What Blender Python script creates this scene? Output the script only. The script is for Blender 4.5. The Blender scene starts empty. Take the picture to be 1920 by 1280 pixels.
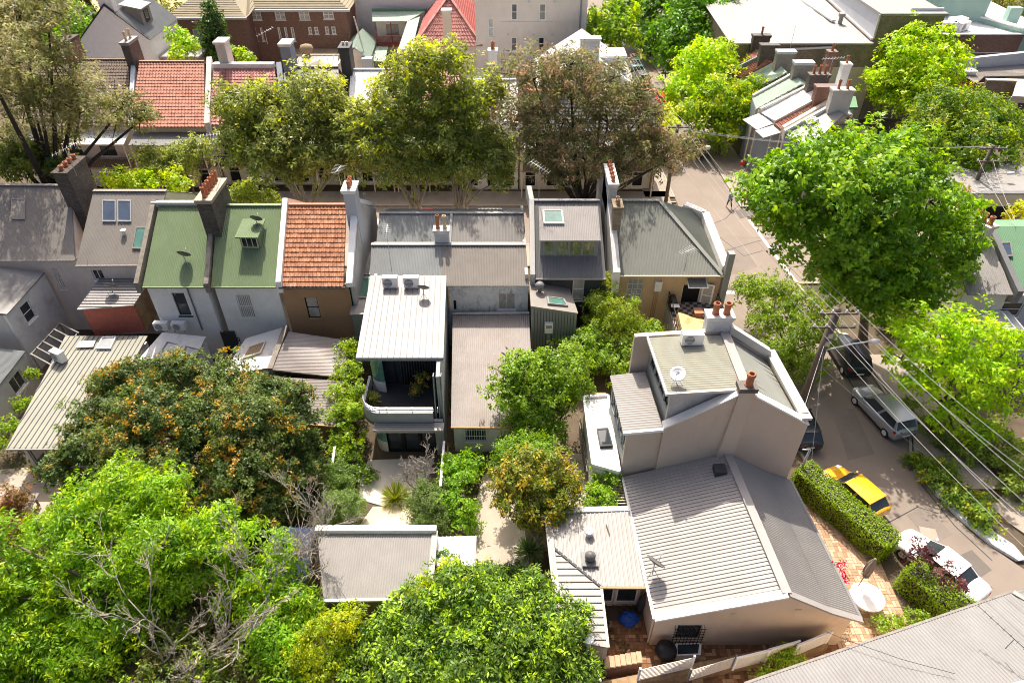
import bpy, bmesh, math, random
import numpy as np
from mathutils import Vector, Matrix
random.seed(7); rng = np.random.default_rng(7)
SC = bpy.context.scene; COL = SC.collection
# ---------------------------------------------------------------- camera
CAM_H = 33.0; PITCH = math.radians(39.8); FPX = 1290.0      # focal length in pixels of a 1920 wide picture
cam = bpy.data.cameras.new('camera'); cam.sensor_width = 36; cam.lens = FPX / 1920 * 36; cam.clip_end = 2000
camo = bpy.data.objects.new('camera', cam); COL.objects.link(camo)
camo.location = (0, 0, CAM_H); camo.rotation_euler = (math.pi / 2 - PITCH, 0, 0); SC.camera = camo
# ---------------------------------------------------------------- sky and sun
SUN_EL, SUN_AZ = math.radians(54), math.radians(-8)          # azimuth from +Y towards +X
w = bpy.data.worlds.new('World'); SC.world = w; w.use_nodes = True
nt = w.node_tree; bg = nt.nodes['Background']; sky = nt.nodes.new('ShaderNodeTexSky')
sky.sky_type = 'NISHITA'; sky.sun_disc = False; sky.sun_elevation = SUN_EL; sky.sun_rotation = SUN_AZ
sky.air_density = .5; sky.dust_density = 6.0; sky.ozone_density = .2
nt.links.new(sky.outputs[0], bg.inputs[0]); bg.inputs[1].default_value = 0.125
sl = bpy.data.lights.new('sun', 'SUN'); sl.energy = 4.0; sl.angle = math.radians(0.53); sl.color = (1, .93, .82)
slo = bpy.data.objects.new('sun', sl); COL.objects.link(slo)
sdir = Vector((math.cos(SUN_EL) * math.sin(SUN_AZ), math.cos(SUN_EL) * math.cos(SUN_AZ), math.sin(SUN_EL)))
slo.rotation_euler = sdir.to_track_quat('Z', 'Y').to_euler(); slo.location = (0, 60, 90)
vs = SC.view_settings; vs.view_transform = 'Standard'; vs.look = 'None'; vs.gamma = 1; vs.exposure = 0.85
SC.cycles.use_denoising = True; SC.cycles.max_bounces = 6; SC.cycles.transparent_max_bounces = 6
SC.cycles.sample_clamp_indirect = 6; SC.cycles.pixel_filter_type = 'BLACKMAN_HARRIS'; SC.cycles.filter_width = 1.0
# ---------------------------------------------------------------- pixels to places
ZT = {}
for k, x, y, s in (('A',0,0,2.9766),('B',640,0,2.9766),('C',1280,0,2.9766),('D',0,310,2.9766),('E',560,340,2.9766),
  ('F',1000,340,2.9766),('G',1280,400,2.9766),('H',1280,800,2.667),('I',900,800,2.667),('J',480,640,2.9766),('K',0,640,2.9766),
  ('L',0,850,2.9766),('M',480,950,3),('a',100,0,6),('b',400,0,6),('c',640,0,6),('d',880,0,6),('e',1160,0,6),('f',1360,80,6),
  ('g',1600,0,6),('h',1720,240,3.2),('i',660,640,5.333),('j',1130,600,4.2675),('k',1480,840,4.2675),('l',1120,1080,4.8),
  ('m',1560,640,5.333),('n',1160,60,3.765),('o',1200,480,8),('p',660,340,5.647)):
    ZT[k] = (x, y, s)
def px(p):
    """'D785,680' is point 785,680 of enlarged view D of the photograph; a tuple is a photo pixel"""
    if isinstance(p, str):
        x0, y0, s = ZT[p[0]]; a, b = p[1:].split(','); return (x0 + float(a) / s, y0 + float(b) / s)
    return p
CT, ST = math.cos(PITCH), math.sin(PITCH)
CAMP = Vector((0, 0, CAM_H))
def ray(p):
    x, y = px(p); u = (x - 960) / FPX; v = (y - 640) / FPX
    return Vector((u, CT - v * ST, -(ST + v * CT)))
def P(p, z=0.0):
    r = ray(p); return CAMP + r * ((z - CAM_H) / r.z)
def PY(p, Y):
    r = ray(p); return CAMP + r * (Y / r.y)
def PX(p, X):
    r = ray(p); return CAMP + r * (X / r.x)
def PV(p, A, B):
    """(along, height) of a pixel on the upright plane through A and B"""
    r = ray(p); dx, dy = B[0] - A[0], B[1] - A[1]; L = math.hypot(dx, dy); nx, ny = dy / L, -dx / L
    t = (nx * A[0] + ny * A[1]) / (nx * r.x + ny * r.y)
    q = CAMP + r * t
    return ((q.x - A[0]) * dx / L + (q.y - A[1]) * dy / L, q.z)
def V(*a): return Vector(a)
# ---------------------------------------------------------------- materials
MATS = {}
def mat(name, col, rough=.8, var=.18, vs=1.2, bump=0.0, bs=25, metal=0.0, spec=.3, stain=None, ss=.6, sa=.5, kind=None, k1=1.0, c2=None):
    if name in MATS: return MATS[name]
    m = bpy.data.materials.new(name); m.use_nodes = True; n = m.node_tree.nodes; l = m.node_tree.links
    b = n['Principled BSDF']; b.inputs['Roughness'].default_value = rough; b.inputs['Metallic'].default_value = metal
    b.inputs['Specular IOR Level'].default_value = spec
    g = n.new('ShaderNodeNewGeometry')
    no = n.new('ShaderNodeTexNoise'); no.inputs['Scale'].default_value = vs; no.inputs['Detail'].default_value = 5; no.inputs['Roughness'].default_value = .65
    l.new(g.outputs['Position'], no.inputs['Vector'])
    mr = n.new('ShaderNodeMapRange'); mr.inputs['From Min'].default_value = .25; mr.inputs['From Max'].default_value = .75
    mr.inputs['To Min'].default_value = 1 - var; mr.inputs['To Max'].default_value = 1 + var
    l.new(no.outputs['Fac'], mr.inputs['Value'])
    src = None
    if kind in ('brick', 'tilepave'):
        sp = n.new('ShaderNodeSeparateXYZ'); l.new(g.outputs['Position'], sp.inputs[0])
        cb = n.new('ShaderNodeCombineXYZ')
        if kind == 'brick':
            ad = n.new('ShaderNodeMath'); ad.operation = 'ADD'; l.new(sp.outputs[0], ad.inputs[0]); l.new(sp.outputs[1], ad.inputs[1])
            l.new(ad.outputs[0], cb.inputs[0]); l.new(sp.outputs[2], cb.inputs[1])
        else:
            l.new(sp.outputs[0], cb.inputs[0]); l.new(sp.outputs[1], cb.inputs[1])
        br = n.new('ShaderNodeTexBrick'); br.inputs['Scale'].default_value = k1
        br.inputs['Color1'].default_value = (*col, 1); br.inputs['Color2'].default_value = (*(c2 or [c * .65 for c in col]), 1)
        br.inputs['Mortar'].default_value = (*[.5 * c + .1 for c in col], 1); br.inputs['Mortar Size'].default_value = .012
        br.inputs['Brick Width'].default_value = .24 * 1; br.inputs['Row Height'].default_value = .08
        l.new(cb.outputs[0], br.inputs['Vector']); src = br.outputs['Color']
    if src is None:
        rgb = n.new('ShaderNodeRGB'); rgb.outputs[0].default_value = (*col, 1); src = rgb.outputs[0]
    mx = n.new('ShaderNodeMix'); mx.data_type = 'RGBA'; mx.blend_type = 'MULTIPLY'; mx.inputs[0].default_value = 1
    l.new(src, mx.inputs[6]); l.new(mr.outputs[0], mx.inputs[7]); out = mx.outputs[2]
    if stain:
        n2 = n.new('ShaderNodeTexNoise'); n2.inputs['Scale'].default_value = ss; n2.inputs['Detail'].default_value = 7; n2.inputs['Roughness'].default_value = .7
        mp = n.new('ShaderNodeMapping'); mp.inputs['Scale'].default_value = (1, .45, .45); mp.inputs['Location'].default_value = (3.1, 9.7, 1.3)
        l.new(g.outputs['Position'], mp.inputs[0]); l.new(mp.outputs[0], n2.inputs['Vector'])
        r2 = n.new('ShaderNodeMapRange'); r2.inputs['From Min'].default_value = .5; r2.inputs['From Max'].default_value = .72; r2.inputs['To Max'].default_value = sa
        l.new(n2.outputs['Fac'], r2.inputs['Value'])
        m2 = n.new('ShaderNodeMix'); m2.data_type = 'RGBA'; l.new(r2.outputs[0], m2.inputs[0]); l.new(out, m2.inputs[6]); m2.inputs[7].default_value = (*stain, 1); out = m2.outputs[2]
    l.new(out, b.inputs['Base Color'])
    if bump:
        n3 = n.new('ShaderNodeTexNoise'); n3.inputs['Scale'].default_value = bs; n3.inputs['Detail'].default_value = 4
        l.new(g.outputs['Position'], n3.inputs['Vector'])
        bp = n.new('ShaderNodeBump'); bp.inputs['Strength'].default_value = bump; bp.inputs['Distance'].default_value = .03
        l.new(n3.outputs['Fac'], bp.inputs['Height']); l.new(bp.outputs[0], b.inputs['Normal'])
    MATS[name] = m; return m
def leafmat(name, trans=.44, rough=.45):
    m = bpy.data.materials.new(name); m.use_nodes = True; n = m.node_tree.nodes; l = m.node_tree.links
    b = n['Principled BSDF']; b.inputs['Roughness'].default_value = rough; b.inputs['Specular IOR Level'].default_value = .35
    a = n.new('ShaderNodeAttribute'); a.attribute_name = 'Col'
    l.new(a.outputs['Color'], b.inputs['Base Color'])
    t = n.new('ShaderNodeBsdfTranslucent'); hs = n.new('ShaderNodeHueSaturation')
    hs.inputs['Saturation'].default_value = 1.12; hs.inputs['Value'].default_value = 1.7; hs.inputs['Hue'].default_value = .487
    l.new(a.outputs['Color'], hs.inputs['Color']); l.new(hs.outputs[0], t.inputs[0])
    ms = n.new('ShaderNodeMixShader'); ms.inputs[0].default_value = trans
    l.new(b.outputs[0], ms.inputs[1]); l.new(t.outputs[0], ms.inputs[2]); l.new(ms.outputs[0], n['Material Output'].inputs[0])
    MATS[name] = m; return m
LEAF = leafmat('leaf')
M = {}
def dm(k, *a, **kw): M[k] = mat(k, *a, **kw)
dm('zinc', (.295, .28, .262), .5, .10, .8, stain=(.27, .24, .21), sa=.35)
dm('zinc_pale', (.325, .303, .285), .5, .10, .8, stain=(.30, .26, .23), sa=.35)
dm('zinc_cool', (.265, .275, .272), .5, .10, .8, stain=(.2, .2, .2), sa=.3)
dm('zinc_warm', (.275, .248, .22), .5, .10, .8, stain=(.22, .19, .16), sa=.35)
dm('zinc_pink', (.325, .292, .272), .5, .10, .8, stain=(.30, .20, .14), sa=.35)
dm('zinc_mid', (.215, .208, .20), .55, .12, .8, stain=(.15, .14, .13), sa=.4)
dm('zinc_dark', (.19, .19, .19), .5, .12, .8)
dm('olive_roof', (.29, .283, .225), .5, .08, .8)
dm('corner_roof', (.265, .27, .24), .5, .08, .8, stain=(.2, .2, .18), sa=.3)
dm('green_roof', (.18, .24, .125), .5, .08, .7, stain=(.25, .31, .19), sa=.4)
dm('green_roof_far', (.14, .27, .155), .5, .06, .7)
dm('mint_roof', (.40, .50, .40), .5, .06, .7)
dm('blue_roof', (.045, .065, .13), .45, .15, .8)
dm('slate', (.27, .26, .25), .6, .25, 4)
dm('white', (.84, .83, .80), .7, .07, 2)
dm('white_dirty', (.70, .69, .66), .8, .10, 1.5, stain=(.36, .33, .29), ss=1.3, sa=.6)
dm('white_peel', (.76, .77, .77), .8, .14, 2.2, stain=(.22, .23, .24), ss=3.2, sa=.8)
dm('cream', (.68, .60, .47), .8, .07, 1.2)
dm('cream_pale', (.72, .67, .60), .85, .06, .8, stain=(.5, .44, .36), ss=.9, sa=.35)
dm('pinkwall', (.70, .61, .54), .85, .08, 1.2, stain=(.42, .36, .32), sa=.4)
dm('greywall', (.56, .54, .50), .85, .09, 1.0, stain=(.30, .27, .23), ss=.9, sa=.55)
dm('mushroom', (.55, .455, .365), .85, .05, .8, stain=(.38, .31, .26), ss=.7, sa=.3)
dm('beige', (.66, .535, .41), .85, .05, .8, stain=(.40, .30, .22), ss=.7, sa=.3)
dm('tan', (.60, .44, .26), .85, .07, .9, stain=(.36, .26, .16), sa=.4)
dm('brown', (.44, .26, .14), .85, .06, .9, stain=(.25, .15, .09), sa=.4)
dm('bluegrey', (.24, .27, .32), .8, .07, 1)
dm('bluewall', (.5, .53, .57), .8, .07, 1)
dm('mint', (.36, .52, .46), .8, .06, 1)
dm('cladding', (.24, .26, .25), .6, .08, 1.5)
dm('cladding_pale', (.30, .32, .31), .6, .08, 1.5)
dm('charcoal', (.05, .052, .055), .6, .15, 2)
dm('black', (.012, .012, .013), .5, .1, 2)
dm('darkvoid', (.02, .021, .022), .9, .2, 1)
dm('mossy', (.26, .23, .19), .95, .3, 3, bump=.6, bs=14, stain=(.12, .10, .08), ss=2, sa=.7)
dm('concrete', (.42, .36, .29), .9, .12, .7, bump=.15, bs=12, stain=(.28, .23, .18), ss=.5, sa=.5)
dm('concrete_pale', (.62, .57, .49), .9, .1, .9, stain=(.42, .37, .3), ss=.8, sa=.4)
dm('asphalt', (.245, .20, .165), .9, .12, .25, bump=.25, bs=40, stain=(.21, .17, .14), ss=.22, sa=.6)
dm('footpath', (.36, .30, .245), .9, .12, .5, bump=.15, bs=20, stain=(.18, .15, .12), ss=.6, sa=.5)
dm('soil', (.11, .082, .055), .95, .35, .6, bump=.5, bs=6, stain=(.06, .065, .03), ss=.35, sa=.8)
dm('dry_grass', (.46, .38, .20), .95, .12, .3, bump=.2, bs=8)
dm('paint_white', (.78, .77, .74), .7, .10, 3)
dm('brick_red', (.52, .12, .065), .85, .15, 3, kind='brick', c2=(.44, .10, .055), bump=.3)
dm('brick_brown', (.27, .14, .09), .85, .15, 2, kind='brick', c2=(.18, .085, .055))
dm('brick_dark', (.115, .09, .07), .9, .3, 2, kind='brick', c2=(.06, .048, .04), bump=.4)
dm('brick_old', (.36, .28, .19), .9, .3, .6, kind='brick', c2=(.2, .145, .095), stain=(.13, .1, .07), ss=.4, sa=.6)
dm('brick_white', (.68, .68, .68), .85, .1, 2, kind='brick', c2=(.58, .58, .58))
dm('stonewall', (.30, .20, .11), .95, .35, 2.2, bump=.8, bs=6, stain=(.12, .08, .05), ss=1.5, sa=.8)
dm('tile_orange', (.42, .19, .10), .75, .14, 3, stain=(.3, .13, .07), ss=1, sa=.4)
dm('tile_orange2', (.47, .235, .135), .75, .14, 3)
dm('tile_orange3', (.35, .155, .085), .75, .14, 3)
dm('tile_red', (.43, .20, .14), .75, .22, 1.8, stain=(.28, .07, .045), ss=1.6, sa=.8)
dm('tile_pinkred', (.50, .24, .21), .7, .2, 1.5, stain=(.26, .06, .05), ss=1.2, sa=.9)
dm('tile_dark', (.17, .13, .10), .85, .2, 1.5)
dm('tile_maroon', (.33, .085, .075), .75, .2, 1)
dm('tile_khaki', (.33, .28, .19), .8, .12, 1)
dm('terracotta', (.42, .16, .08), .8, .15, 4)
dm('buff', (.60, .48, .30), .8, .15, 4)
dm('timber', (.30, .22, .14), .85, .25, 5, bump=.2)
dm('pole_timber', (.15, .125, .10), .95, .25, 4, bump=.3)
dm('timber_grey', (.26, .235, .21), .9, .25, 4, bump=.25)
dm('deck', (.66, .55, .38), .75, .12, 3)
dm('bark', (.15, .115, .085), .95, .3, 6, bump=.5, bs=20)
dm('bark_pale', (.36, .31, .25), .95, .25, 5, bump=.4, bs=14)
dm('bark_dark', (.055, .045, .038), .95, .3, 6, bump=.4)
dm('twig', (.38, .33, .28), .9, .2, 6)
dm('steel', (.45, .46, .47), .4, .08, 5, metal=.6)
dm('alum', (.72, .73, .74), .4, .05, 5, metal=.3)
dm('wire', (.42, .42, .42), .5, .05, 5)
dm('dish_dark', (.13, .125, .12), .5, .1, 5)
dm('glass', (.035, .045, .05), .06, .3, 1.2, spec=.6)
dm('glass_green', (.10, .22, .18), .08, .3, 1.5, spec=.6)
dm('glass_blue', (.06, .085, .13), .06, .25, 1.2, spec=.6)
dm('glass_tree_reflection', (.16, .19, .09), .1, .8, 2.5, spec=.6, stain=(.5, .52, .3), ss=3, sa=.9)  # yellow-green blotches are tree reflections painted into the dormer pane colour
dm('glass_pale', (.34, .36, .37), .12, .25, 2, spec=.6)
dm('curtain', (.45, .42, .38), .6, .35, 3)
dm('tarp', (.62, .40, .16), .6, .15, 2, stain=(.25, .11, .04), ss=1.6, sa=.8)
dm('blue_tarp', (.02, .09, .42), .5, .2, 4)
dm('umbrella', (.24, .20, .16), .85, .15, 8)
dm('rubber', (.02, .02, .02), .7, .1, 8)
dm('headlamp', (.75, .77, .78), .1, .05, 8, spec=.7)
dm('tail', (.42, .012, .012), .2, .05, 8, spec=.6)
dm('red_plastic', (.5, .02, .02), .5, .1, 8)
def paint(k, c, metal=0, rough=.25):
    dm(k, c, rough, .02, 1, metal=metal, spec=.5); MATS[k].node_tree.nodes['Principled BSDF'].inputs['Coat Weight'].default_value = .6
paint('car_yellow', (.80, .40, .02)); paint('car_white', (.80, .80, .79)); paint('car_silver', (.48, .50, .52), .55)
paint('car_dark', (.02, .025, .035)); paint('car_red', (.62, .012, .018)); paint('car_teal', (.05, .13, .14), .3); paint('car_grey', (.20, .21, .22), .5)
# ---------------------------------------------------------------- mesh building
ORG = {}
def org_of(o):
    while o is not None:
        if o.parent is None: return ORG.get(o.name, Vector((0, 0, 0)))
        o = o.parent
    return Vector((0, 0, 0))
def tag(o, label, cat, group=None):
    o['label'] = label; o['category'] = cat
    if group: o['group'] = group
    return o
def thing(name, label, cat, loc, group=None):
    o = bpy.data.objects.new(name, None); COL.objects.link(o); o.location = loc; ORG[o.name] = Vector(loc); o.empty_display_size = .3
    return tag(o, label, cat, group)
class MB:
    def __init__(s): s.v = []; s.f = []
    def add(s, vs, fs):
        n = len(s.v); s.v += [Vector(q) for q in vs]; s.f += [tuple(i + n for i in f) for f in fs]; return s
    def hexa(s, p):   # 0-3 bottom ring, 4-7 top ring
        return s.add(p, [(3,2,1,0),(4,5,6,7),(0,1,5,4),(1,2,6,5),(2,3,7,6),(3,0,4,7)])
    def box(s, lo, hi):
        (a,b,c),(d,e,f) = lo, hi
        return s.hexa([(a,b,c),(d,b,c),(d,e,c),(a,e,c),(a,b,f),(d,b,f),(d,e,f),(a,e,f)])
    def bar(s, p0, p1, w, h, up=None):
        p0, p1 = Vector(p0), Vector(p1); d = (p1 - p0)
        if d.length < 1e-5: return s
        d.normalize(); u = Vector(up) if up else (Vector((0,0,1)) if abs(d.z) < .95 else Vector((0,1,0)))
        a = d.cross(u).normalized() * (w / 2); b = a.cross(d).normalized() * (h / 2)
        return s.hexa([p0-a-b, p0+a-b, p1+a-b, p1-a-b, p0-a+b, p0+a+b, p1+a+b, p1-a+b])
    def prism(s, pts, off):
        n = len(pts); off = Vector(off); pts = [Vector(q) for q in pts]
        vs = pts + [q + off for q in pts]
        return s.add(vs, [tuple(range(n)), tuple(range(2*n-1, n-1, -1))] + [(i, i+n, (i+1) % n + n, (i+1) % n) for i in range(n)])
    def tube(s, pts, rad, n=6, cap=True):
        pts = [Vector(q) for q in pts]; m = len(pts)
        if not hasattr(rad, '__len__'): rad = [rad] * m
        prev = None; vs = []
        for i, q in enumerate(pts):
            d = (pts[min(i+1, m-1)] - pts[max(i-1, 0)])
            d = d.normalized() if d.length > 1e-6 else Vector((0,0,1))
            if prev is None: a = d.orthogonal().normalized()
            else:
                a = prev - d * prev.dot(d); a = a.normalized() if a.length > 1e-4 else d.orthogonal().normalized()
            prev = a; b = d.cross(a)
            vs += [q + (a * math.cos(6.28318*k/n) + b * math.sin(6.28318*k/n)) * rad[i] for k in range(n)]
        fs = [(i*n+k, i*n+(k+1) % n, (i+1)*n+(k+1) % n, (i+1)*n+k) for i in range(m-1) for k in range(n)]
        if cap: fs += [tuple(range(n-1, -1, -1)), tuple(range((m-1)*n, m*n))]
        return s.add(vs, fs)
    def lathe(s, prof, c, n=12, axis=None):
        c = Vector(c); q = Vector(axis).to_track_quat('Z', 'Y') if axis is not None else None; vs = []
        for r, z in prof:
            for k in range(n):
                v = Vector((r * math.cos(6.28318*k/n), r * math.sin(6.28318*k/n), z)); vs.append(c + (q @ v if q else v))
        m = len(prof)
        fs = [(i*n+k, i*n+(k+1) % n, (i+1)*n+(k+1) % n, (i+1)*n+k) for i in range(m-1) for k in range(n)]
        fs += [tuple(range(n-1, -1, -1)), tuple(range((m-1)*n, m*n))]
        return s.add(vs, fs)
    def build(s, name, mt, parent=None, smooth=False, loc=None, kind=None, label=None):
        if parent is not None: o0 = org_of(parent)
        elif loc is not None: o0 = Vector(loc)
        else: o0 = Vector((sum(q.x for q in s.v) / len(s.v), sum(q.y for q in s.v) / len(s.v), min(q.z for q in s.v)))
        me = bpy.data.meshes.new(name); me.from_pydata([tuple(q - o0) for q in s.v], [], s.f)
        me.materials.append(M[mt] if isinstance(mt, str) else mt)
        if smooth: me.polygons.foreach_set('use_smooth', [True] * len(me.polygons))
        o = bpy.data.objects.new(name, me); COL.objects.link(o)
        if parent is not None: o.parent = parent
        else: o.location = o0; ORG[o.name] = o0
        if kind: o['kind'] = kind
        if label: o['label'] = label
        return o
UB = {}
def ubox(mt):
    if mt not in UB:
        me = bpy.data.meshes.new('piece_' + mt); b = MB().box((-.5,-.5,-.5), (.5,.5,.5)); me.from_pydata([tuple(q) for q in b.v], [], b.f); me.materials.append(M[mt]); UB[mt] = me
    return UB[mt]
def piece(name, parent, p0, p1, w, h, mt, up=None, mesh=None):
    """a bar-shaped part that shares its mesh with alike pieces"""
    p0, p1 = Vector(p0), Vector(p1); d = p1 - p0; L = d.length; d.normalize()
    u = Vector(up) if up else (Vector((0,0,1)) if abs(d.z) < .95 else Vector((0,1,0)))
    a = d.cross(u).normalized(); b = a.cross(d).normalized()
    o = bpy.data.objects.new(name, mesh or ubox(mt)); COL.objects.link(o); o.parent = parent
    mm = Matrix((( a.x*w, d.x*L, b.x*h, 0), (a.y*w, d.y*L, b.y*h, 0), (a.z*w, d.z*L, b.z*h, 0), (0,0,0,1)))
    mm.translation = (p0 + p1) / 2 - org_of(parent); o.matrix_basis = mm
    return o
def struct(name, mb, mt, **k): return mb.build(name, mt, kind='structure', loc=(0,0,0), **k)
def newell(p):
    n = Vector((0,0,0))
    for i in range(len(p)): n += p[i].cross(p[(i+1) % len(p)])
    n.normalize(); return n if n.z > 0 else -n
def plane_frame(poly, d=None):
    poly = [Vector(q) for q in poly]; n = newell(poly); c = sum(poly, Vector()) / len(poly)
    if d is None: d = Vector((0,0,-1))
    d = Vector(d); d = d - n * d.dot(n); d.normalize(); u = n.cross(d)      # d runs along the ribs
    return n, c, u, d, [((q - c).dot(u), (q - c).dot(d)) for q in poly]
def vrange(p2, u):
    vs = []
    for i in range(len(p2)):
        (a, b), (c, d) = p2[i], p2[(i+1) % len(p2)]
        if (a - u) * (c - u) <= 0 and abs(a - c) > 1e-9: vs.append(b + (d - b) * (u - a) / (c - a))
    return (min(vs), max(vs)) if len(vs) > 1 else None
def sheet(parent, poly, mt, prof='corr', pitch=.1, amp=.02, d=None, name='roof', th=.07, seam_mat=None, sname='seam', label=None):
    """a roof sheet over a convex polygon with real corrugations, or flat with raised seams as parts"""
    n, c, u, d, p2 = plane_frame(poly, d); b = MB()
    b.prism([Vector(q) - n * .022 for q in poly], -n * th)
    us = [q[0] for q in p2]; u0, u1 = min(us) + 1e-4, max(us) - 1e-4
    if prof in ('corr', 'rib'):
        k = max(2, int((u1 - u0) / pitch)); pt = (u1 - u0) / k
        if prof == 'corr': smp = [(i * pt / 4, amp * (0, 1, 0, -1)[i % 4]) for i in range(4 * k + 1)]
        else:
            smp = []
            for i in range(k): smp += [(i*pt, 0), (i*pt + pt*.62, 0), (i*pt + pt*.7, amp), (i*pt + pt*.92, amp)]
            smp.append((k * pt, 0))
        vv = []; ff = []
        for s_, h in smp:
            r = vrange(p2, u0 + s_)
            if r is None: continue
            vv += [c + u * (u0 + s_) + d * r[0] + n * h, c + u * (u0 + s_) + d * r[1] + n * h]
        for i in range(len(vv) // 2 - 1): ff.append((2*i, 2*i+1, 2*i+3, 2*i+2))
        b.add(vv, ff)
        return b.build(name, mt, parent, label=label)
    b.prism([Vector(q) for q in poly], -n * .025)
    o = b.build(name, mt, parent, label=label)
    if prof == 'seam':
        k = max(2, round((u1 - u0) / pitch))
        for i in range(1, k):
            s_ = u0 + (u1 - u0) * i / k; r = vrange(p2, s_)
            if r and r[1] - r[0] > .3:
                piece(sname, o, c + u*s_ + d*r[0] + n*amp*.5, c + u*s_ + d*(r[1] + .01) + n*amp*.5, .045, amp, seam_mat or mt, up=n)
    return o
def wallpt(A, B, u, z, off=0):
    A, B = Vector((A[0], A[1], 0)), Vector((B[0], B[1], 0)); d = (B - A).normalized(); n = Vector((d.y, -d.x, 0))
    q = A + d * u + n * off; q.z = z; return q
def rect(A, B, p, q):
    a, b = PV(p, A, B), PV(q, A, B); return (min(a[0], b[0]), min(a[1], b[1]), max(a[0], b[0]), max(a[1], b[1]))
def wall(parent, A, B, z0, top, mt, wins=(), th=.22, name='wall', label=None):
    """upright wall seen with A left and B right; wins are (u0,z0,u1,z1) openings; top is a height or a (u,z) profile"""
    L = math.hypot(B[0] - A[0], B[1] - A[1])
    prof = [(0, top), (L, top)] if not isinstance(top, (list, tuple)) else [(max(0, min(L, a)), b) for a, b in top]
    def tz(u):
        for (a, b), (c, d) in zip(prof, prof[1:]):
            if a <= u <= c: return b + (d - b) * ((u - a) / (c - a) if c > a else 0)
        return prof[-1][1]
    cuts = sorted(set([round(q[0], 4) for q in prof] + [round(x, 4) for r in wins for x in (r[0], r[2]) if 0 < x < L]))
    b = MB()
    for ua, ub in zip(cuts, cuts[1:]):
        if ub - ua < 1e-3: continue
        um = (ua + ub) / 2; hs = sorted([(r[1], r[3]) for r in wins if r[0] < um < r[2]]); z = z0; segs = []
        for a, c in hs:
            if a > z: segs.append((z, a, a))
            z = max(z, c)
        if z < tz(um): segs.append((z, tz(ua), tz(ub)))
        for zb, za, zc in segs:
            W = lambda u, z_, o_: wallpt(A, B, u, z_, o_)
            b.hexa([W(ua,zb,0), W(ub,zb,0), W(ub,zb,-th), W(ua,zb,-th), W(ua,za,0), W(ub,zc,0), W(ub,zc,-th), W(ua,za,-th)])
    return b.build(name, mt, parent, label=label)
def window(parent, A, B, r, fm='white', gm='glass', nx=1, ny=2, bars=0, sill=True, fw=.06, rec=.09, name='window', proud=0, awn=False):
    u0, z0, u1, z1 = r; W = lambda u, z, o: wallpt(A, B, u, z, o); o1 = proud - rec; b = MB()
    def rc(a, c, e, f, w_=.05): b.hexa([W(a,c,o1), W(e,c,o1), W(e,c,o1-w_), W(a,c,o1-w_), W(a,f,o1), W(e,f,o1), W(e,f,o1-w_), W(a,f,o1-w_)])
    rc(u0, z0, u0+fw, z1); rc(u1-fw, z0, u1, z1); rc(u0+fw, z0, u1-fw, z0+fw); rc(u0+fw, z1-fw, u1-fw, z1)
    for i in range(1, nx): m_ = u0 + (u1-u0)*i/nx; rc(m_-fw*.35, z0+fw, m_+fw*.35, z1-fw, .045)
    for i in range(1, ny): m_ = z0 + (z1-z0)*i/ny; rc(u0+fw, m_-fw*.35, u1-fw, m_+fw*.35, .04)
    o = b.build(name, fm, parent)
    g = MB(); o2 = o1 - .03
    g.hexa([W(u0+fw*.5,z0+fw*.5,o2), W(u1-fw*.5,z0+fw*.5,o2), W(u1-fw*.5,z0+fw*.5,o2-.012), W(u0+fw*.5,z0+fw*.5,o2-.012),
            W(u0+fw*.5,z1-fw*.5,o2), W(u1-fw*.5,z1-fw*.5,o2), W(u1-fw*.5,z1-fw*.5,o2-.012), W(u0+fw*.5,z1-fw*.5,o2-.012)])
    g.build('pane', gm, o)
    if sill: MB().hexa([W(u0-.08,z0-.1,.07), W(u1+.08,z0-.1,.07), W(u1+.08,z0-.1,-.1), W(u0-.08,z0-.1,-.1), W(u0-.08,z0-.003,.05), W(u1+.08,z0-.003,.05), W(u1+.08,z0-.003,-.1), W(u0-.08,z0-.003,-.1)]).build('sill', fm if sill is True else sill, o)
    if bars:
        s = MB()
        for i in range(bars + 1):
            u_ = u0 + (u1-u0)*i/bars; s.bar(W(u_, z0, .05), W(u_, z1, .05), .025, .025)
        for z_ in (z0+.05, (z0+z1)/2, z1-.05): s.bar(W(u0, z_, .075), W(u1, z_, .075), .03, .02)
        s.build('security_bars', 'white' if bars > 0 and fm != 'black' else 'black', o)
    return o
def wallw(parent, A, B, z0, top, mt, wins=(), **k):
    """wall with windows given as (pixel corner, pixel corner, {window options})"""
    rs = [(rect(A, B, p, q) if p is not None else q, o) for p, q, o in wins]
    w_ = wall(parent, A, B, z0, top, mt, [r for r, _ in rs], **k)
    for r, o in rs: window(parent, A, B, r, **o)
    return w_
def skylight(parent, poly_roof, p, q, fm='steel', gm='glass_blue', h=.12, d=None, kerb=None):
    """roof window between two pixels that lie on a roof plane"""
    poly = [Vector(x) for x in poly_roof]; n = newell(poly); c = poly[0]
    def on(pp): r = ray(pp); return CAMP + r * ((c - CAMP).dot(n) / r.dot(n))
    if isinstance(p, (list, tuple)) and len(p) == 4 and q is None: k = [on(x) for x in p]
    else:
        (x0, y0), (x1, y1) = px(p), px(q); k = [on((x0, y0)), on((x1, y0)), on((x1, y1)), on((x0, y1))]
    m_ = sum(k, Vector()) / 4; b = MB(); fw = .1
    inn = [x + (m_ - x).normalized() * fw * 1.3 for x in k]
    for i in range(4):
        j = (i + 1) % 4; a0, a1, b0, b1 = k[i], k[j], inn[j], inn[i]
        b.hexa([a0 - n*.03, a1 - n*.03, b0 - n*.03, b1 - n*.03, a0 + n*h, a1 + n*h, b0 + n*h, b1 + n*h])
    o = b.build('skylight', fm, parent)
    MB().prism([x + n * (h - .03) for x in inn], -n * .02).build('pane', gm, o)
    return o
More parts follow.
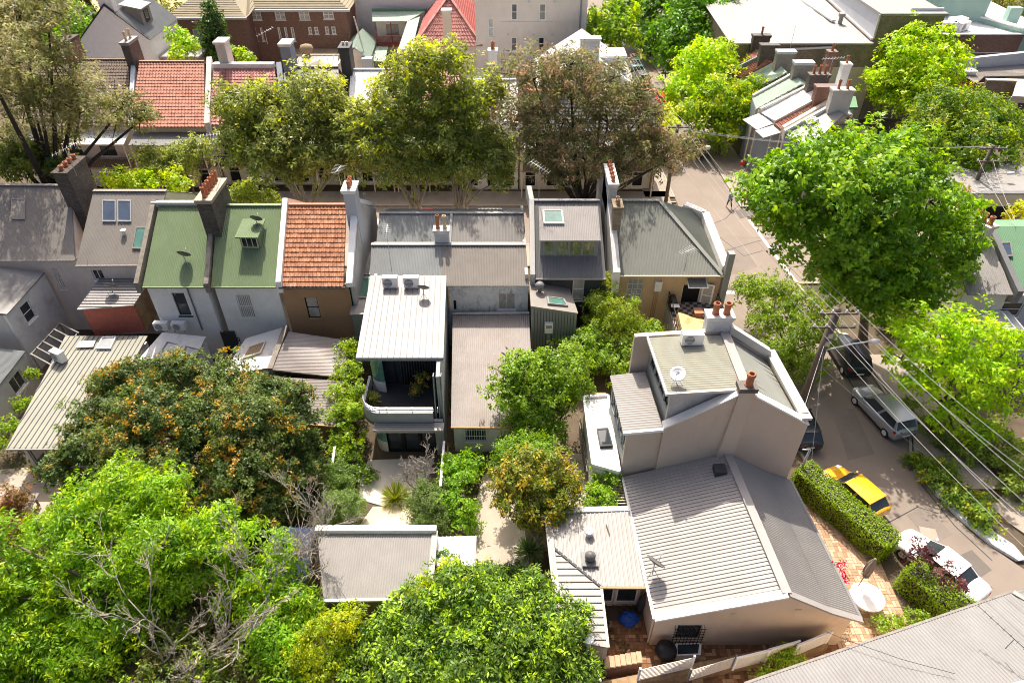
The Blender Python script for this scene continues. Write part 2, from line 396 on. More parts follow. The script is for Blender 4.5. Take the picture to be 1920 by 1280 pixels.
def pots(ch, pts, mt='terracotta', h=.55, r=.13):
    for q in pts:
        MB().lathe([(r*1.1, 0), (r*1.15, .05), (r*.95, .1), (r*.9, h*.78), (r*1.15, h*.8), (r*1.15, h*.92), (r*.95, h), (r*.7, h), (r*.68, h*.6), (.001, h*.6)], q, 10).build('chimney_pot', mt, ch, smooth=False)
def chimney(parent, c, sx, sy, z0, z1, mt, npots=0, axis='x', cap='concrete', potm='terracotta', poth=.55, capw=.09, label=None, potr=.13):
    x, y = c; b = MB(); b.box((x-sx/2, y-sy/2, z0), (x+sx/2, y+sy/2, z1 - .28))
    o = b.build('chimney', mt, parent, label=label)
    k = MB(); k.box((x-sx/2-capw*.6, y-sy/2-capw*.6, z1-.28), (x+sx/2+capw*.6, y+sy/2+capw*.6, z1-.14)); k.box((x-sx/2-capw, y-sy/2-capw, z1-.14), (x+sx/2+capw, y+sy/2+capw, z1))
    k.build('chimney_cap', cap, o)
    if npots:
        L = (sx if axis == 'x' else sy) - .25
        pots(o, [(x + (L*((i+.5)/npots - .5) if axis == 'x' else 0), y + (L*((i+.5)/npots - .5) if axis == 'y' else 0), z1) for i in range(npots)], potm, poth, potr)
    return o
def parapet(parent, pts, w, h, mt, name='parapet', up=.0):
    """capping on a party wall: a strip through the points, as thick as w, as deep as h below them"""
    b = MB()
    for p0, p1 in zip(pts, pts[1:]):
        p0, p1 = Vector(p0), Vector(p1); d = p1 - p0; d.z = 0; d.normalize(); a = Vector((d.y, -d.x, 0)) * (w / 2); z = Vector((0, 0, h))
        b.hexa([p0-a-z, p0+a-z, p1+a-z, p1-a-z, p0-a, p0+a, p1+a, p1-a])
    return b.build(name, mt, parent)
TILE = {}
def tile_mesh(mt):
    if mt in TILE: return TILE[mt]
    vs = []; fs = []; n = 6; pr = [(-.5, .0), (-.38, .75), (-.2, .9), (-.02, .1), (.2, -.1), (.42, .0), (.5, .45)]
    for yy, dz in ((-.56, 0.0), (.5, .0)):
        for x, z in pr: vs.append((x, yy, z + (.9 if yy < 0 else 0)))
    for x, z in pr: vs.append((x, -.56, z - .6))
    m = len(pr)
    for i in range(m - 1): fs.append((i, i+1, m+i+1, m+i)); fs.append((2*m+i, 2*m+i+1, i+1, i))
    me = bpy.data.meshes.new('tile_' + mt); me.from_pydata(vs, [], fs); me.materials.append(M[mt]); TILE[mt] = me; return me
def tiled(parent, A, B, C, D, nc, nr, mats, individual=True, name='roof', base='tile_dark', th=.055):
    """tiled roof slope: A,B top corners, C,D bottom corners"""
    A, B, C, D = map(Vector, (A, B, C, D)); n = newell([A, B, C, D])
    o = MB().prism([A - n*.03, B - n*.03, C - n*.03, D - n*.03], -n * .08).build(name, base, parent)
    o0 = org_of(parent); r = random.Random(3); big = MB()
    for j in range(nr):
        f0, f1 = j / nr, (j + 1) / nr
        for i in range(nc):
            g0, g1 = i / nc, (i + 1) / nc
            a = (A.lerp(B, g0)).lerp(D.lerp(C, g0), f0); b = A.lerp(B, g1).lerp(D.lerp(C, g1), f0)
            d = (A.lerp(B, g0)).lerp(D.lerp(C, g0), f1); e = A.lerp(B, g1).lerp(D.lerp(C, g1), f1)
            cx = ((b - a) + (e - d)) / 2; cy = ((a - d) + (b - e)) / 2; m_ = (a + b + d + e) / 4
            hh = th * r.uniform(.85, 1.2)
            mm = Matrix(((cx.x, cy.x, n.x*hh, 0), (cx.y, cy.y, n.y*hh, 0), (cx.z, cy.z, n.z*hh, 0), (0,0,0,1)))
            mm.translation = m_ - o0
            if individual:
                t = bpy.data.objects.new('tile', tile_mesh(r.choice(mats))); COL.objects.link(t); t.parent = o; t.matrix_basis = mm
            else:
                tm = tile_mesh(mats[0]); mm.translation = m_
                big.add([mm @ v.co for v in tm.vertices], [tuple(p.vertices) for p in tm.polygons])
    if not individual: big.build('tiles', mats[0], o, kind='stuff')
    return o
# ================================================================= ground and streets
def flat(name, pts, z, mt, th=.3):
    return struct(name, MB().prism([V(x, y, z) for x, y in pts], (0, 0, -th)), mt)
flat('ground', [(-260, -60), (260, -60), (260, 420), (-260, 420)], -.02, 'soil')
flat('park_grass', [(-140, 118), (-16, 118), (-16, 300), (-140, 300)], .03, 'dry_grass', .04)
LK = [(13.2, 140), (14.6, 104), (16.3, 62), (16.6, 45), (18.1, 34), (18.0, 29.3), (18.6, 26.3), (20.3, 23.0), (22.6, 19.5), (27.5, 12)]
RK = [(19.5, 140), (20.3, 104), (22.3, 60), (23.4, 48), (25.2, 38), (25.8, 31), (24.7, 28.2), (24.8, 25.8), (25.4, 23.7), (26.3, 21.9), (27.2, 20.9), (34, 12)]
def strip(L, R, z, th=.12):
    b = MB(); n = len(L)
    vs = [V(*q, z) for q in L] + [V(*q, z) for q in R] + [V(*q, z - th) for q in L] + [V(*q, z - th) for q in R]
    fs = [(i, i+1, n+i+1, n+i) for i in range(n-1)] + [(2*n+i, 2*n+i+1, i+1, i) for i in range(n-1)] + [(n+i, n+i+1, 3*n+i+1, 3*n+i) for i in range(n-1)]
    return b.add(vs, fs)
def resample(L, n):
    d = [0]
    for a, b in zip(L, L[1:]): d.append(d[-1] + math.dist(a, b))
    return [tuple(np.interp(d[-1] * i / (n-1), d, [q[k] for q in L]) for k in range(len(L[0]))) for i in range(n)]
struct('street', strip(resample(LK, 60), resample(RK, 60), .0), 'asphalt')
flat('cross_street', [(-90, 53.2), (16.6, 53.2), (16.4, 60.2), (-90, 60.2)], .004, 'asphalt', .06)
flat('side_street', [(23.2, 47.2), (60, 47.2), (60, 56.5), (22.6, 56.5)], .004, 'asphalt', .06)
flat('footpath', [(-90, 49.6), (15.9, 49.6), (15.9, 53.0), (-90, 53.0)], .12, 'footpath', .2)
flat('footpath', [(-90, 60.4), (15.7, 60.4), (15.7, 63.2), (-90, 63.2)], .12, 'footpath', .2)
def off(L, d): return [(x + d, y) for x, y in L]
struct('footpath', strip(off(LK[3:6], -2.6), off(LK[3:6], -.2), .12, .2), 'footpath')
struct('footpath', strip(off(RK[4:8], .3), off(RK[4:8], 4.5), .11, .2), 'footpath')
struct('footpath', strip(off(LK[:3], -3), off(LK[:3], -.2), .12, .2), 'footpath')
struct('footpath', strip(off(RK[:3], .2), off(RK[:3], 3.2), .12, .2), 'footpath')
struct('footpath', strip([(27.5, 24.5), (29.5, 21.5), (33, 17)], [(31, 26.5), (33, 22.5), (37, 18)], .1, .2), 'footpath')
def kerb(L, w=.16, h=.13, mt='concrete'):
    b = MB(); R_ = resample(L, 24)
    for a, c in zip(R_, R_[1:]): b.bar((*a, h/2), (*c, h/2), w, h)
    return struct('kerb', b, mt)
kerb(off(LK[:3], -.1)); kerb(off(LK[3:], -.1)); kerb(off(RK[3:7], .1)); kerb(off(RK[:3], .1))
kerb([(-90, 53.1), (15.9, 53.1), (16.3, 52.4)]); kerb([(-90, 60.3), (15.7, 60.3), (16.2, 61)])
kerb([(23.5, 47.1), (60, 47.1)]); kerb([(22.7, 56.6), (60, 56.6)])
# painted lines
b = MB(); q = [P((1405, 412), .012), P((1447, 470), .012), P((1499, 536), .012)]
for a, c in zip(q, q[1:]): b.bar(a, c, .28, .008)
struct('edge_line', b, 'paint_white')
a, c = P((1352, 548), .012), P((1386, 548), .012); struct('stop_line', MB().bar(a, c, .4, .008), 'paint_white')
# tar seams on the asphalt
b = MB()
for pts in ([(1330, 480), (1420, 452), (1480, 440)], [(1325, 425), (1360, 410), (1395, 375)], [(1500, 560), (1560, 660), (1640, 790)],
            [(1655, 985), (1720, 950), (1760, 962)], [(1725, 905), (1790, 985), (1860, 1050)], [(1350, 445), (1395, 480), (1430, 470)]):
    w_ = [P(q, .006) for q in pts]
    for a, c in zip(w_, w_[1:]): b.bar(a, c, .06, .006)
struct('tar_seams', b, 'charcoal')
for p in ((1648, 922), (1742, 1000)):
    c = P(p, .01); b = MB(); b.prism([c + V(-.5,-.3,0), c + V(.35,-.5,0), c + V(.5,.3,0), c + V(-.35,.5,0)], (0,0,-.012)); o = b.build('manhole_cover', 'footpath')
    tag(o, 'pale square access cover in the asphalt beside the ' + ('yellow car' if p[0] < 1700 else 'white car'), 'manhole cover')
dm('asphalt_old', (.205, .17, .145), .92, .15, .6, bump=.25, bs=40); dm('asphalt_new', (.15, .13, .115), .92, .12, .6, bump=.25, bs=40)
for pts, mt in (([(1340, 470), (1392, 458), (1420, 500), (1362, 518)], 'asphalt_old'), ([(1560, 770), (1600, 765), (1640, 850), (1590, 862)], 'asphalt_old'), ([(1700, 965), (1735, 945), (1785, 1000), (1750, 1022)], 'asphalt_old'), ([(1378, 395), (1400, 390), (1412, 404), (1388, 410)], 'asphalt_new'), ([(1800, 1040), (1822, 1030), (1860, 1068), (1838, 1082)], 'asphalt_new')):
    struct('asphalt_patch', MB().prism([P(q, .007) for q in pts], (0, 0, -.02)), mt)
# yards and garden paths
def patch(name, pix, z, mt, th=.05): return struct(name, MB().prism([P(q, z) for q in pix], (0, 0, -th)), mt)
patch('garden_path', [(905, 890), (955, 893), (985, 1000), (1000, 1062), (885, 1064), (888, 960)], .03, 'concrete')
patch('garden_path', [(640, 905), (655, 900), (600, 1010), (560, 1010)], .03, 'concrete_pale')
patch('patio', [(690, 862), (815, 858), (800, 905), (760, 960), (672, 935), (676, 900)], .04, 'concrete_pale')
patch('yard', [(0, 880), (130, 870), (90, 1010), (-40, 1010)], .02, 'concrete')
patch('yard', [(1040, 850), (1095, 850), (1110, 960), (1050, 960)], .03, 'concrete')
patch('yard', [(0, 930), (60, 930), (30, 1015), (-80, 1030)], .05, 'timber')
# ================================================================= the middle row, seen from the back
GR = 'terrace houses backing onto the gardens'
def ibox(parent, A, B, depth, z0, z1, mt, name='wall'):
    """three plain walls behind a facade A-B (left, right as seen)"""
    A, B = Vector((A[0], A[1])), Vector((B[0], B[1])); d = (B - A).normalized(); n = Vector((-d.y, d.x)) * depth
    C, D_ = B + n, A + n
    wall(parent, B, C, z0, z1, mt, name=name); wall(parent, C, D_, z0, z1, mt, name=name); wall(parent, D_, A, z0, z1, mt, name=name)
def mirror_slope(A, B, C, D, f=1.0):
    """front slope behind ridge A-B for back slope A,B,C,D"""
    A, B, C, D = map(Vector, (A, B, C, D)); r = lambda t, e: V(t.x + (t.x - e.x) * f, t.y + (t.y - e.y) * f, t.z + (e.z - t.z) * f)
    return [A, B, r(B, C), r(A, D)]
def gable_house(h, A, B, C, D, roofmat, wallmat, wins=(), prof='corr', inset=.12, sidemat=None, **k):
    """roof corners A,B ridge and C,D eave as seen from the camera; returns facade ends"""
    ro = sheet(h, [A, B, C, D], roofmat, prof, **k); sheet(h, mirror_slope(A, B, C, D), roofmat, prof, **k)
    piece('ridge_cap', h, A + V(0,0,.03), B + V(0,0,.03), .3, .05, roofmat if isinstance(roofmat, str) else 'zinc')
    f1, f2 = (D.x + .05, D.y + .3), (C.x - .05, C.y + .3); zt = min(C.z, D.z) - .05
    wallw(h, f1, f2, -.1, zt, wallmat, wins)
    bk = mirror_slope(A, B, C, D)
    for (e, r, bq, s) in ((f2, B, bk[2], 1), (f1, A, bk[3], -1)):
        y0, y1 = e[1], bq.y - .3; L = y1 - y0; pr = [(0, zt), (r.y - y0, r.z - .1), (L, bq.z - .05)]
        X0 = e[0]; X1 = e[0] + (bq.x - (C.x if s > 0 else D.x))
        if s > 0: wall(h, (X0, y0 + .221), (X1, y1), -.1, pr, sidemat or wallmat, name='side_wall')
        else: wall(h, (X1, y1), (X0, y0 + .221), -.1, [(L - a, b) for a, b in reversed(pr)], sidemat or wallmat, name='side_wall')
    wall(h, (bk[2].x - .05, bk[2].y - .3), (bk[3].x + .05, bk[3].y - .3), -.1, zt, wallmat, name='front_wall')
    piece('gutter', h, D + V(0,-.04,-.05), C + V(0,-.04,-.05), .1, .1, 'zinc' if roofmat != 'green_roof' else 'green_roof')
    return ro, f1, f2
# ---- house at the left edge
h = thing('terrace_house', 'leftmost grey iron roofed house with tree shadow across its roof', 'house', P((60, 600)), GR)
A, B = P((-75, 346), 9.5), P('D392,112', 9.5); C, D = P('D418,527', 6.5), P((-95, 488), 6.5)
ro, f1, f2 = gable_house(h, A, B, C, D, 'zinc_warm', 'pinkwall', [('D285,575', 'D372,690', dict(gm='curtain', nx=2))])
skylight(h, [A, B, C, D], 'D68,190', 'D145,305', 'zinc_warm', 'zinc_warm')
w1 = P('D250,597', 5.5); w2 = P('D38,828', 5.2)
sheet(h, [w1 + V(0,0,0), w2, w2 + V(-5,0,.7), w1 + V(-5,0,.9)], 'zinc', 'corr', d=(1, 0, -.1), name='wing_roof')
wallw(h, (w2.x - .15, w2.y), (w1.x - .1, w1.y), -.1, [(0, 5.05), (9, 5.4)], 'white_dirty', [(None, (1.25, 3.35, 2.2, 4.75), dict(gm='glass', nx=1))], name='wing_wall')
wall(h, (w2.x - 5, w2.y), (w2.x - .37, w2.y), -.1, 5.05, 'greywall', name='wing_wall')
l1 = P('D142,1036', 3.0); l2 = V(l1.x + .1, l1.y - 5.5, 2.9)
sheet(h, [l1, l2, l2 + V(-5,0,.8), l1 + V(-5,0,.8)], 'zinc_cool', 'corr', d=(1, 0, -.1), name='wing_roof')
wallw(h, (l2.x - .1, l2.y), (l1.x - .1, l1.y), -.1, 2.85, 'greywall', [(None, (3.1, 1.2, 4.4, 2.4), dict(nx=2, ny=1))], name='wing_wall')
wall(h, (l2.x - 5, l2.y), (l2.x - .35, l2.y), -.1, 2.85, 'greywall', name='wing_wall')
ch = chimney(h, (B.x + .75, B.y - .3), 1.0, 2.6, 6.5, 11.3, 'brick_dark', 0, 'y', cap='brick_dark', label='wide dark brick chimney shared with the next house')
pots(ch, [(B.x + .75, B.y - 1.2 + .6 * i, 11.3) for i in range(4)], 'terracotta', .35, .15)
# pergola in the light well
pg = thing('pergola', 'weathered timber slat pergola in the gap beside the pitted white wall', 'pergola', P('D280,1000', 0))
pa, pb, pc = P('D330,880', 2.6), P('D170,1050', 2.6), P('D430,930', 2.6)
for i in range(6):
    t = i / 5; q = pa.lerp(pb, t); piece('slat', pg, q, q + (pc - pa) * (1.1 + .3*t), .09, .07, 'timber_grey')
for q in (pa, pb, pa + (pc - pa) * 1.05, pb + (pc - pa) * 1.3): piece('post', pg, V(q.x, q.y, 0), q + V(0,0,-.036), .1, .1, 'timber_grey')
piece('beam', pg, pa + V(0,0,-.1), pb + V(0,0,-.1), .08, .12, 'timber_grey'); piece('beam', pg, pc + V(0,0,-.1), pb + (pc - pa)*1.3 + V(0,0,-.1), .08, .12, 'timber_grey')
# ---- house with paired skylights and the red brick wing
h = thing('terrace_house', 'grey roofed house with paired skylights and a red brick rear wing', 'house', P((210, 640)), GR)
A, B = P('D522,142', 9.4), P('D930,142', 9.4); C, D = P('D800,555', 6.4), P('D422,557', 6.4)
ro, f1, f2 = gable_house(h, A, B, C, D, 'zinc_warm', 'pinkwall', [('D505,585', 'D590,640', dict(nx=2, ny=1))])
for a, b_ in (('D575,196', 'D650,318'), ('D660,196', 'D735,318')): skylight(h, [A, B, C, D], a, b_, 'steel', 'glass_blue')
skylight(h, [A, B, C, D], ['D765,345', 'D822,345', 'D800,470', 'D740,468'], None, 'zinc_warm', 'glass_green')
vp = P('D695,385', 7.6); MB().lathe([(.12, -.3), (.12, .25), (.2, .28), (.2, .36), (.02, .42)], vp, 10).build('roof_vent', 'alum', h)
rz = 5.1; R1, R2, R3, R4 = P('D588,606', rz), P('D790,602', rz), P('D745,780', rz - .25), P('D428,804', rz - .25)
R1 = V(R4.x + .1, R1.y, rz); R2 = V(R3.x + .1, R1.y, rz)
sheet(h, [R1, R2, R3, R4], 'zinc_pale', 'seam', .3, .045, d=(1, 0, 0), name='wing_roof', seam_mat='zinc_dark', sname='rib')
wall(h, (R4.x + .2, R4.y + .2), (R3.x - .15, R3.y + .2), 2.4, 4.75, 'brick_red', name='brick_wall')
wall(h, (R3.x - .15, R3.y + .42), (R2.x - .15, R2.y), 2.4, 4.75, 'stonewall', name='side_wall')
wall(h, (R1.x + .2, R1.y), (R4.x + .2, R4.y + .42), 2.4, 4.75, 'brick_red', name='side_wall')
S = [P((128, 640), 3.0), P((277, 629), 3.0), V(-25.0, 26.9, 2.55), P((12, 840), 2.55)]; S[0].x = S[3].x - 1.25; S[0].y = S[1].y = 36.6
sheet(h, S, 'olive_roof', 'seam', .34, .05, d=(0, -1, -.03), name='wing_roof', seam_mat='zinc_dark')
skylight(h, S, ['D575,965', 'D655,963', 'D622,1030', 'D540,1030'], None, 'alum', 'glass_pale', .18)
MB().prism([P(q, 3.05) for q in ('D445,985', 'D535,980', 'D520,1015', 'D425,1018')], (0, 0, .06)).build('roof_hatch', 'white', h)
fa, fb = (S[3].x + .25, S[3].y + .6), (S[2].x - .2, S[2].y + .6)
wallw(h, fa, fb, -.1, 2.45, 'greywall', [(None, (.2 + 1.05*i, .05, 1.15 + 1.05*i, 2.2), dict(fm='alum', ny=1, sill=False)) for i in range(4)], name='wing_wall')
wall(h, (fb[0], fb[1] + .22), (S[1].x - .2, S[1].y), -.1, 2.5, 'white_dirty', name='wing_wall'); wall(h, (S[0].x + .25, S[0].y), (fa[0], fa[1] + .22), -.1, 2.5, 'greywall', name='wing_wall')
piece('gutter', h, S[3] + V(0,-.05,-.06), S[2] + V(0,-.05,-.06), .12, .1, 'zinc_pale')
# ---- two green roofed houses
PARTY = []
h = thing('terrace_house', 'green roofed white house with two air conditioners on its back wall', 'house', P((330, 660)), GR)
A, B = P('D888,222', 9.5), P('D1168,217', 9.5); C, D = P('D1142,672', 6.5), P('D795,676', 6.5)
B.y = A.y; C.y = D.y
ro, f1, f2 = gable_house(h, A, B, C, D, 'green_roof', 'white', [('D955,712', 'D1072,838', dict(fm='charcoal', gm='glass', sill='charcoal'))], pitch=.11)
MB().lathe([(.22, -.2), (.22, .2), (.3, .22), (.26, .42), (.02, .5)], P('D1028,235', 9.2), 12).build('roof_vent', 'green_roof', h)
dp = PY('D1045,690', f1[1] - .06); MB().tube([dp, V(dp.x, dp.y, 2.6)], .05, 8).build('downpipe', 'zinc_dark', h)
parapet(h, [V(A.x - .32, A.y + 5, 6.9), V(A.x - .35, A.y + .2, 9.85), V(D.x - .28, D.y - .1, 6.85)], .3, .8, 'mossy', 'party_wall')
MB().box((A.x - .5, A.y - .1, 9.4), (B.x + .3, A.y + .25, 9.75)).build('ridge_wall', 'white_dirty', h)
L1, L2, L3, L4 = P('D905,932', 3.1), P('D1148,955', 3.1), P('D1095,1062', 2.5), P('D772,1082', 2.5)
ro = sheet(h, [L1, L2, L3, L4], 'white_dirty', 'flat', name='lean_to_roof')
for a in (['D935,985', 'D1025,1010', 'D990,1060', 'D905,1035'], ['D1040,1010', 'D1120,1030', 'D1095,1080', 'D1015,1062']): skylight(h, [L1, L2, L3, L4], a, None, 'zinc_dark', 'glass_pale', .1)
wall(h, (L4.x + .1, L4.y + .2), (L3.x - .1, L3.y + .2), -.1, 2.35, 'white_dirty', name='lean_to_wall')
wall(h, (L3.x - .1, L3.y + .42), (L2.x - .1, L2.y), -.1, 2.5, 'white_dirty', name='lean_to_wall')
GA, GC = (A.copy(), B.copy(), C.copy(), D.copy()), f1
h = thing('terrace_house', 'green roofed white house with a small dormer and a barred window', 'house', P((470, 670)), GR)
A, B = P('D1215,222', 9.5), P('D1568,226', 9.5); C, D = P('D1535,685', 6.5), P('D1172,685', 6.5)
A.y = B.y = GA[0].y; C.y = D.y = GA[3].y
ro, f1, f2 = gable_house(h, A, B, C, D, 'green_roof', 'white', [('D1312,724', 'D1432,852', dict(gm='curtain', bars=8)), ('D1280,960', 'D1352,1000', dict(gm='glass', bars=6, ny=1))], pitch=.11)
# its dormer
n = newell([A, B, C, D]); on = lambda p: CAMP + ray(p) * ((A - CAMP).dot(n) / ray(p).dot(n))
d0, d1 = on('D1352,462'), on('D1455,465'); hz = 1.0
t0, t1 = V(d0.x, d0.y, d0.z + hz), V(d1.x, d1.y, d0.z + hz)
bk = (A.z - (d0.z + hz - .25)) ; yb = d0.y + hz / ((A.z - D.z) / (A.y - D.y)) * .85
MB().hexa([d0, d1, V(d1.x, yb, t1.z), V(d0.x, yb, t0.z), t0, t1, V(d1.x, yb, t1.z + .08), V(d0.x, yb, t0.z + .08)]).build('dormer', 'green_roof', h)
dr = sheet(h, [V(t0.x - .15, yb + .1, t0.z + .32), V(t1.x + .15, yb + .1, t0.z + .32), V(t1.x + .15, t1.y - .35, t1.z + .06), V(t0.x - .15, t0.y - .35, t0.z + .06)], 'green_roof', 'corr', pitch=.11, name='dormer_roof')
window(h, (d0.x, d0.y), (d1.x, d1.y), (.08, d0.z + .08, d1.x - d0.x - .08, t0.z - .06), 'cream', 'glass', 3, 1, sill=False, rec=0, proud=.06)
pm = [V((B.x + .28 + 0) if False else A.x - .3, A.y + 5, 6.9), V(A.x - .3, A.y + .2, 9.8), V((D.x + GA[2].x) / 2, D.y - .1, 6.8)]
parapet(h, pm, .3, .75, 'mossy', 'party_wall')
cx = (GA[1].x + A.x) / 2; ch = chimney(h, (cx + .5, A.y - .7), 1.0, 3.1, 7.5, 11.1, 'brick_dark', 6, 'y', cap='concrete', poth=.75, label='long dark brick chimney with a row of clay pots')
parapet(h, [V(B.x + .3, A.y + 5, 6.9), V(B.x + .3, A.y + .2, 9.95), V(C.x + .28, C.y - .1, 6.95)], .34, .9, 'white', 'party_wall')
L1, L2, L3, L4 = P('D1372,965', 3.0), P('D1582,902', 3.3), P('D1502,1128', 2.6), P('D1232,1172', 2.4)
sheet(h, [L1, L2, L3, L4], 'white_dirty', 'flat', name='lean_to_roof')
skylight(h, [L1, L2, L3, L4], ['D1390,1015', 'D1488,985', 'D1460,1050', 'D1355,1082'], None, 'cream', 'timber', .14)
wall(h, (L4.x + .05, L4.y + .15), (L3.x, L3.y + .15), -.1, 2.3, 'white_dirty', name='lean_to_wall'); wall(h, (L1.x, L1.y), (L4.x + .05, L4.y + .37), -.1, 2.3, 'white_dirty', name='lean_to_wall')
parapet(h, [P('D1595,892', 3.7), P('D1505,1132', 3.1)], .34, 3.1, 'mossy', 'party_wall')
# dark side door in the well between them
A_, B_ = (GC[0] + 4.65, D.y + .28), (D.x + .9, D.y + .28)
o = MB().box((D.x - .55, D.y + .14, 0), (D.x + .45, D.y + .26, 2.5)).build('door', 'charcoal', h); MB().box((D.x + .3, D.y + .1, 1.1), (D.x + .36, D.y + .14, 1.25)).build('handle', 'alum', o)
# ---- orange tiled brown house
h = thing('terrace_house', 'brown rendered house with orange terracotta tile roof', 'house', P((590, 670)), GR)
A, B = P('D1605,238', 9.5), P('E240,148', 9.5); C, D = P('E246,600', 6.5), P('D1558,690', 6.5)
A.y = B.y = GA[0].y; C.y = D.y = GA[3].y; B.x = max(B.x, A.x + 4); 
tiled(h, A, B, C, D, 16, 17, ['tile_orange', 'tile_orange', 'tile_orange2', 'tile_orange3'])
m_ = mirror_slope(A, B, C, D); tiled(h, m_[0], m_[1], m_[2], m_[3], 2, 2, ['tile_orange'], individual=False, name='front_roof')
for i in range(11): q0, q1 = A.lerp(B, i / 11), A.lerp(B, (i + 1.08) / 11); piece('ridge_tile', h, q0 + V(0,0,.05), q1 + V(0,0,.05), .24, .12, 'tile_orange2')
f1, f2 = (D.x - .1, D.y + .3), (C.x + .35, C.y + .3)
wallw(h, f1, f2, -.1, 6.45, 'brown', [('E30,648', 'E126,762', dict(fm='black', gm='curtain', sill='brown'))])
MB().box((PY('D1622,724', f1[1]).x - .18, f1[1] - .02, 6.0), (PY('D1622,724', f1[1]).x + .18, f1[1] + .05, 6.2)).build('air_brick', 'terracotta', h)
pr = [(0, 6.3), (A.y - f2[1], 9.75), (2 * (A.y - f2[1]), 6.3)]
wall(h, (f2[0] + .3, f2[1] + .0), (f2[0] + .1, f2[1] + 2 * (A.y - f2[1])), -.1, pr, 'greywall', name='side_wall', th=.4)
parapet(h, [V(f2[0] - .05, A.y + 5, 7.0), V(f2[0] - .05, A.y, 10.05), V(f2[0] + .1, C.y - .15, 6.9)], .42, .35, 'white', 'party_wall')
chimney(h, (f2[0] - .12, A.y - .6), .75, 1.3, 7.2, 11.3, 'bluewall', 3, 'y', cap='white', poth=.5, capw=.12)
piece('gutter', h, D + V(-.1,-.06,-.06), C + V(.1,-.06,-.06), .12, .1, 'charcoal')
MB().tube([V(f2[0] - .02, f2[1] - .08, 6.3), V(f2[0] - .02, f2[1] - .08, 1)], .05, 8).build('downpipe', 'black', h)
U = [P('D1610,926', 3.5), P((650, 638), 3.3), P((650, 708), 2.9), P('D1515,1140', 3.0)]
sheet(h, U, 'zinc_pink', 'corr', .12, .02, d=(1, 0, -.12), name='lean_to_roof')
U2 = [P((514, 706), 2.8), P((648, 714), 2.75), P((628, 797), 2.3), P((516, 788), 2.35)]
sheet(h, U2, 'zinc_pink', 'corr', .12, .02, d=(1, 0, -.12), name='lean_to_roof')
wall(h, (U2[3].x + .1, U2[3].y + .2), (U2[2].x - .1, U2[2].y + .2), -.1, 2.2, 'timber', name='lean_to_wall'); wall(h, (U2[2].x - .1, U2[2].y + .42), (U[1].x - .2, U[1].y), -.1, 2.25, 'greywall', name='lean_to_wall')
piece('gutter', h, U2[3] + V(0,-.05,-.05), U2[2] + V(0,-.05,-.05), .12, .1, 'brown')
# ================================================================= the house in the middle with the curved balcony
h = thing('terrace_house', 'grey house with twin iron ridges and a curved balcony under a flat metal roof', 'house', P((850, 700)), GR)
zb, za = 7.0, 7.2
A2, B2 = P('E405,352', zb), P('E1268,350', zb); C2, D2 = P('E1285,582', 5.6), P('E395,585', 5.6)
A2.y = B2.y = (A2.y + B2.y) / 2; C2.y = D2.y = (C2.y + D2.y) / 2
mid = P('E800,352', zb).x; midc = mid + .15
sheet(h, [A2, V(mid, A2.y, zb), V(midc, C2.y, 5.6), D2], 'zinc_cool', 'corr', .11, .022)
sheet(h, [V(mid, A2.y, zb), B2, C2, V(midc, C2.y, 5.6)], 'zinc_warm', 'corr', .11, .022)
m_ = mirror_slope(A2, B2, C2, D2, .42); sheet(h, m_, 'zinc_cool', 'corr', .11, .022)
piece('ridge_cap', h, A2 + V(0,0,.03), B2 + V(0,0,.03), .34, .05, 'zinc_cool')
A1, B1 = P('E450,178', za), P('E1256,174', za); A1.y = B1.y = (A1.y + B1.y) / 2
D1, C1 = V(A1.x, A1.y - 3.0, za - 1.35), V(B1.x, B1.y - 3.0, za - 1.35); md = P('E848,178', za).x
sheet(h, [A1, V(md, A1.y, za), V(md, D1.y, D1.z), D1], 'zinc_cool', 'corr', .11, .022)
sheet(h, [V(md + .12, A1.y, za), B1, C1, V(md + .12, D1.y, D1.z)], 'zinc', 'corr', .11, .022)
sheet(h, mirror_slope(A1, B1, C1, D1, 1.2), 'zinc_cool', 'corr', .11, .022)
parapet(h, [V(md + .06, A1.y, za + .14), V(md + .06, D1.y, D1.z + .14)], .2, .2, 'zinc_cool', 'party_capping')
piece('ridge_cap', h, A1 + V(0,0,.03), B1 + V(0,0,.03), .34, .05, 'zinc_cool')
chx = P('E797,260', 8).x; cy = A2.y + .45
ch = chimney(h, (chx, cy), 1.0, .6, 5.5, 8.05, 'brick_white', 0, cap='white_dirty')
pots(ch, [(chx - .24, cy, 8.05)], 'terracotta', 1.05, .14); pots(ch, [(chx + .24, cy, 8.05)], 'buff', 1.0, .15)
fa, fb = (D2.x + .25, D2.y + .3), (C2.x - .05, C2.y + .3)
wallw(h, fa, fb, -.1, 5.5, 'white_peel', [('E1112,626', 'E1210,718', dict(gm='curtain', ny=1, nx=2)), ('E858,664', 'E885,722', dict(gm='black', ny=1, sill=False, fm='white_dirty'))])
wall(h, (fb[0], fb[1] + .22), (B1.x, A1.y + 3), -.1, 6.2, 'greywall', name='side_wall'); wall(h, (A1.x, A1.y + 3), (fa[0], fa[1] + .22), -.1, 6.0, 'greywall', name='side_wall')
wall(h, (B1.x, A1.y + 3.2), (A1.x, A1.y + 3.2), -.1, 5.5, 'greywall', name='front_wall')
MB().tube([PY('E830,592', fa[1] - .06), PY('E842,735', fa[1] - .06)], .05, 8).build('downpipe', 'brown', h)
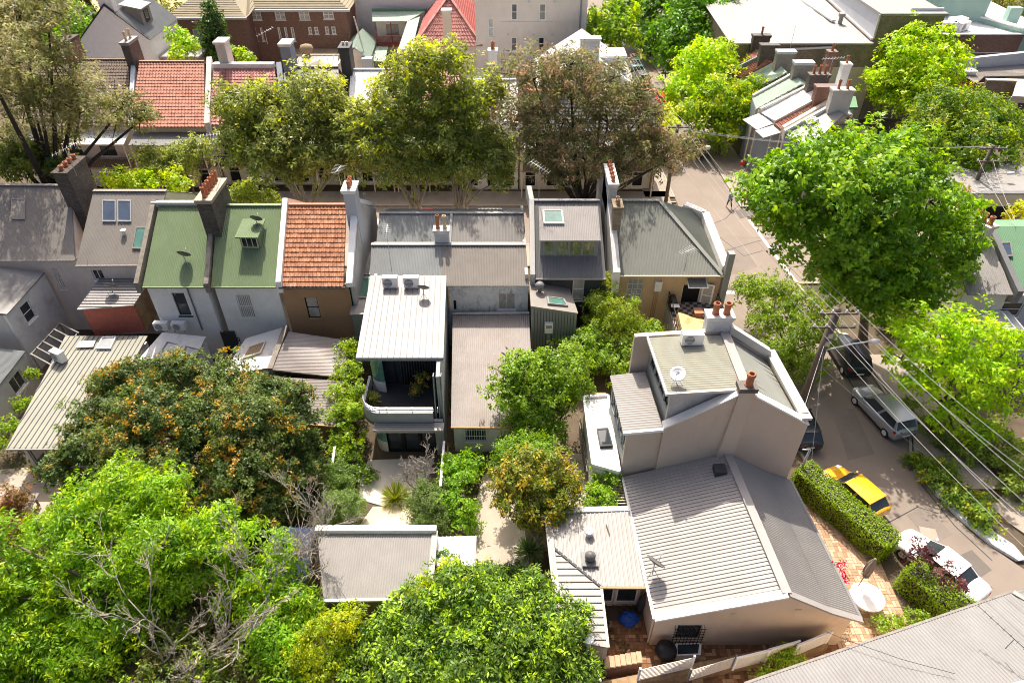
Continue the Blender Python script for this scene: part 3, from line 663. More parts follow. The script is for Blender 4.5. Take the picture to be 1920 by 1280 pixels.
# lean-to
T = [P('E860,742', 3.35), P('E1287,738', 3.35), P((1001, 800), 2.65), P('J1088,474', 2.65)]
sheet(h, T, 'zinc_pink', 'corr', .13, .022, name='lean_to_roof')
piece('flashing', h, T[0] + V(0,0,.08), T[1] + V(0,0,.08), .2, .06, 'greywall')
wa, wb = (T[3].x + .1, T[3].y + .35), (T[2].x - .1, T[2].y + .35)
wallw(h, wa, wb, -.1, 2.5, 'white_dirty', [('J1162,484', 'J1288,560', dict(gm='glass', bars=9, ny=1, fm='white_dirty'))], name='lean_to_wall')
wall(h, (T[1].x - .1, T[1].y), (T[1].x + .05, T[1].y) if False else (T[1].x + .1, T[1].y), -.1, 2.4, 'greywall', name='lean_to_wall')
wall(h, (wb[0], wb[1] + .22), (T[1].x, T[1].y), -.1, [(0, 2.5), (12, 3.2)], 'greywall', name='lean_to_wall'); wall(h, (T[0].x + .1, T[0].y), (wa[0], wa[1] + .22), -.1, 2.4, 'greywall', name='lean_to_wall')
piece('gutter', h, T[3] + V(0,-.05,-.04), T[2] + V(0,-.05,-.04), .12, .1, 'brown')
# balcony wing
z6 = 6.35
R = [P('E402,528', z6), P('E822,522', z6), P('E808,977', z6), P('E318,987', z6)]; R[0].y = R[1].y = (R[0].y + R[1].y) / 2; R[2].y = R[3].y = (R[2].y + R[3].y) / 2
R[0].x = R[3].x - .48; R[1].x = R[2].x - .44
sheet(h, R, 'zinc_pale', 'seam', .38, .045, d=R[3] - R[0], name='wing_roof', seam_mat='zinc_dark', th=.16)
piece('fascia', h, R[3] + V(0,-.03,-.1), R[2] + V(0,-.03,-.1), .05, .24, 'zinc_cool')
yf = 28.45; x0 = P('i75,660', 4.1).x; x1 = P('i805,660', 4.1).x; xr = R[2].x - .12
yg = R[3].y + 1.2          # glazed back wall of the balcony
def curve(rad, y_front, xl, xr_, yb, n=8):
    pts = [(xl, yb), (xl, y_front + rad)]
    for i in range(1, n + 1):
        a = math.pi + math.pi / 2 * i / n; pts.append((xl + rad + rad * math.cos(a), y_front + rad + rad * math.sin(a)))
    pts.append((xr_, y_front)); return pts
cv = curve(1.1, yf, x0, x1, yg)
def ribbon(pts, z0_, z1_, th, name, mt, par=None):
    b = MB()
    for i, (p0, p1) in enumerate(zip(pts, pts[1:])):
        d = Vector((p1[0] - p0[0], p1[1] - p0[1], 0)).normalized(); a = Vector((-d.y, d.x, 0)) * th
        q0, q1 = Vector((*p0, 0)), Vector((*p1, 0)); Z0, Z1 = V(0,0,z0_), V(0,0,z1_)
        b.hexa([q0 + Z0, q1 + Z0, q1 + a + Z0, q0 + a + Z0, q0 + Z1, q1 + Z1, q1 + a + Z1, q0 + a + Z1])
    return b.build(name, mt, par or h)
zf = 3.0
bal = MB().prism([V(*q, zf) for q in cv] + [V(x1, yg, zf)], (0, 0, -.25)).build('balcony', 'charcoal', h)
ribbon(cv, 2.72, 3.78, .14, 'balcony_wall', 'cladding_pale', bal)
for i in range(3): ribbon([(q[0] + .04, q[1] + .05) for q in cv[1:]], 3.9 + .13*i, 3.935 + .13*i, .035, 'rail', 'alum', bal)
for i in (2, 6, 9): piece('rail_post', bal, V(cv[i][0] + .06, cv[i][1] + .07, 3.78), V(cv[i][0] + .06, cv[i][1] + .07, 4.2), .04, .04, 'alum')
for i in range(3):
    q = V(x0 + 1.6 + i * 1.5, yf + .07, 3.78); piece('rail_post', bal, q, q + V(0,0,.42), .04, .04, 'alum')
gw = (R[3].x + .9, yg), (x1 + .1, yg)
wl = wall(h, gw[0], gw[1], zf, z6 - .2, 'charcoal', [(.15, zf + .06, gw[1][0] - gw[0][0] - .1, z6 - .35)], name='balcony_back_wall')
for i in range(4):
    wd = (gw[1][0] - gw[0][0] - .25) / 4; window(h, gw[0], gw[1], (.15 + wd * i, zf + .06, .15 + wd * (i + 1), z6 - .35), 'black', 'glass', 1, 1, sill=False, fw=.05)
cg = curve(.75, R[3].y + .55, R[3].x + .45, R[3].x + 1.35, yg + 1.2, 6); ribbon(cg, zf + .85, z6 - .2, .04, 'curved_glass', 'glass_green'); ribbon(cg, zf, zf + .85, .12, 'curved_sill_wall', 'white_dirty')
# curtain folds behind the glass
b = MB()
for i in range(14): b.tube([V(gw[0][0] + 1.4 + i*.17, yg - .03, zf + .1), V(gw[0][0] + 1.4 + i*.17, yg - .03, z6 - .4)], .05, 6)
b.build('curtain', 'charcoal', h, smooth=True)
# right hand screen and fins
wall(h, (xr, yf + .6), (R[1].x - .1, R[1].y), -.1, z6 - .18, 'cladding_pale', name='side_wall')
wall(h, (R[0].x + .5, R[0].y), (x0 + .35, yg), -.1, z6 - .18, 'cladding', name='side_wall')
for i in range(3): piece('fin', h, V(x1 + .12 + .22*i, yf + .5, 2.4), V(x1 + .12 + .22*i, yf + .9, z6 - .3 - .0*i), .06, .35, 'cladding')
wall(h, (x1 + .02, yf + .1), (xr, yf + .1), -.1, 3.0, 'cladding_pale', name='wing_wall')
aw = [P('i205,886', 3.02), P('i912,886', 3.02)]; aw[0].y = aw[1].y = aw[0].y
MB().box((aw[0].x, aw[0].y, 2.78), (aw[1].x, yf + .02, 2.98)).build('awning', 'zinc', h)
for i in range(5): piece('awning_batten', h, V(aw[0].x + .05, aw[0].y + .1 + i*.16, 3.0), V(x1 + .05, aw[0].y + .1 + i*.16, 3.0), .03, .03, 'zinc_dark')
ga, gb = (x0 + 1.25, yf + .35), (x1 + .02, yf + .35); Lg = gb[0] - ga[0]
wallw(h, ga, gb, -.05, 2.75, 'black', [(None, (.05 + Lg*i/3, .02, Lg*(i+1)/3 - .05, 2.6), dict(fm='black', gm='glass', ny=1, sill=False, fw=.09)) for i in range(3)], name='ground_floor_wall')
cg = curve(.8, yf + .35, x0 + .45, x0 + 1.3, yg, 6); ribbon(cg, .9, 2.75, .04, 'curved_glass', 'glass_green'); ribbon(cg, -.05, .9, .12, 'curved_sill_wall', 'greywall')
# glazed link on the left of the wing
K_ = [P('E362,395', 5.2), P('E408,392', 5.2), P('E398,740', 4.7), P('E284,742', 4.7)]
sheet(h, K_, 'zinc_pale', 'flat', name='link_roof')
skylight(h, K_, ['E365,435', 'E405,435', 'E402,525', 'E358,525'], None, 'zinc', 'glass_pale', .1); skylight(h, K_, ['E345,540', 'E400,540', 'E385,655', 'E330,655'], None, 'zinc', 'glass_green', .1)
wall(h, (K_[3].x + .1, K_[3].y + .15), (R[3].x + .6, K_[3].y + .15), -.1, 4.5, 'cladding', name='link_wall'); wall(h, (K_[0].x + .1, K_[0].y), (K_[3].x + .1, K_[3].y + .37), -.1, 4.5, 'greywall', name='link_wall')
MIDX = (T[1].x, B1.x)
# ================================================================= grey clad house with the four light dormer
h = thing('terrace_house', 'dark grey clad house with a four light dormer and a skylight', 'house', P((1060, 700)), GR)
A, B = P('E1298,106', 9.0), P('E1680,106', 9.0); D, C = P('E1300,540', 5.8), P('E1690,540', 5.8); A.y = B.y; D.y = C.y
A.x = D.x = B1.x + .65; C.x = B.x + .2
ro, f1, f2 = gable_house(h, A, B, C, D, 'zinc_dark', 'charcoal', [('E1532,548', 'E1588,662', dict(gm='curtain'))])
dy = 40.7; zt = 8.15
q0, q1 = PY('E1345,318', dy), PY('E1686,318', dy); q0.z = q1.z = zt
dw = [('E1368,334', 'E1430,416', {}), ('E1441,334', 'E1505,416', {}), ('E1514,334', 'E1580,416', {}), ('E1587,334', 'E1650,416', {})]
wallw(h, (q0.x + .08, dy + .25), (q1.x - .08, dy + .25), 6.3, zt - .05, 'cladding', [(a, b_, dict(fm='cladding_pale', gm='glass_tree_reflection', ny=1, sill=False, rec=.03)) for a, b_, _ in dw], name='dormer_wall')
wall(h, (q1.x - .08, dy + .47), (q1.x - .08, A.y), 6.3, zt + .2, 'cladding', name='dormer_wall'); wall(h, (q0.x + .08, A.y), (q0.x + .08, dy + .47), 6.3, zt + .2, 'cladding_pale', name='dormer_wall')
r0, r1 = P('E1335,142', 9.15), P('E1652,136', 9.15); r0.y = r1.y = (r0.y + r1.y) / 2
DR = [V(q0.x - .0, r0.y, 9.15), V(q1.x + .0, r0.y, 9.15), q1 + V(0,-.1,0), q0 + V(0,-.1,0)]
sheet(h, DR, 'zinc_pale', 'corr', .12, .02, name='dormer_roof')
skylight(h, DR, ['E1362,166', 'E1470,166', 'E1482,240', 'E1365,240'], None, 'white', 'glass_green', .16)
parapet(h, [V(A.x - .3, A.y + 4.5, 7.5), V(A.x - .3, A.y + .9, 9.7), V(A.x - .12, A.y - .2, 9.2), V(D.x - .1, D.y, 6.1)], .34, 1.0, 'greywall', 'party_wall')
EX = [P('E1286,552', 5.3), P('E1522,547', 5.0), P('E1560,738', 4.6), P('E1296,693', 5.2)]; EX[3].y = EX[2].y = (EX[3].y + EX[2].y) / 2; EX[0].y = EX[1].y = D.y + .3
EX[1].x = EX[2].x - .4; EX[1].z = 4.7
sheet(h, EX, 'zinc_warm', 'flat', name='extension_roof')
skylight(h, EX, ['E1383,648', 'E1480,660', 'E1502,700', 'E1388,688'], None, 'zinc', 'glass_green', .14)
e1, e2 = (EX[3].x + .06, EX[3].y + .1), (EX[2].x - .06, EX[2].y + .1)
wall(h, e1, e2, -.1, [(0, 5.1), (4, 4.5)], 'cladding', name='extension_wall')
Lx = e2[0] - e1[0]
for i in range(1, 15): u = Lx * i / 15; piece('cladding_batten', h, wallpt(e1, e2, u, .2, .012), wallpt(e1, e2, u, 5.05 - .6*u/Lx - .12, .012), .03, .025, 'charcoal', up=(0, 1, 0))
wall(h, (e2[0], e2[1] + .22), (EX[1].x, EX[1].y), -.1, 4.5, 'charcoal', name='extension_wall'); wall(h, (e1[0], EX[1].y), (e1[0], e1[1] + .22), -.1, 5.0, 'cladding', name='extension_wall')
vq = P('E1345,600', 5.35); MB().lathe([(.13, -.3), (.13, .15), (.3, .2), (.33, .35), (.2, .52), (.02, .55)], vq, 14).build('roof_vent', 'zinc_dark', h, smooth=True)
bx = PV('E1395,808', e1, e2); q = wallpt(e1, e2, bx[0], bx[1], 0)
o = MB().box((q.x - .28, q.y - .3, q.z - .4), (q.x + .28, q.y - .005, q.z + .4)).build('water_heater', 'white', h); MB().box((q.x - .2, q.y - .312, q.z + .05), (q.x + .2, q.y - .302, q.z + .3)).build('heater_panel', 'zinc_pale', o)
MB().box((q.x - .1, q.y - .15, q.z - 1.3), (q.x + .1, q.y - .005, q.z - .4)).build('pipe_cover', 'cladding_pale', h)
# party wall with old chimneys on its right
px0 = C.x + .55
wl = parapet(h, [V(px0, A.y + 6, 9.0), V(px0, A.y + 2.2, 10.0), V(px0, A.y - .4, 9.2), V(px0 + .15, D.y, 6.3)], .5, 6, 'white_dirty', 'party_wall')
ch = chimney(h, (px0 + .05, A.y + 1.0), .6, 3.2, 8, 10.6, 'brick_white', 5, 'y', cap='white_dirty', poth=.45)
ch = chimney(h, (px0 + .25, A.y - 1.9), .55, 1.1, 5.8, 9.8, 'brick_old', 2, 'y', cap='brick_old', poth=.4, potm='timber')
# ================================================================= corner house
h = thing('corner_house', 'tan corner house with grey hipped iron roof beside the street', 'house', P((1270, 600)))
ze = 4.8; zr = 8.0
A, B = P('F442,106', zr), P('F702,106', zr); C, D = P('F1056,520', ze), P('F468,524', ze); A.y = B.y; C.y = D.y
A.x = px0 + .35; D.x = A.x + .1
E_ = V(15.4, 49.8, ze)
sheet(h, [A, B, C, D], 'corner_roof', 'corr', .11, .022)
Hs = [B, V(B.x + .01, B.y, zr), V(15.5, B.y + 4.2, ze), C]
sheet(h, [B, V(15.3, B.y + 4.0, ze), C], 'corner_roof', 'corr', .11, .022, d=(1, 0, -.6), name='hip_roof')
sheet(h, [A, B, V(15.3, B.y + 4.0, ze), V(A.x, B.y + 4.5, ze)], 'corner_roof', 'corr', .11, .022, d=(0, 1, -.6), name='front_roof')
piece('ridge_cap', h, A + V(0,0,.04), B + V(0,0,.04), .36, .06, 'corner_roof'); piece('hip_cap', h, B + V(0,0,.04), C + V(0,0,.05), .34, .06, 'corner_roof')
w1 = (D.x + .1, D.y + .3); w2 = (15.35, C.y + .3)
wallw(h, w1, w2, -.1, ze - .05, 'tan', [('F530,548', 'F600,660', dict(gm='glass_pale', nx=3, ny=4, fw=.05)), ('o650,432', 'o865,742', dict(fm='white', gm='black', ny=1, sill=False, name='doorway'))])
# open glazed door leaf
dq = PV('o865,742', w1, w2); hq = wallpt(w1, w2, dq[0], dq[1], .02); du, dz0 = dq[0], dq[1]
lf = (hq.x + .02, hq.y - .05), (hq.x + .85, hq.y - .35); window(h, lf[0], lf[1], (0, dz0 + .05, .88, dz0 + 2.1), 'white', 'curtain', 1, 2, sill=False, fw=.13, rec=0, name='door')
aq0, aq1 = PV('o700,330', w1, w2), PV('o985,330', w1, w2)
o = MB().hexa([wallpt(w1, w2, aq0[0], aq0[1] - .02, .01), wallpt(w1, w2, aq1[0], aq0[1] - .02, .01), wallpt(w1, w2, aq1[0] + .03, aq0[1] - .3, .85), wallpt(w1, w2, aq0[0] + .03, aq0[1] - .3, .85)] +
          [wallpt(w1, w2, aq0[0], aq0[1] + .02, .01), wallpt(w1, w2, aq1[0], aq0[1] + .02, .01), wallpt(w1, w2, aq1[0] + .03, aq0[1] - .26, .85), wallpt(w1, w2, aq0[0] + .03, aq0[1] - .26, .85)]).build('door_awning', 'zinc_dark', h)
for u_, z_ in ((aq0[0], aq0[1]), (aq1[0], aq0[1])): piece('awning_bracket', o, wallpt(w1, w2, u_, z_ + .03, .02), wallpt(w1, w2, u_ + .03, z_ - .25, .86), .06, .05, 'white')
piece('awning_bracket', o, wallpt(w1, w2, aq0[0], aq0[1] - .27, .87), wallpt(w1, w2, aq1[0] + .05, aq0[1] - .27, .87), .06, .05, 'white')
bq = PV('F694,576', w1, w2); q = wallpt(w1, w2, *bq)
o = MB().box((q.x - .26, q.y - .3, q.z - .42), (q.x + .26, q.y - .005, q.z + .42)).build('water_heater', 'white', h)
for i in range(3): MB().tube([V(q.x - .15 + .13*i, q.y - .08, q.z - .42), V(q.x - .2 + .13*i, q.y - .08, .6)], .02, 6).build('pipe', 'brown', h)
wall(h, (15.6, C.y + .3), (15.75, 49.5), -.1, 5.25, 'white_dirty', name='side_wall', th=.4)
wall(h, (15.75, 49.5), (14.3, 51), -.1, 5.25, 'white_dirty', name='corner_wall', th=.4); wall(h, (14.3, 51), (A.x, 51), -.1, 5.0, 'tan', name='front_wall', th=.3)
wall(h, (A.x + .1, 51), (D.x + .1, D.y + .52), -.1, 4.8, 'tan', name='side_wall')
parapet(h, [V(14.3, 50.9, 5.42), V(15.65, 49.5, 5.42), V(15.5, C.y + .3, 5.42)], .6, .18, 'white', 'parapet_coping')
piece('gutter', h, D + V(0,-.05,-.05), C + V(.1,-.05,-.05), .12, .1, 'cream')
bl = P((1346, 575), 2.2); bl = V(15.45, C.y + .05, 0)
MB().box((15.3, C.y - .2, 0), (15.75, C.y + .29, 6.7)).build('blade_wall', 'zinc_cool', h)
# raised terrace
zt = 2.2
TE = [P('o420,770', zt), P('o1120,770', zt), P((1335, 640), zt), P('o300,1180', zt)]; TE[0].y = TE[1].y = w1[1] - .01; TE[1].x = 15.3; TE[2].x = 15.3; TE[2].y = TE[3].y = 33.2; TE[3].x = TE[0].x + .2
ter = MB().prism([q + V(0,0,-.02) for q in TE], (0, 0, -.25)).build('terrace', 'concrete', h)
wall(h, (TE[3].x, TE[3].y), (TE[2].x, TE[2].y), -.1, 1.9, 'tan', name='terrace_wall'); wall(h, (TE[0].x, TE[0].y), (TE[3].x, TE[3].y + .22), -.1, 1.9, 'greywall', name='terrace_wall')
wall(h, (TE[2].x, TE[2].y + .22), (TE[1].x, TE[1].y), -.1, 1.9, 'mushroom', name='terrace_wall')
# chequered tiles
dm('tile_pale', (.42, .40, .37), .7, .1, 3); dm('tile_brown', (.11, .075, .065), .7, .15, 3); tm = {0: 'tile_pale', 1: 'tile_brown'}
for i in range(14):
    for j in range(12):
        x = TE[0].x + .3 + i * .3; y = TE[0].y - .2 - j * .3
        if x < 15.1: piece('tile', ter, V(x, y - .145, zt - .008), V(x, y + .145, zt - .008), .29, .03, tm[(i + j) % 2])
for (x, y0, y1) in ((TE[0].x + .05, TE[0].y - .1, TE[3].y + .3), (15.2, TE[0].y - .3, TE[2].y + .3)):
    o = piece('handrail', h, V(x, y0, zt + 1.0), V(x, y1, zt + 1.0), .05, .05, 'black')
    for i in range(16): yy = y0 + (y1 - y0) * i / 15; piece('baluster', h, V(x, yy, zt), V(x, yy, zt + 1.0), .025, .025, 'black')
# ================================================================= big mushroom coloured house on the right
h = thing('gabled_house', 'large mushroom rendered house with raked gable wall and grey ribbed roofs', 'house', (11, 20, 0))
YG = 24.4                                   # plane of the tall gable wall
e0, e1, r0, r1 = V(6.15, YG, 2.95), P('I875,945', 2.95), V(11.45, YG, 5.0), P('I1530,822', 5.0)
e1.y = r1.y = 16.25
k0, k1 = V(15.35, YG, 2.75), P('H885,950', 2.75); k1.y = 16.25
sheet(h, [r0, r1, e1, e0], 'zinc_pale', 'rib', .2, .035, d=(-1, 0, -.4), name='lower_roof')
m0, m1 = r0.lerp(k0, .6) + V(0,0,-.12), r1.lerp(k1, .6) + V(0,0,-.12)
sheet(h, [r0, r1, m1, m0], 'zinc', 'corr', .12, .022, d=(1, 0, -.4), name='lower_roof'); sheet(h, [m0, m1, k1, k0], 'zinc', 'corr', .12, .022, d=(1, 0, -.2), name='lower_roof')
parapet(h, [r0 + V(0,0,.09), r1 + V(0,-.04,.09)], .42, .09, 'zinc_pale', 'ridge_cap')
parapet(h, [e1 + V(-.05,-.05,.1), r1 + V(0,-.05,.1)], .42, .12, 'white', 'barge_capping'); parapet(h, [r1 + V(.1,-.05,.08), m1 + V(0,-.05,.08), k1 + V(.05,-.05,.08)], .3, .12, 'zinc_pale', 'barge_capping')
g0, g1 = (e1.x + .12, 16.4), (k1.x - .25, 16.4); Lg = g1[0] - g0[0]
gp = [(0, 2.8), (r1.x - g0[0], 4.85), (m1.x - g0[0], m1.z - .12), (Lg, 2.6)]
wallw(h, g0, g1, -.1, gp, 'beige', [('l728,438', 'l905,560', dict(fm='charcoal', gm='glass', nx=3, ny=1, sill='beige'))], name='gable_wall')
cq = [P(p_, .42) for p_ in ('l698,606', 'l936,602', 'l930,708', 'l700,716')]; MB().prism([q + V(0,0,-.01) for q in cq], (0,0,-.4)).build('cellar_light_box', 'white', h); skylight(h, cq, ['l698,606', 'l936,602', 'l930,708', 'l700,716'], None, 'white', 'glass', .06)
# iron grille before the window
ga, gb = PV('l700,440', g0, g1), PV('l915,575', g0, g1); b = MB()
for i in range(9): u = ga[0] + (gb[0] - ga[0]) * i / 8; b.bar(wallpt(g0, g1, u, gb[1], .2), wallpt(g0, g1, u, ga[1], .2), .022, .022)
for i in range(7): z_ = ga[1] + (gb[1] - ga[1]) * i / 6; b.bar(wallpt(g0, g1, ga[0] - .06, z_, .2), wallpt(g0, g1, gb[0] + .06, z_, .2), .022, .022)
for u in (ga[0], gb[0]): b.bar(wallpt(g0, g1, u, ga[1], .0), wallpt(g0, g1, u, ga[1], .2), .02, .02)
b.build('window_grille', 'black', h)
for p_ in ('l1225,338', 'l1808,300'):
    q = PV(p_, g0, g1); MB().hexa([wallpt(g0, g1, q[0]+a, q[1]+c, .012) for a, c in ((-.15,-.06),(.15,-.06),(.15,.06),(-.15,.06))] + [wallpt(g0, g1, q[0]+a, q[1]+c, .0) for a, c in ((-.15,-.06),(.15,-.06),(.15,.06),(-.15,.06))]).build('air_brick', 'mushroom', h)
wall(h, (6.35, YG), (g0[0], g0[1] + .22), -.1, 2.8, 'beige', name='side_wall'); wall(h, (g1[0], g1[1] + .22), (15.1, YG), -.1, 2.6, 'mushroom', name='side_wall')
piece('gutter', h, e0 + V(-.06,0,-.03), e1 + V(-.06,-.1,-.03), .13, .1, 'alum'); piece('gutter', h, k0 + V(.06,0,-.03), k1 + V(.06,0,-.03), .13, .1, 'zinc_dark')
MB().tube([e1 + V(-.05,.0,-.1), V(g0[0] - .06, g0[1] + .1, 2.5), V(g0[0] - .06, g0[1] + .1, .1)], .045, 8).build('downpipe', 'cream', h)
vq = V(10.85, 23.3, 4.75); MB().box((vq.x - .3, vq.y - .3, vq.z - .1), (vq.x + .3, vq.y + .3, vq.z + .28)).build('roof_vent', 'charcoal', h)
# upper part behind the gable wall
XR = 15.2
gl = [(0, 6.85), (11.35 - 7.85, 9.25), (11.9 - 7.85, 9.25), (XR - 7.85, 7.15)]
wall(h, (7.85, YG), (XR, YG), 2.0, gl, 'mushroom', name='gable_wall', th=.35)
parapet(h, [V(7.8, YG + .17, 6.93), V(11.2, YG + .17, 9.33)], .52, .1, 'white_dirty', 'raked_coping'); parapet(h, [V(12.1, YG + .17, 9.2), V(XR + .02, YG + .17, 7.22)], .5, .1, 'white', 'raked_coping')
ch = MB().hexa([(10.9, YG - .22, 4.6), (11.75, YG - .22, 4.6), (11.75, YG + .4, 4.6), (10.9, YG + .4, 4.6), (11.18, YG - .1, 9.5), (11.95, YG - .1, 9.5), (11.95, YG + .45, 9.5), (11.18, YG + .45, 9.5)]).build('chimney', 'mushroom', h)
MB().box((11.1, YG - .16, 9.5), (12.03, YG + .52, 9.75)).build('chimney_cap', 'brick_dark', ch); pots(ch, [(11.62, YG + .18, 9.75)], 'terracotta', .75, .2)
YB = 29.2
wall(h, (XR, YG + .35), (14.75, YB), -.1, 7.65, 'mushroom', name='side_wall', th=.35); wall(h, (14.75, YB + .3), (6.5, YB + .3), -.1, [(0, 7.4), (14.75 - 11.4, 9.4), (8, 9.0)], 'mushroom', name='back_wall', th=.3)
parapet(h, [V(XR - .17, YG - .02, 7.6), V(14.58, YB + .4, 7.75)], .55, .16, 'greywall', 'parapet_coping'); parapet(h, [V(14.5, YB + .15, 7.95), V(11.9, YB + .15, 9.75)], .42, .5, 'greywall', 'parapet_coping')
RS = [V(11.55, YB, 9.3), V(11.75, YG + .36, 9.2), V(14.8, YG + .36, 7.25), V(14.4, YB, 7.25)]
sheet(h, RS, 'corner_roof', 'seam', .45, .02, d=(1, -.0, -.6), name='upper_roof')
chimney(h, (11.25, 29.55), 1.35, .65, 8.5, 10.35, 'brick_white', 0, cap='white_dirty'); pots(h, [(11.0, 29.55, 10.35), (11.6, 29.55, 10.35)], 'terracotta', .7, .19)
BXR = [P('j365,132', 9.0), P('j945,120', 9.3), P('j1108,545', 9.3), P('j520,582', 9.0)]
sheet(h, BXR, 'olive_roof', 'corr', .16, .02, d=(1, 0, 0), name='upper_roof')
parapet(h, [BXR[1] + V(.25,.1,.1), BXR[2] + V(.25,0,.1)], .5, .12, 'zinc_pale', 'ridge_cap'); parapet(h, [BXR[3] + V(0,-.06,.02), BXR[2] + V(0,-.06,.02)], .12, .16, 'greywall', 'fascia'); parapet(h, [BXR[0] + V(-.05,0,.02), BXR[3] + V(-.05,-.1,.02)], .1, .16, 'white', 'fascia')
b0 = (BXR[3].x + .25, BXR[3].y + .2)
wall(h, b0, (11.2, BXR[2].y + .2), 5.5, [(0, 8.85), (3.4, 9.1)], 'greywall', name='upper_wall')
sa, sb = (BXR[0].x + .22, BXR[0].y - .1), (b0[0], b0[1] + .22)
wallw(h, sa, sb, 5.5, 8.85, 'cladding_pale', [(None, (.25 + .98*i, 7.35, 1.15 + .98*i, 8.6), dict(fm='black', gm='glass', ny=1, sill=False)) for i in range(4)], name='upper_wall')
# left wing
LW = [P('j48,442', 6.5), P('j336,412', 6.75), P('j490,868', 6.75), P('j162,897', 6.5)]; LW[1].x = BXR[0].x + .05; LW[0].x = LW[3].x - .2
sheet(h, LW, 'zinc_pale', 'corr', .17, .02, d=(1, 0, 0), name='wing_roof')
parapet(h, [LW[3] + V(0,-.05,.04), LW[2] + V(0,-.05,.04)], .14, .16, 'white', 'fascia')
wa, wb = (LW[3].x + .25, LW[3].y + .15), (7.86, LW[3].y + .15)
wall(h, wa, wb, 1.0, 6.4, 'mushroom', name='wing_wall')
wallw(h, (LW[0].x + .2, LW[0].y), (wa[0], wa[1] + .22), 1.0, 6.4, 'cladding', [(None, (.3 + 1.0*i, 4.5, 1.2 + 1.0*i, 6.1), dict(fm='alum', gm='glass', ny=1, sill=False)) for i in range(4)], name='wing_wall')
# low white flat roof beside it
WF = [P((1094, 746), 3.5), P((1146, 743), 3.5), P((1163, 886), 3.5), P((1111, 872), 3.5)]; WF[1].x = WF[2].x = 5.85
MB().prism([q + V(0,0,0) for q in WF], (0, 0, -.2)).build('flat_roof', 'white_dirty', h)
for a, c in zip(WF, WF[1:] + WF[:1]): piece('roof_upstand', h, a + V(0,0,.08), c + V(0,0,.08), .14, .2, 'white')
skylight(h, WF, ['I582,18', 'I640,15', 'I664,105', 'I600,108'], None, 'black', 'glass', .2)
wall(h, (WF[0].x + .1, WF[0].y), (WF[3].x + .1, WF[3].y), -.1, 3.3, 'white_dirty', name='low_wall'); wall(h, (WF[3].x + .1, WF[3].y - .22), (WF[2].x, WF[2].y), -.1, 3.3, 'white_dirty', name='low_wall')
wall(h, (WF[0].x + .1, 30.4), (5.8, 30.4), 2.2, 3.4, 'timber', name='low_wall')
# carport wings in front
c1, c2, c3, c4 = P((1029, 961), 2.95), P((1181, 957), 2.95), P((1211, 1099), 2.8), P((1125, 1098), 2.7); c2.x = 6.2; c3.x = 6.4
v0 = P((1041, 1029), 2.75)
sheet(h, [c1, c2, c3, c4, v0], 'zinc_pale', 'rib', .22, .035, d=(.0, -1, -.02), name='carport_roof')
q3, q4 = P((1138, 1213), 2.6), P((1058, 1198), 2.6)
sheet(h, [v0 + V(.0,0,-.02), c4 + V(.0,0,-.02), q3, q4], 'zinc_pale', 'seam', .36, .045, d=(1, 0, 0), name='carport_roof', seam_mat='zinc_dark')
piece('valley', h, v0 + V(0,0,.02), c4 + V(0,0,.02), .12, .05, 'charcoal'); piece('gutter', h, c4 + V(0,-.06,-.03), c3 + V(0,-.06,-.03), .12, .1, 'brown'); piece('gutter', h, c4 + V(.06,0,-.05), q3 + V(.06,0,-.02), .12, .1, 'cream')
parapet(h, [c1 + V(-.1,.1,.1), q4 + V(-.12,0,.1)], .34, .12, 'zinc_pale', 'edge_capping'); parapet(h, [c1 + V(0,.1,.1), c2 + V(0,.1,.1)], .3, .12, 'white', 'edge_capping')
wallw(h, (c4.x + .05, c4.y + .5), (6.45, c4.y + .5), -.1, 2.6, 'beige', [('l48,112', 'l140,245', dict(ny=1, sill=False, fw=.09)), ('l180,112', 'l350,245', dict(ny=1, sill=False, fw=.09))], name='courtyard_wall')
wall(h, (c4.x - .1, c4.y + .72), (q3.x - .12, q3.y + .2) , -.1, 2.5, 'beige', name='courtyard_wall')
wall(h, (q4.x + .05, q4.y + .15), (q3.x - .1, q3.y + .15), -.1, 2.4, 'beige', name='carport_wall'); wall(h, (c1.x + .05, c1.y), (q4.x + .05, q4.y + .37), -.1, 2.5, 'beige', name='carport_wall')
for p_, mt in (((1104, 1003), 'alum'), ((1102, 1205), 'alum')):
    q = P(p_, 2.85); MB().lathe([(.16, -.2), (.16, .3), (.24, .32), (.24, .42), (.02, .5)], q, 12).build('roof_vent', mt, h)
q = P((1106, 1048), 2.9); MB().box((q.x - .4, q.y - .4, q.z - .1), (q.x + .4, q.y + .4, q.z + .04)).build('vent_base', 'zinc_dark', h); MB().lathe([(.2, 0), (.2, .1), (.27, .2), (.27, .35), (.12, .5), (.02, .52)], q, 14).build('roof_vent', 'dish_dark', h, smooth=True)
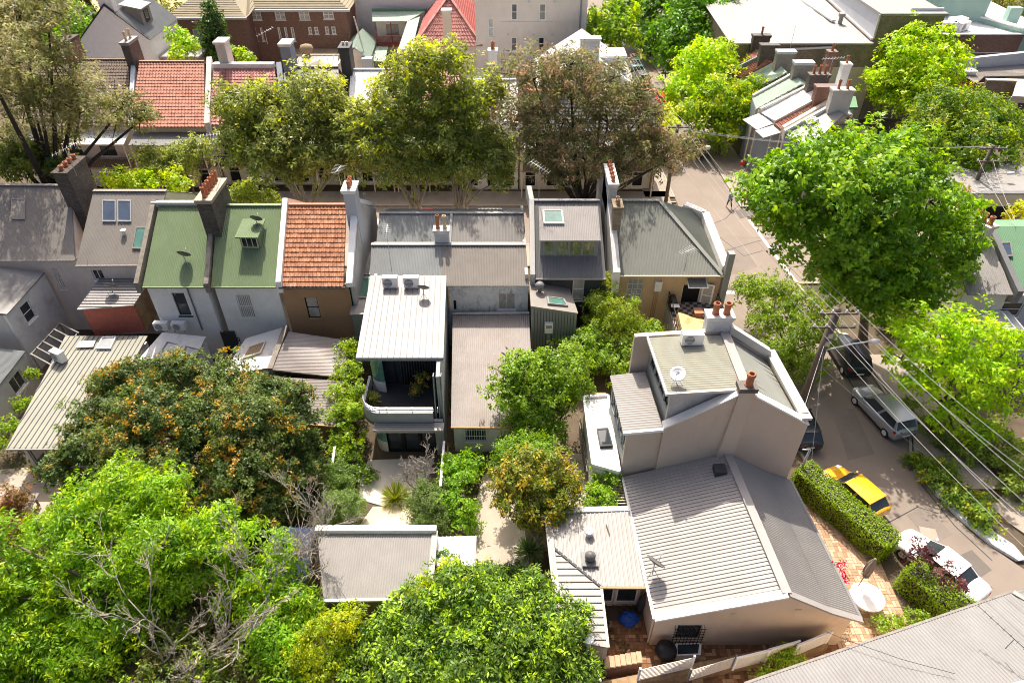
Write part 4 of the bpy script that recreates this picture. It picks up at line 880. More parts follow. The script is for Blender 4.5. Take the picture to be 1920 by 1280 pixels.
# courtyard brick paving, laid brick by brick
def bricks(name, x0, y0, x1, y1, z, mats, seed=1, bl=.36, bw=.18, ang=0):
    base = struct(name, MB().box((x0, y0, z - .1), (x1, y1, z - .012)), 'soil'); r = random.Random(seed); n = 0; rest = {m_: MB() for m_ in mats}
    ny = int((y1 - y0) / bl)
    for j in range(ny):
        for i in range(int((x1 - x0) / bl)):
            x, y = x0 + i * bl, y0 + j * bl; hor = (i + j) % 2
            for k in range(2):
                lo = (x + .008, y + k*bw + .008) if hor else (x + k*bw + .008, y + .008); hi = (lo[0] + (bl if hor else bw) - .016, lo[1] + (bw if hor else bl) - .016)
                zz = z + r.uniform(-.006, .006); mt = r.choice(mats)
                if n < 300:
                    if hor: piece('brick', base, V(lo[0], (lo[1]+hi[1])/2, zz - .03), V(hi[0], (lo[1]+hi[1])/2, zz - .03), hi[1]-lo[1], .06, mt)
                    else: piece('brick', base, V((lo[0]+hi[0])/2, lo[1], zz - .03), V((lo[0]+hi[0])/2, hi[1], zz - .03), hi[0]-lo[0], .06, mt)
                else: rest[mt].box((lo[0], lo[1], zz - .06), (hi[0], hi[1], zz))
                n += 1
    for m_, b_ in rest.items():
        if b_.v: b_.build('bricks', m_, base, kind='stuff')
    return base
dm('paver1', (.30, .15, .075), .85, .25, 5); dm('paver2', (.22, .105, .05), .85, .25, 5); dm('paver3', (.42, .27, .15), .85, .25, 5); dm('paver4', (.15, .075, .04), .85, .25, 5)
PV4 = ['paver1', 'paver2', 'paver2', 'paver4', 'paver3']
bricks('courtyard_paving', 3.6, 12.6, 16.5, 17.85, .02, PV4, 2)
dm('paver5', (.46, .30, .19), .85, .2, 4); dm('paver6', (.38, .23, .14), .85, .2, 4); dm('paver7', (.52, .37, .25), .85, .2, 4)
bricks('terrace_paving', 15.6, 14.4, 20.2, 25.5, .02, ['paver5', 'paver6', 'paver7'], 5)
# ================================================================= slatted fence and stone wall along the courtyard
zs = 1.0
FP = [('l360,935', 'l838,825', 'l845,738'), ('l808,942', 'l1205,820', 'l1252,735'), ('l1215,840', 'l1500,770', 'l1520,682'), ('l1500,765', 'l1760,690', 'l1785,595'), ('l1752,725', 'l2050,600', 'l2060,520')]
fw = thing('boundary_wall', 'low rough sandstone wall under the slatted fence panels', 'wall', P('l900,960', 0))
q0, q1 = P('l350,940', .9), P('l2060,600', .9)
wall(fw, (q0.x - 2.2, q0.y - .55), (q1.x + .1, q1.y - .1), -.1, .9, 'stonewall', th=.4)
f = thing('slatted_fence', 'row of white slatted and plain fence panels stepping along the stone wall', 'fence', P('l360,935', .9))
for i, (a, b_, c) in enumerate(FP):
    p0, p1 = P(a, .9), P(b_, .9); hgt = 1.15
    if i in (0, 1):
        for k in range(8): piece('slat', f, p0 + V(0,0,.08 + .13*k), p1 + V(0,0,.08 + .13*k), .03, .085, 'cream_pale')
    else: piece('panel', f, p0 + V(0,0,hgt/2), p1 + V(0,0,hgt/2), .04, hgt - .12, 'white_dirty'); piece('top_rail', f, p0 + V(0,0,hgt), p1 + V(0,0,hgt), .09, .07, 'white')
    for q in (p0, p1): piece('post', f, q, q + V(0,0,hgt + .05), .09, .09, 'white' if i != 1 else 'zinc_dark')
# brick pier and gate
pr_ = thing('brick_wall', 'low broad brick wall with stepped top beside the carport', 'wall', P('l200,900', 0))
w0, w1 = P('l60,800', 1.0), P('l400,740', 1.0)
wall(pr_, (w0.x, w0.y - .2), (w1.x, w1.y - .2), -.1, 1.0, 'brick_brown', th=.5)
for i in range(7):
    q = V(w0.x, w0.y, 1.06).lerp(V(w1.x, w1.y, 1.06), (i + .5) / 7); piece('brick', pr_, q + V(0,-.2,0), q + V(0,.32,0), (w1.x - w0.x) / 7 - .02, .1, 'paver5')
gt = thing('gate', 'dark slatted side gate with pale top rail beside the carport', 'gate', P((1105, 1245), 0))
g0_, g1_ = P((1087, 1205), 1.6), P((1125, 1278), 1.6)
for i in range(16): q = g0_.lerp(g1_, i / 15); piece('slat', gt, V(q.x, q.y, .1), V(q.x, q.y, 1.6), .05, .03, 'timber_grey', up=(0, 1, 0))
piece('top_rail', gt, g0_ + V(.04,0,.05), g1_ + V(.04,0,.05), .1, .08, 'white'); piece('rail', gt, V(g0_.x, g0_.y, .3), V(g1_.x, g1_.y, .3), .06, .06, 'timber_grey')
# ================================================================= roof in the bottom right corner
h = thing('house', 'broad pale grey iron roof cut off by the bottom right corner', 'house', (22, 12, 0))
z4 = 4.0; a, b_, c = P((1440, 1264), z4), P((1586, 1213), z4), P((1899, 1110), z4)
dirv = (c - b_); dirv.z = 0; dirv.normalize(); nn = V(dirv.y, -dirv.x, 0)      # nn points into the roof, towards the camera side
ridge = .0
def rp(s, t): q = b_ + dirv * s + nn * t; q.z = z4 + t * .16; return q
sheet(h, [rp(-4.9, 0.15), rp((c - b_).length, 0), rp((c - b_).length + 1.6, 4.3), rp(-4.0, 4.3)], 'zinc_mid', 'corr', .16, .012, d=nn, name='roof')
sheet(h, [rp((c - b_).length, 0), rp((c - b_).length + 5, -.2) + V(0,0,-.9), rp((c - b_).length + 6, 4) + V(0,0,-.9), rp((c - b_).length + 1.6, 4.3)], 'zinc_mid', 'corr', .16, .012, d=dirv, name='roof')
piece('fascia', h, rp(-5.0, .1) + V(0,0,-.05), rp((c - b_).length, -.05) + V(0,0,-.05), .1, .16, 'timber_grey'); piece('hip_cap', h, rp((c - b_).length, 0) + V(0,0,.05), rp((c - b_).length + 1.6, 4.3) + V(0,0,.05), .25, .05, 'zinc_pale')
for s0, t0, s1, t1 in ((-1.5, 4.2, 1.0, 3.2), (1.0, 3.2, 9.5, 3.9)): piece('ridge_cap', h, rp(s0, t0) + V(0,0,.08), rp(s1, t1) + V(0,0,.08), .3, .08, 'white')
q0, q1 = rp(-4.7, .35), rp((c - b_).length - .2, .3)
wall(h, (q1.x, q1.y), (q0.x, q0.y), -.1, 3.9, 'beige', th=.25)
q2 = rp(-3.8, 4.3); wall(h, (q0.x, q0.y), (q2.x, q2.y), -.1, 3.9, 'beige')
# ================================================================= sheds at the bottom of the gardens
h = thing('garage', 'grey corrugated garage roof with white gutter behind the yellow shrubs', 'garage', P((700, 1100)))
GQ = [P('M345,158', 2.7), P('M985,148', 2.7), P((806, 1120), 2.4), P((606, 1124), 2.4)]; GQ[1].x = GQ[2].x = -4.05
sheet(h, GQ, 'zinc', 'corr', .12, .022)
MB().box((GQ[0].x - .1, GQ[0].y + .08, 2.55), (GQ[1].x + .15, GQ[1].y + .3, 2.98)).build('parapet', 'white', h)
parapet(h, [GQ[1] + V(.08,.1,.1), GQ[2] + V(.08,0,.1)], .3, .12, 'zinc_pale', 'barge_capping'); piece('gutter', h, GQ[3] + V(0,-.06,0), GQ[2] + V(0,-.06,0), .14, .12, 'white')
wall(h, (GQ[3].x + .2, GQ[3].y + .2), (GQ[2].x - .2, GQ[2].y + .2), -.1, 2.3, 'timber', th=.15); wall(h, (GQ[2].x - .2, GQ[2].y + .35), (GQ[1].x - .1, GQ[1].y), -.1, 2.4, 'greywall', th=.15)
wall(h, (GQ[1].x - .1, GQ[1].y + .05), (GQ[0].x + .1, GQ[0].y + .05), -.1, 2.5, 'greywall', th=.15); wall(h, (GQ[0].x + .1, GQ[0].y), (GQ[3].x + .2, GQ[3].y + .35), -.1, 2.4, 'greywall', th=.15)
h = thing('garage', 'dark blue corrugated garage roof under the bare branches', 'garage', P((545, 1080)))
BQ = [P((512, 988), 2.6), P((600, 988), 2.6), P((606, 1128), 2.3), P((478, 1128), 2.3)]; BQ[1].x = GQ[0].x - .25; BQ[2].x = GQ[0].x - .1
sheet(h, BQ, 'blue_roof', 'corr', .12, .022); ibox(h, (BQ[3].x + .2, BQ[3].y + .2), (BQ[2].x - .2, BQ[2].y + .2), BQ[0].y - BQ[3].y - .4, -.1, 2.2, 'timber'); wall(h, (BQ[3].x + .2, BQ[3].y + .2), (BQ[2].x - .2, BQ[2].y + .2), -.1, 2.2, 'timber', th=.12)
h = thing('garden_shed', 'small white metal garden shed beside the grey garage', 'shed', P((850, 1040)))
SQ = [P('M1010,168', 2.2), P('M1228,162', 2.2), P('M1222,215', 2.1), P('M1005,220', 2.1)]; SQ[1].x = SQ[2].x = -1.85; SQ[2].y = SQ[3].y = SQ[0].y - 1.6
sheet(h, SQ, 'white', 'rib', .2, .03); ibox(h, (SQ[3].x + .08, SQ[3].y + .08), (SQ[2].x - .08, SQ[2].y + .08), 1.45, -.05, 2.0, 'white'); wall(h, (SQ[3].x + .08, SQ[3].y + .08), (SQ[2].x - .08, SQ[2].y + .08), -.05, 2.0, 'white', th=.05)
# ================================================================= house with the green roof on the right edge
h = thing('terrace_house', 'bright green roofed house on the right edge with one roof window', 'house', (36, 46, 0))
G1, G2, G3, G4 = P('h458,590', 8.5), P((2010, 424), 8.5), P((2010, 560), 6.2), P('h455,1000', 6.2); G4.x = G1.x + .3; G2.y = G1.y; G3.y = G4.y
sheet(h, [G1, G2, G3, G4], 'green_roof_far', 'corr', .12, .015); sheet(h, mirror_slope(G1, G2, G3, G4), 'green_roof_far', 'corr', .12, .015)
skylight(h, [G1, G2, G3, G4], ['h480,690', 'h552,688', 'h568,775', 'h500,778'], None, 'timber_grey', 'glass_blue', .15)
piece('gutter', h, G4 + V(0,-.05,-.03), G3 + V(0,-.05,-.03), .15, .12, 'alum')
wallw(h, (G4.x + .1, G4.y + .4), (G3.x, G3.y + .4), -.1, 6.1, 'bluewall', [('h525,1050', 'h600,1130', dict(gm='glass', fm='white'))]); wall(h, (G1.x + .1, G1.y + 4), (G4.x + .1, G4.y + .62), -.1, 6.2, 'cream_pale', name='side_wall')
W1, W2 = G1 + V(-.3, .5, .0), G4 + V(-.3, 0, 0)
parapet(h, [W1 + V(0,0,.35), W2 + V(0,-.1,.35)], .4, 1.0, 'zinc_dark', 'party_wall')
c0, c1 = P('h228,465', 9.2), P('h455,588', 9.2); b = MB(); sx = V(.32, .12, 0)
b.hexa([V(c0.x,c0.y,5)-sx, V(c0.x,c0.y,5)+sx, V(c1.x,c1.y,5)+sx, V(c1.x,c1.y,5)-sx, c0-sx-V(0,0,.2), c0+sx-V(0,0,.2), c1+sx-V(0,0,.2), c1-sx-V(0,0,.2)]); ch = b.build('chimney', 'cream_pale', h, label='long cream chimney with six clay pots')
piece('chimney_cap', ch, c0.lerp(c1, -.05) + V(0,0,-.1), c0.lerp(c1, 1.05) + V(0,0,-.1), .9, .2, 'cream'); pots(ch, [c0.lerp(c1, (i + .5) / 6) for i in range(6)], 'terracotta', .6, .17)
h = thing('terrace_house', 'grey and white roofed house between the plane tree and the green roof', 'house', (33, 46, 0), GR)
Q1, Q2 = G1 + V(-3.6, 0, 0), G1 + V(-.6, 0, 0); Q3, Q4 = G4 + V(-.6, 0, 0), G4 + V(-3.6, 0, 0)
sheet(h, [Q1, Q2, Q3, Q4], 'zinc_pale', 'corr', .12, .02); sheet(h, mirror_slope(Q1, Q2, Q3, Q4), 'zinc_pale', 'corr', .12, .02)
wall(h, (Q4.x, Q4.y + .4), (Q3.x, Q3.y + .4), -.1, 6.1, 'cream_pale'); wall(h, (Q1.x + .1, Q1.y + 4), (Q4.x + .1, Q4.y + .62), -.1, 6.2, 'cream_pale', name='side_wall'); wall(h, (Q3.x - .1, Q3.y + .62), (Q2.x - .1, Q2.y), -.1, 6.2, 'cream_pale', name='side_wall')
FR = [V(Q4.x + 1.2, Q4.y + .4, 4.6), V(Q3.x + .6, Q3.y + .4, 4.6), V(Q3.x + .9, Q3.y - 1.6, 4.4), V(Q4.x + 1.4, Q4.y - 1.6, 4.4)]
MB().prism(FR, (0, 0, -.2)).build('flat_roof', 'white_dirty', h); wall(h, (FR[3].x + .1, FR[3].y + .1), (FR[2].x - .1, FR[2].y + .1), -.1, 4.15, 'white_dirty', name='low_wall'); wall(h, (FR[2].x - .1, FR[2].y + .32), (FR[1].x - .1, FR[1].y), -.1, 4.15, 'white_dirty', name='low_wall'); wall(h, (FR[0].x + .1, FR[0].y), (FR[3].x + .1, FR[3].y + .32), -.1, 4.15, 'white_dirty', name='low_wall')
# building behind, by the second power pole
h = thing('low_building', 'low cream wall building with dark garage opening behind the six pot chimney', 'building', (45, 62, 0))
a, b_ = P('h262,395', 4.2), P((1990, 362), 4.2); b_.y = a.y
wallw(h, (a.x, a.y), (b_.x, b_.y), -.1, 4.2, 'cream_pale', [('h420,470', 'h572,560', dict(fm='cream_pale', gm='darkvoid', ny=1, sill=False))]); piece('roof_edge', h, a + V(-.1,.1,.05), b_ + V(0,.1,.05), .5, .12, 'zinc_dark')
MB().box((a.x, a.y + .22, 3.7), (b_.x, a.y + 7, 4.0)).build('roof', 'zinc', h); wall(h, (a.x, a.y + 7), (a.x, a.y + .22), -.1, 3.9, 'cream_pale', name='side_wall')
h = thing('garden_wall', 'long cream boundary wall under the dark green tree by the power pole', 'wall', (46, 74, 0))
a, b_ = P('h210,290', 3.0), P('h560,285', 3.0); b_.y = a.y; wall(h, (a.x, a.y), (b_.x, b_.y), -.1, 3.0, 'cream_pale', th=.3); piece('coping', h, a + V(0,.15,.05), b_ + V(0,.15,.05), .45, .1, 'charcoal')
# ================================================================= terraces across the cross street
GB = 'terrace houses across the cross street'
def quad_house(name, label, ridge, eave, zr, ze, roof, wallm, cat='house', prof='corr', group=None, nc=0, nr=0, pitch=.14, wins=(), d=None, y0=-.1):
    A, B = P(ridge[0], zr), P(ridge[1], zr); D, C = P(eave[0], ze), P(eave[1], ze); A.y = B.y = (A.y + B.y) / 2; C.y = D.y = (C.y + D.y) / 2
    h = thing(name, label, cat, V((A.x + B.x) / 2, C.y, 0), group)
    if nc: tiled(h, A, B, C, D, nc, nr, [roof], individual=False); MB().prism(mirror_slope(A, B, C, D), (0, 0, -.1)).build('front_roof', roof, h)
    else: sheet(h, [A, B, C, D], roof, prof, pitch, .025, d=d); sheet(h, mirror_slope(A, B, C, D), roof, prof, pitch, .025, name='front_roof')
    piece('ridge_cap', h, A + V(0,0,.06), B + V(0,0,.06), .32, .1, roof)
    f1, f2 = (D.x, D.y + .35), (C.x, C.y + .35)
    wallw(h, f1, f2, -.1, ze - .05, wallm, wins); ibox(h, (f1[0], f1[1] + .22), (f2[0], f2[1] + .22), 2 * (A.y - C.y) - .9, -.1, ze - .05, wallm)
    return h, A, B, C, D
def verandah(h, C, D, mt='zinc', zt=5.9, dep=1.9):
    y = C.y + .3
    MB().hexa([(D.x+.1, y-dep, zt-.6), (C.x-.1, y-dep, zt-.6), (C.x-.1, y, zt-.1), (D.x+.1, y, zt-.1), (D.x+.1, y-dep, zt-.55), (C.x-.1, y-dep, zt-.55), (C.x-.1, y, zt-.05), (D.x+.1, y, zt-.05)]).build('verandah_roof', mt, h)
    MB().box((D.x + .1, y - dep, 2.8), (C.x - .1, y - .01, 2.95)).build('balcony_floor', 'timber', h)
    b = MB(); n = max(6, int((C.x - D.x) / .22))
    for i in range(n + 1): x = D.x + .15 + (C.x - D.x - .3) * i / n; b.bar((x, y - dep + .06, 2.95), (x, y - dep + .06, 3.9), .03, .03)
    b.bar((D.x + .1, y - dep + .06, 3.92), (C.x - .1, y - dep + .06, 3.92), .06, .06); b.build('balcony_railing', 'charcoal', h)
    for i in range(3): x = D.x + .2 + (C.x - D.x - .4) * i / 2; piece('post', h, V(x, y - dep + .1, 0), V(x, y - dep + .1, zt - .6), .12, .12, 'cream')
def nwins(n, z=((.3, 2.6), (3.2, 5.4)), L=6.0, gm='glass'):
    return [(None, (L*(i+.25)/n, a, L*(i+.75)/n, b_), dict(gm=gm, ny=2, nx=1)) for i in range(n) for a, b_ in z]
h, A, B, C, D = quad_house('terrace_house', 'brown tiled terrace half hidden by the big gum tree', [(85, 112), (243, 113)], [(18, 236), (238, 237)], 10, 6.5, 'tile_dark', 'pinkwall', nc=34, nr=20, group=GB, wins=nwins(3, L=10))
verandah(h, C, D, 'white'); chimney(h, (P((146, 110), 10).x, A.y + .2), .8, 2.2, 8, 12.1, 'brick_brown', 2, 'y', cap='brick_dark', potm='buff', poth=.9)
chimney(h, (B.x + .55, A.y), .8, 2.2, 8, 12.0, 'brick_dark', 2, 'y', cap='zinc_cool', potm='buff', poth=.9); parapet(h, [B + V(.35,.3,.35), C + V(.4,0,.35)], .4, 1.2, 'bluewall', 'party_wall')
h, A, B, C, D = quad_house('terrace_house', 'wide orange red tiled terrace across the street', [(260, 117), (384, 115)], [(244, 238), (384, 238)], 10, 6.5, 'tile_red', 'cream', nc=22, nr=20, group=GB, wins=nwins(3, L=6.6, gm='darkvoid'))
verandah(h, C, D, 'zinc_dark'); chimney(h, (P((393, 100), 12).x, A.y - .2), .95, 1.5, 7.5, 12.2, 'greywall', 0, cap='white_dirty', capw=.14); parapet(h, [B + V(.5,.3,.4), C + V(.3,0,.4)], .5, 1.4, 'greywall', 'party_wall')
h, A, B, C, D = quad_house('terrace_house', 'pink and red weathered tile terrace with a small gabled dormer', [(401, 126), (514, 126)], [(390, 234), (532, 234)], 9.8, 6.5, 'tile_pinkred', 'cream_pale', nc=20, nr=18, group=GB, wins=nwins(3, L=6.6, gm='darkvoid'))
MB().box((A.x, A.y - .2, 9.7), (B.x, A.y + .5, 10.15)).build('ridge_flashing', 'white', h); verandah(h, C, D)
q = P('A1410,440', 9.0); b = MB(); b.add([(q.x-.75,q.y-.6,8.2),(q.x+.75,q.y-.6,8.2),(q.x,q.y-.6,9.5),(q.x-.75,q.y+2.2,8.2),(q.x+.75,q.y+2.2,8.2),(q.x,q.y+2.2,9.5)], [(0,1,2),(5,4,3),(0,2,5,3),(1,4,5,2),(0,3,4,1)]); b.build('dormer', 'tile_red', h)
MB().add([(q.x-.5,q.y-.62,8.3),(q.x+.5,q.y-.62,8.3),(q.x,q.y-.62,9.2)], [(0,1,2)]).build('dormer_window', 'glass_pale', h)
chimney(h, (P((524, 100), 12).x, A.y - .1), 1.0, 1.6, 7.5, 12.3, 'bluegrey', 0, cap='white_dirty', capw=.12); parapet(h, [B + V(.45,.3,.4), C + V(.2,0,.4)], .5, 1.4, 'bluegrey', 'party_wall')
h, A, B, C, D = quad_house('terrace_house', 'beige smooth roofed terrace with a hipped dormer', [(534, 126), (634, 126)], [(528, 236), (642, 236)], 9.6, 6.4, 'zinc_warm', 'cream_pale', prof='flat', group=GB, wins=nwins(3, L=6, gm='darkvoid'))
q = P('A1760,410', 9.0); b = MB(); b.add([(q.x-1.5,q.y-1,8.1),(q.x+1.5,q.y-1,8.1),(q.x,q.y-.4,9.5),(q.x-1.1,q.y+2.2,9.2),(q.x+1.1,q.y+2.2,9.2),(q.x,q.y+2.2,9.6)], [(0,1,2),(5,4,3),(0,2,5,3),(1,4,5,2),(0,3,4,1)]); b.build('dormer', 'zinc_warm', h)
chimney(h, (P((642, 100), 11.5).x, A.y - .1), 1.0, 1.8, 7.5, 11.8, 'charcoal', 2, 'x', cap='charcoal', potm='cream', poth=.3); verandah(h, C, D, 'zinc_warm')
h = thing('outbuilding', 'beige ribbed roof behind the beige terrace with a fat round vent', 'building', P((590, 110)))
q = [P('b960,640', 6), P('b1405,632', 6), P('b1400,745', 5.4), P('b880,745', 5.4)]; sheet(h, q, 'zinc_warm', 'seam', .7, .06, seam_mat='zinc_warm'); ibox(h, (q[3].x+.2, q[3].y+.2), (q[2].x-.2, q[2].y+.2), 5, -.1, 5.2, 'cream'); wall(h, (q[3].x+.2, q[3].y+.2), (q[2].x-.2, q[2].y+.2), -.1, 5.2, 'cream')
MB().lathe([(.3,-.6),(.3,0),(.75,.2),(.85,.6),(.7,1.0),(.1,1.2)], P('b1058,610', 6), 14).build('roof_vent', 'timber', h, smooth=True)
h, A, B, C, D = quad_house('terrace_house', 'white painted iron roofed terrace showing left of the yellow tree', [(657, 131), (722, 131)], [(652, 238), (735, 238)], 9.4, 6.3, 'white', 'white', prof='corr', group=GB, wins=nwins(2, L=4.5, gm='darkvoid')); verandah(h, C, D)
h, A, B, C, D = quad_house('terrace_house', 'red tiled terrace hidden behind the yellow green tree crowns', [(727, 131), (862, 131)], [(735, 238), (865, 238)], 9.4, 6.3, 'tile_pinkred', 'cream_pale', nc=20, nr=16, group=GB, wins=nwins(3, L=6, gm='darkvoid')); verandah(h, C, D)
chimney(h, (P((757, 110), 11).x, A.y + .5), .9, 1.4, 8, 11.0, 'cream', 0, cap='brick_dark'); chimney(h, (P((877, 118), 11).x, A.y), .8, 1.4, 8, 11.0, 'cream', 0, cap='brick_dark')
h, A, B, C, D = quad_house('terrace_house', 'white terrace with an arched parapet between the yellow and the reddish tree', [(866, 150), (968, 150)], [(866, 246), (972, 246)], 9.0, 6.3, 'white_dirty', 'white', group=GB, wins=nwins(3, L=5.5, gm='darkvoid'))
b = MB(); n = 14; x0, x1 = D.x + .3, C.x - .3
b.prism([V(x0, C.y + .1, 6.2), V(x1, C.y + .1, 6.2), V(x1, C.y + .1, 7.2)] + [V((x0+x1)/2 + 1.3*math.cos(a), C.y + .1, 7.2 + 1.0*math.sin(a)) for a in np.linspace(0, math.pi, n)] + [V(x0, C.y + .1, 7.2)], (0, .35, 0)); b.build('arched_parapet', 'white', h)
chimney(h, (P((922, 135), 11).x, A.y + 1.2), .8, .8, 7.5, 11.6, 'white', 1, cap='white', poth=.7, potr=.2)
h, A, B, C, D = quad_house('terrace_house', 'grey shingled corner terrace showing right of the reddish tree', [(975, 172), (1228, 172)], [(975, 246), (1234, 246)], 9.0, 6.3, 'slate', 'cream_pale', nc=40, nr=10, group=GB, wins=nwins(6, L=13, gm='darkvoid')); verandah(h, C, D, 'zinc')
MB().box((C.x - .05, C.y + .1, 0), (C.x + .3, 2*A.y - C.y, 6.3)).build('side_wall', 'brick_old', h); parapet(h, [A + V(0,0,.2), B + V(.1,0,.2)], .5, .15, 'terracotta', 'ridge_tiles')
# ================================================================= farther houses
h = thing('gabled_house', 'white end wall house with a dark timber dormer at top left', 'house', (-47, 86, 0))
yF = 86; pl = [PY(p_, yF) for p_ in ('a305,440', 'a565,60', 'a1065,440')]; xl, xa, xr = pl[0].x, pl[1].x, pl[2].x; zE = pl[0].z; zA = pl[1].z; dp = 9
wall(h, (xl, yF), (xr, yF), -.1, [(0, zE), (xa - xl, zA), (xr - xl, zE)], 'white', name='gable_wall', th=.35)
sheet(h, [V(xa, yF, zA), V(xa, yF + dp, zA), V(xr + .2, yF + dp, zE - .1), V(xr + .2, yF, zE - .1)], 'zinc_cool', 'corr', .14, .02, d=(1, 0, -.5)); sheet(h, [V(xa, yF, zA), V(xa, yF + dp, zA), V(xl - .2, yF + dp, zE - .1), V(xl - .2, yF, zE - .1)], 'zinc_cool', 'corr', .14, .02, d=(-1, 0, -.5))
parapet(h, [V(xl, yF + .15, zE + .12), V(xa, yF + .15, zA + .12)], .45, .14, 'charcoal', 'coping'); parapet(h, [V(xa, yF + .15, zA + .12), V(xr, yF + .15, zE + .12)], .45, .14, 'charcoal', 'coping')
wall(h, (xr, yF + .35), (xr, yF + dp), -.1, zE, 'white', name='side_wall'); wall(h, (xl, yF + dp), (xl, yF + .35), -.1, zE, 'white', name='side_wall')
ch = chimney(h, (xa + .1, yF + .7), 1.6, .9, zA - 1.5, zA + 1.0, 'white', 5, 'x', cap='brick_brown', poth=.7)
d0 = (xa + 1.2, yF + 2.0); zd = zA - .5
MB().hexa([(d0[0], yF+1.9, zd-3), (xr-.9, yF+1.9, zd-3), (xr-.9, yF+4.6, zd-3), (d0[0], yF+4.6, zd-3), (d0[0], yF+1.9, zd), (xr-.9, yF+1.9, zd-.5), (xr-.9, yF+4.6, zd-.5), (d0[0], yF+4.6, zd)]).build('dormer', 'timber_grey', h)
MB().hexa([(d0[0]-.4, yF+1.7, zd+.02), (xr-.6, yF+1.7, zd-.5), (xr-.6, yF+4.8, zd-.5), (d0[0]-.4, yF+4.8, zd+.02), (d0[0]-.4, yF+1.7, zd+.16), (xr-.6, yF+1.7, zd-.36), (xr-.6, yF+4.8, zd-.36), (d0[0]-.4, yF+4.8, zd+.16)]).build('dormer_roof', 'zinc', h)
window(h, (xr - .88, yF + 2.2), (xr - .88, yF + 4.3), (.5, zd - 2.1, 1.6, zd - .8), 'charcoal', 'glass', 1, 1, sill=False, rec=0, proud=.06)
q = P('a1080,450', zE - 2.2); MB().box((xr + .1, yF + 1, zE - 2.6), (xr + 5, yF + 6.5, zE - 2.35)).build('wing_roof', 'zinc', h); MB().box((xr + .25, yF + 1.2, -.1), (xr + 4.8, yF + 6.3, zE - 2.61)).build('wing', 'timber_grey', h)
h = thing('outbuilding', 'low pale roofed outbuilding behind the gum tree at left', 'building', P((150, 105)))
q = [P('a30,560', 5), P('a520,552', 5), P('a480,640', 4.6), P('a60,640', 4.6)]; sheet(h, q, 'zinc_pale', 'corr'); ibox(h, (q[3].x+.2, q[3].y+.2), (q[2].x-.2, q[2].y+.2), 3, -.1, 4.5, 'bluewall'); wall(h, (q[3].x+.2, q[3].y+.2), (q[2].x-.2, q[2].y+.2), -.1, 4.5, 'bluewall')
# brick flats
h = thing('apartment_block', 'red brown brick apartment block with khaki tiled hip roof', 'building', (-30, 100, 0))
yM, yL = 100.0, 96.4; x0, x1, x2, x3 = PY((330, 60), yL).x, PY((462, 60), yL).x, PY((462, 60), yM).x, PY((654, 60), yM).x; ze = 8.0
wins = [('b412,122', 'b548,228'), ('b682,122', 'b816,226'), ('b952,120', 'b1090,226'), ('b1226,120', 'b1360,220')]
w2 = [('b450,312', 'b508,468'), ('b520,312', 'b580,468'), ('b716,310', 'b778,466'), ('b790,310', 'b852,466'), ('b864,310', 'b930,466')]; w3 = [('b1060,306', 'b1115,388'), ('b1130,306', 'b1188,388'), ('b1250,302', 'b1306,388'), ('b1322,302', 'b1384,388')]
wallw(h, (x1, yM), (x3, yM), -.1, ze, 'brick_brown', [(a, b_, dict(gm='glass_pale', nx=2, ny=2, fw=.12)) for a, b_ in wins] + [(a, b_, dict(gm='glass_pale', ny=2, fw=.12)) for a, b_ in w2 + w3])
wallw(h, (x0, yL), (x1, yL), -.1, ze, 'brick_brown', [(None, (2.2, 4.9, 3.8, 6.4), dict(gm='glass_pale', nx=2, ny=1, fw=.1))]); wall(h, (x1, yL + .22), (x1, yM), -.1, ze, 'brick_brown', name='side_wall'); wall(h, (x3, yM + .22), (x3, yM + 14), -.1, ze, 'brick_brown', name='side_wall'); wall(h, (x0, yM + 14), (x0, yL + .22), -.1, ze, 'brick_brown', name='side_wall'); wall(h, (x3, yM + 14), (x0, yM + 14), -.1, ze, 'brick_brown', name='back_wall')
zr = 11.6; rl, rr = V(x1 - 3, yM + 6.5, zr), V(x3 - 6, yM + 6.5, zr)
sheet(h, [rl, rr, V(x3 + .6, yM - .6, ze), V(x1 - .6, yM - .6, ze)], 'tile_khaki', 'rib', .42, .05, d=(1, 0, 0)); sheet(h, [rr, V(x3 + .6, yM + 14.6, ze), V(x3 + .6, yM - .6, ze)], 'tile_khaki', 'rib', .42, .05, d=(0, 1, 0))
sheet(h, [V((x0+x1)/2, yL + 6, zr - .6), V((x0+x1)/2 + .5, yL + 6.2, zr - .6), V(x1 + .6, yL - .6, ze), V(x0 - .6, yL - .6, ze)], 'tile_khaki', 'rib', .42, .05, d=(1, 0, 0)); sheet(h, [V((x0+x1)/2 + .5, yL + 6.2, zr - .6), V(x1 - 1, yM + 5, zr - .5), V(x1 + .6, yM - .5, ze), V(x1 + .6, yL - .6, ze)], 'tile_khaki', 'rib', .42, .05, d=(0, 1, 0))
sheet(h, [V((x0+x1)/2, yL + 6, zr - .6), V(x0 - .6, yL - .6, ze), V(x0 - .6, yM + 14.6, ze), rl], 'tile_khaki', 'rib', .42, .05, d=(0, 1, 0))
sheet(h, [rl, rr, V(x3 + .6, yM + 14.6, ze), V(x0 - .6, yM + 14.6, ze)], 'tile_khaki', 'rib', .42, .05, d=(1, 0, 0))
piece('gutter', h, V(x1 + .5, yM - .7, ze - .05), V(x3 + .7, yM - .7, ze - .05), .25, .25, 'bluewall'); piece('gutter', h, V(x0 - .7, yL - .7, ze - .05), V(x1 + .7, yL - .7, ze - .05), .25, .25, 'bluewall')
h = thing('carport', 'flat tan carport roof in front of the brick apartment block', 'carport', P((590, 105)))
q = [P('b960,432', 3), P('b1480,426', 3), P('b1390,612', 2.8), P('b832,615', 2.8)]; MB().prism(q, (0, 0, -.2)).build('roof', 'tan', h)
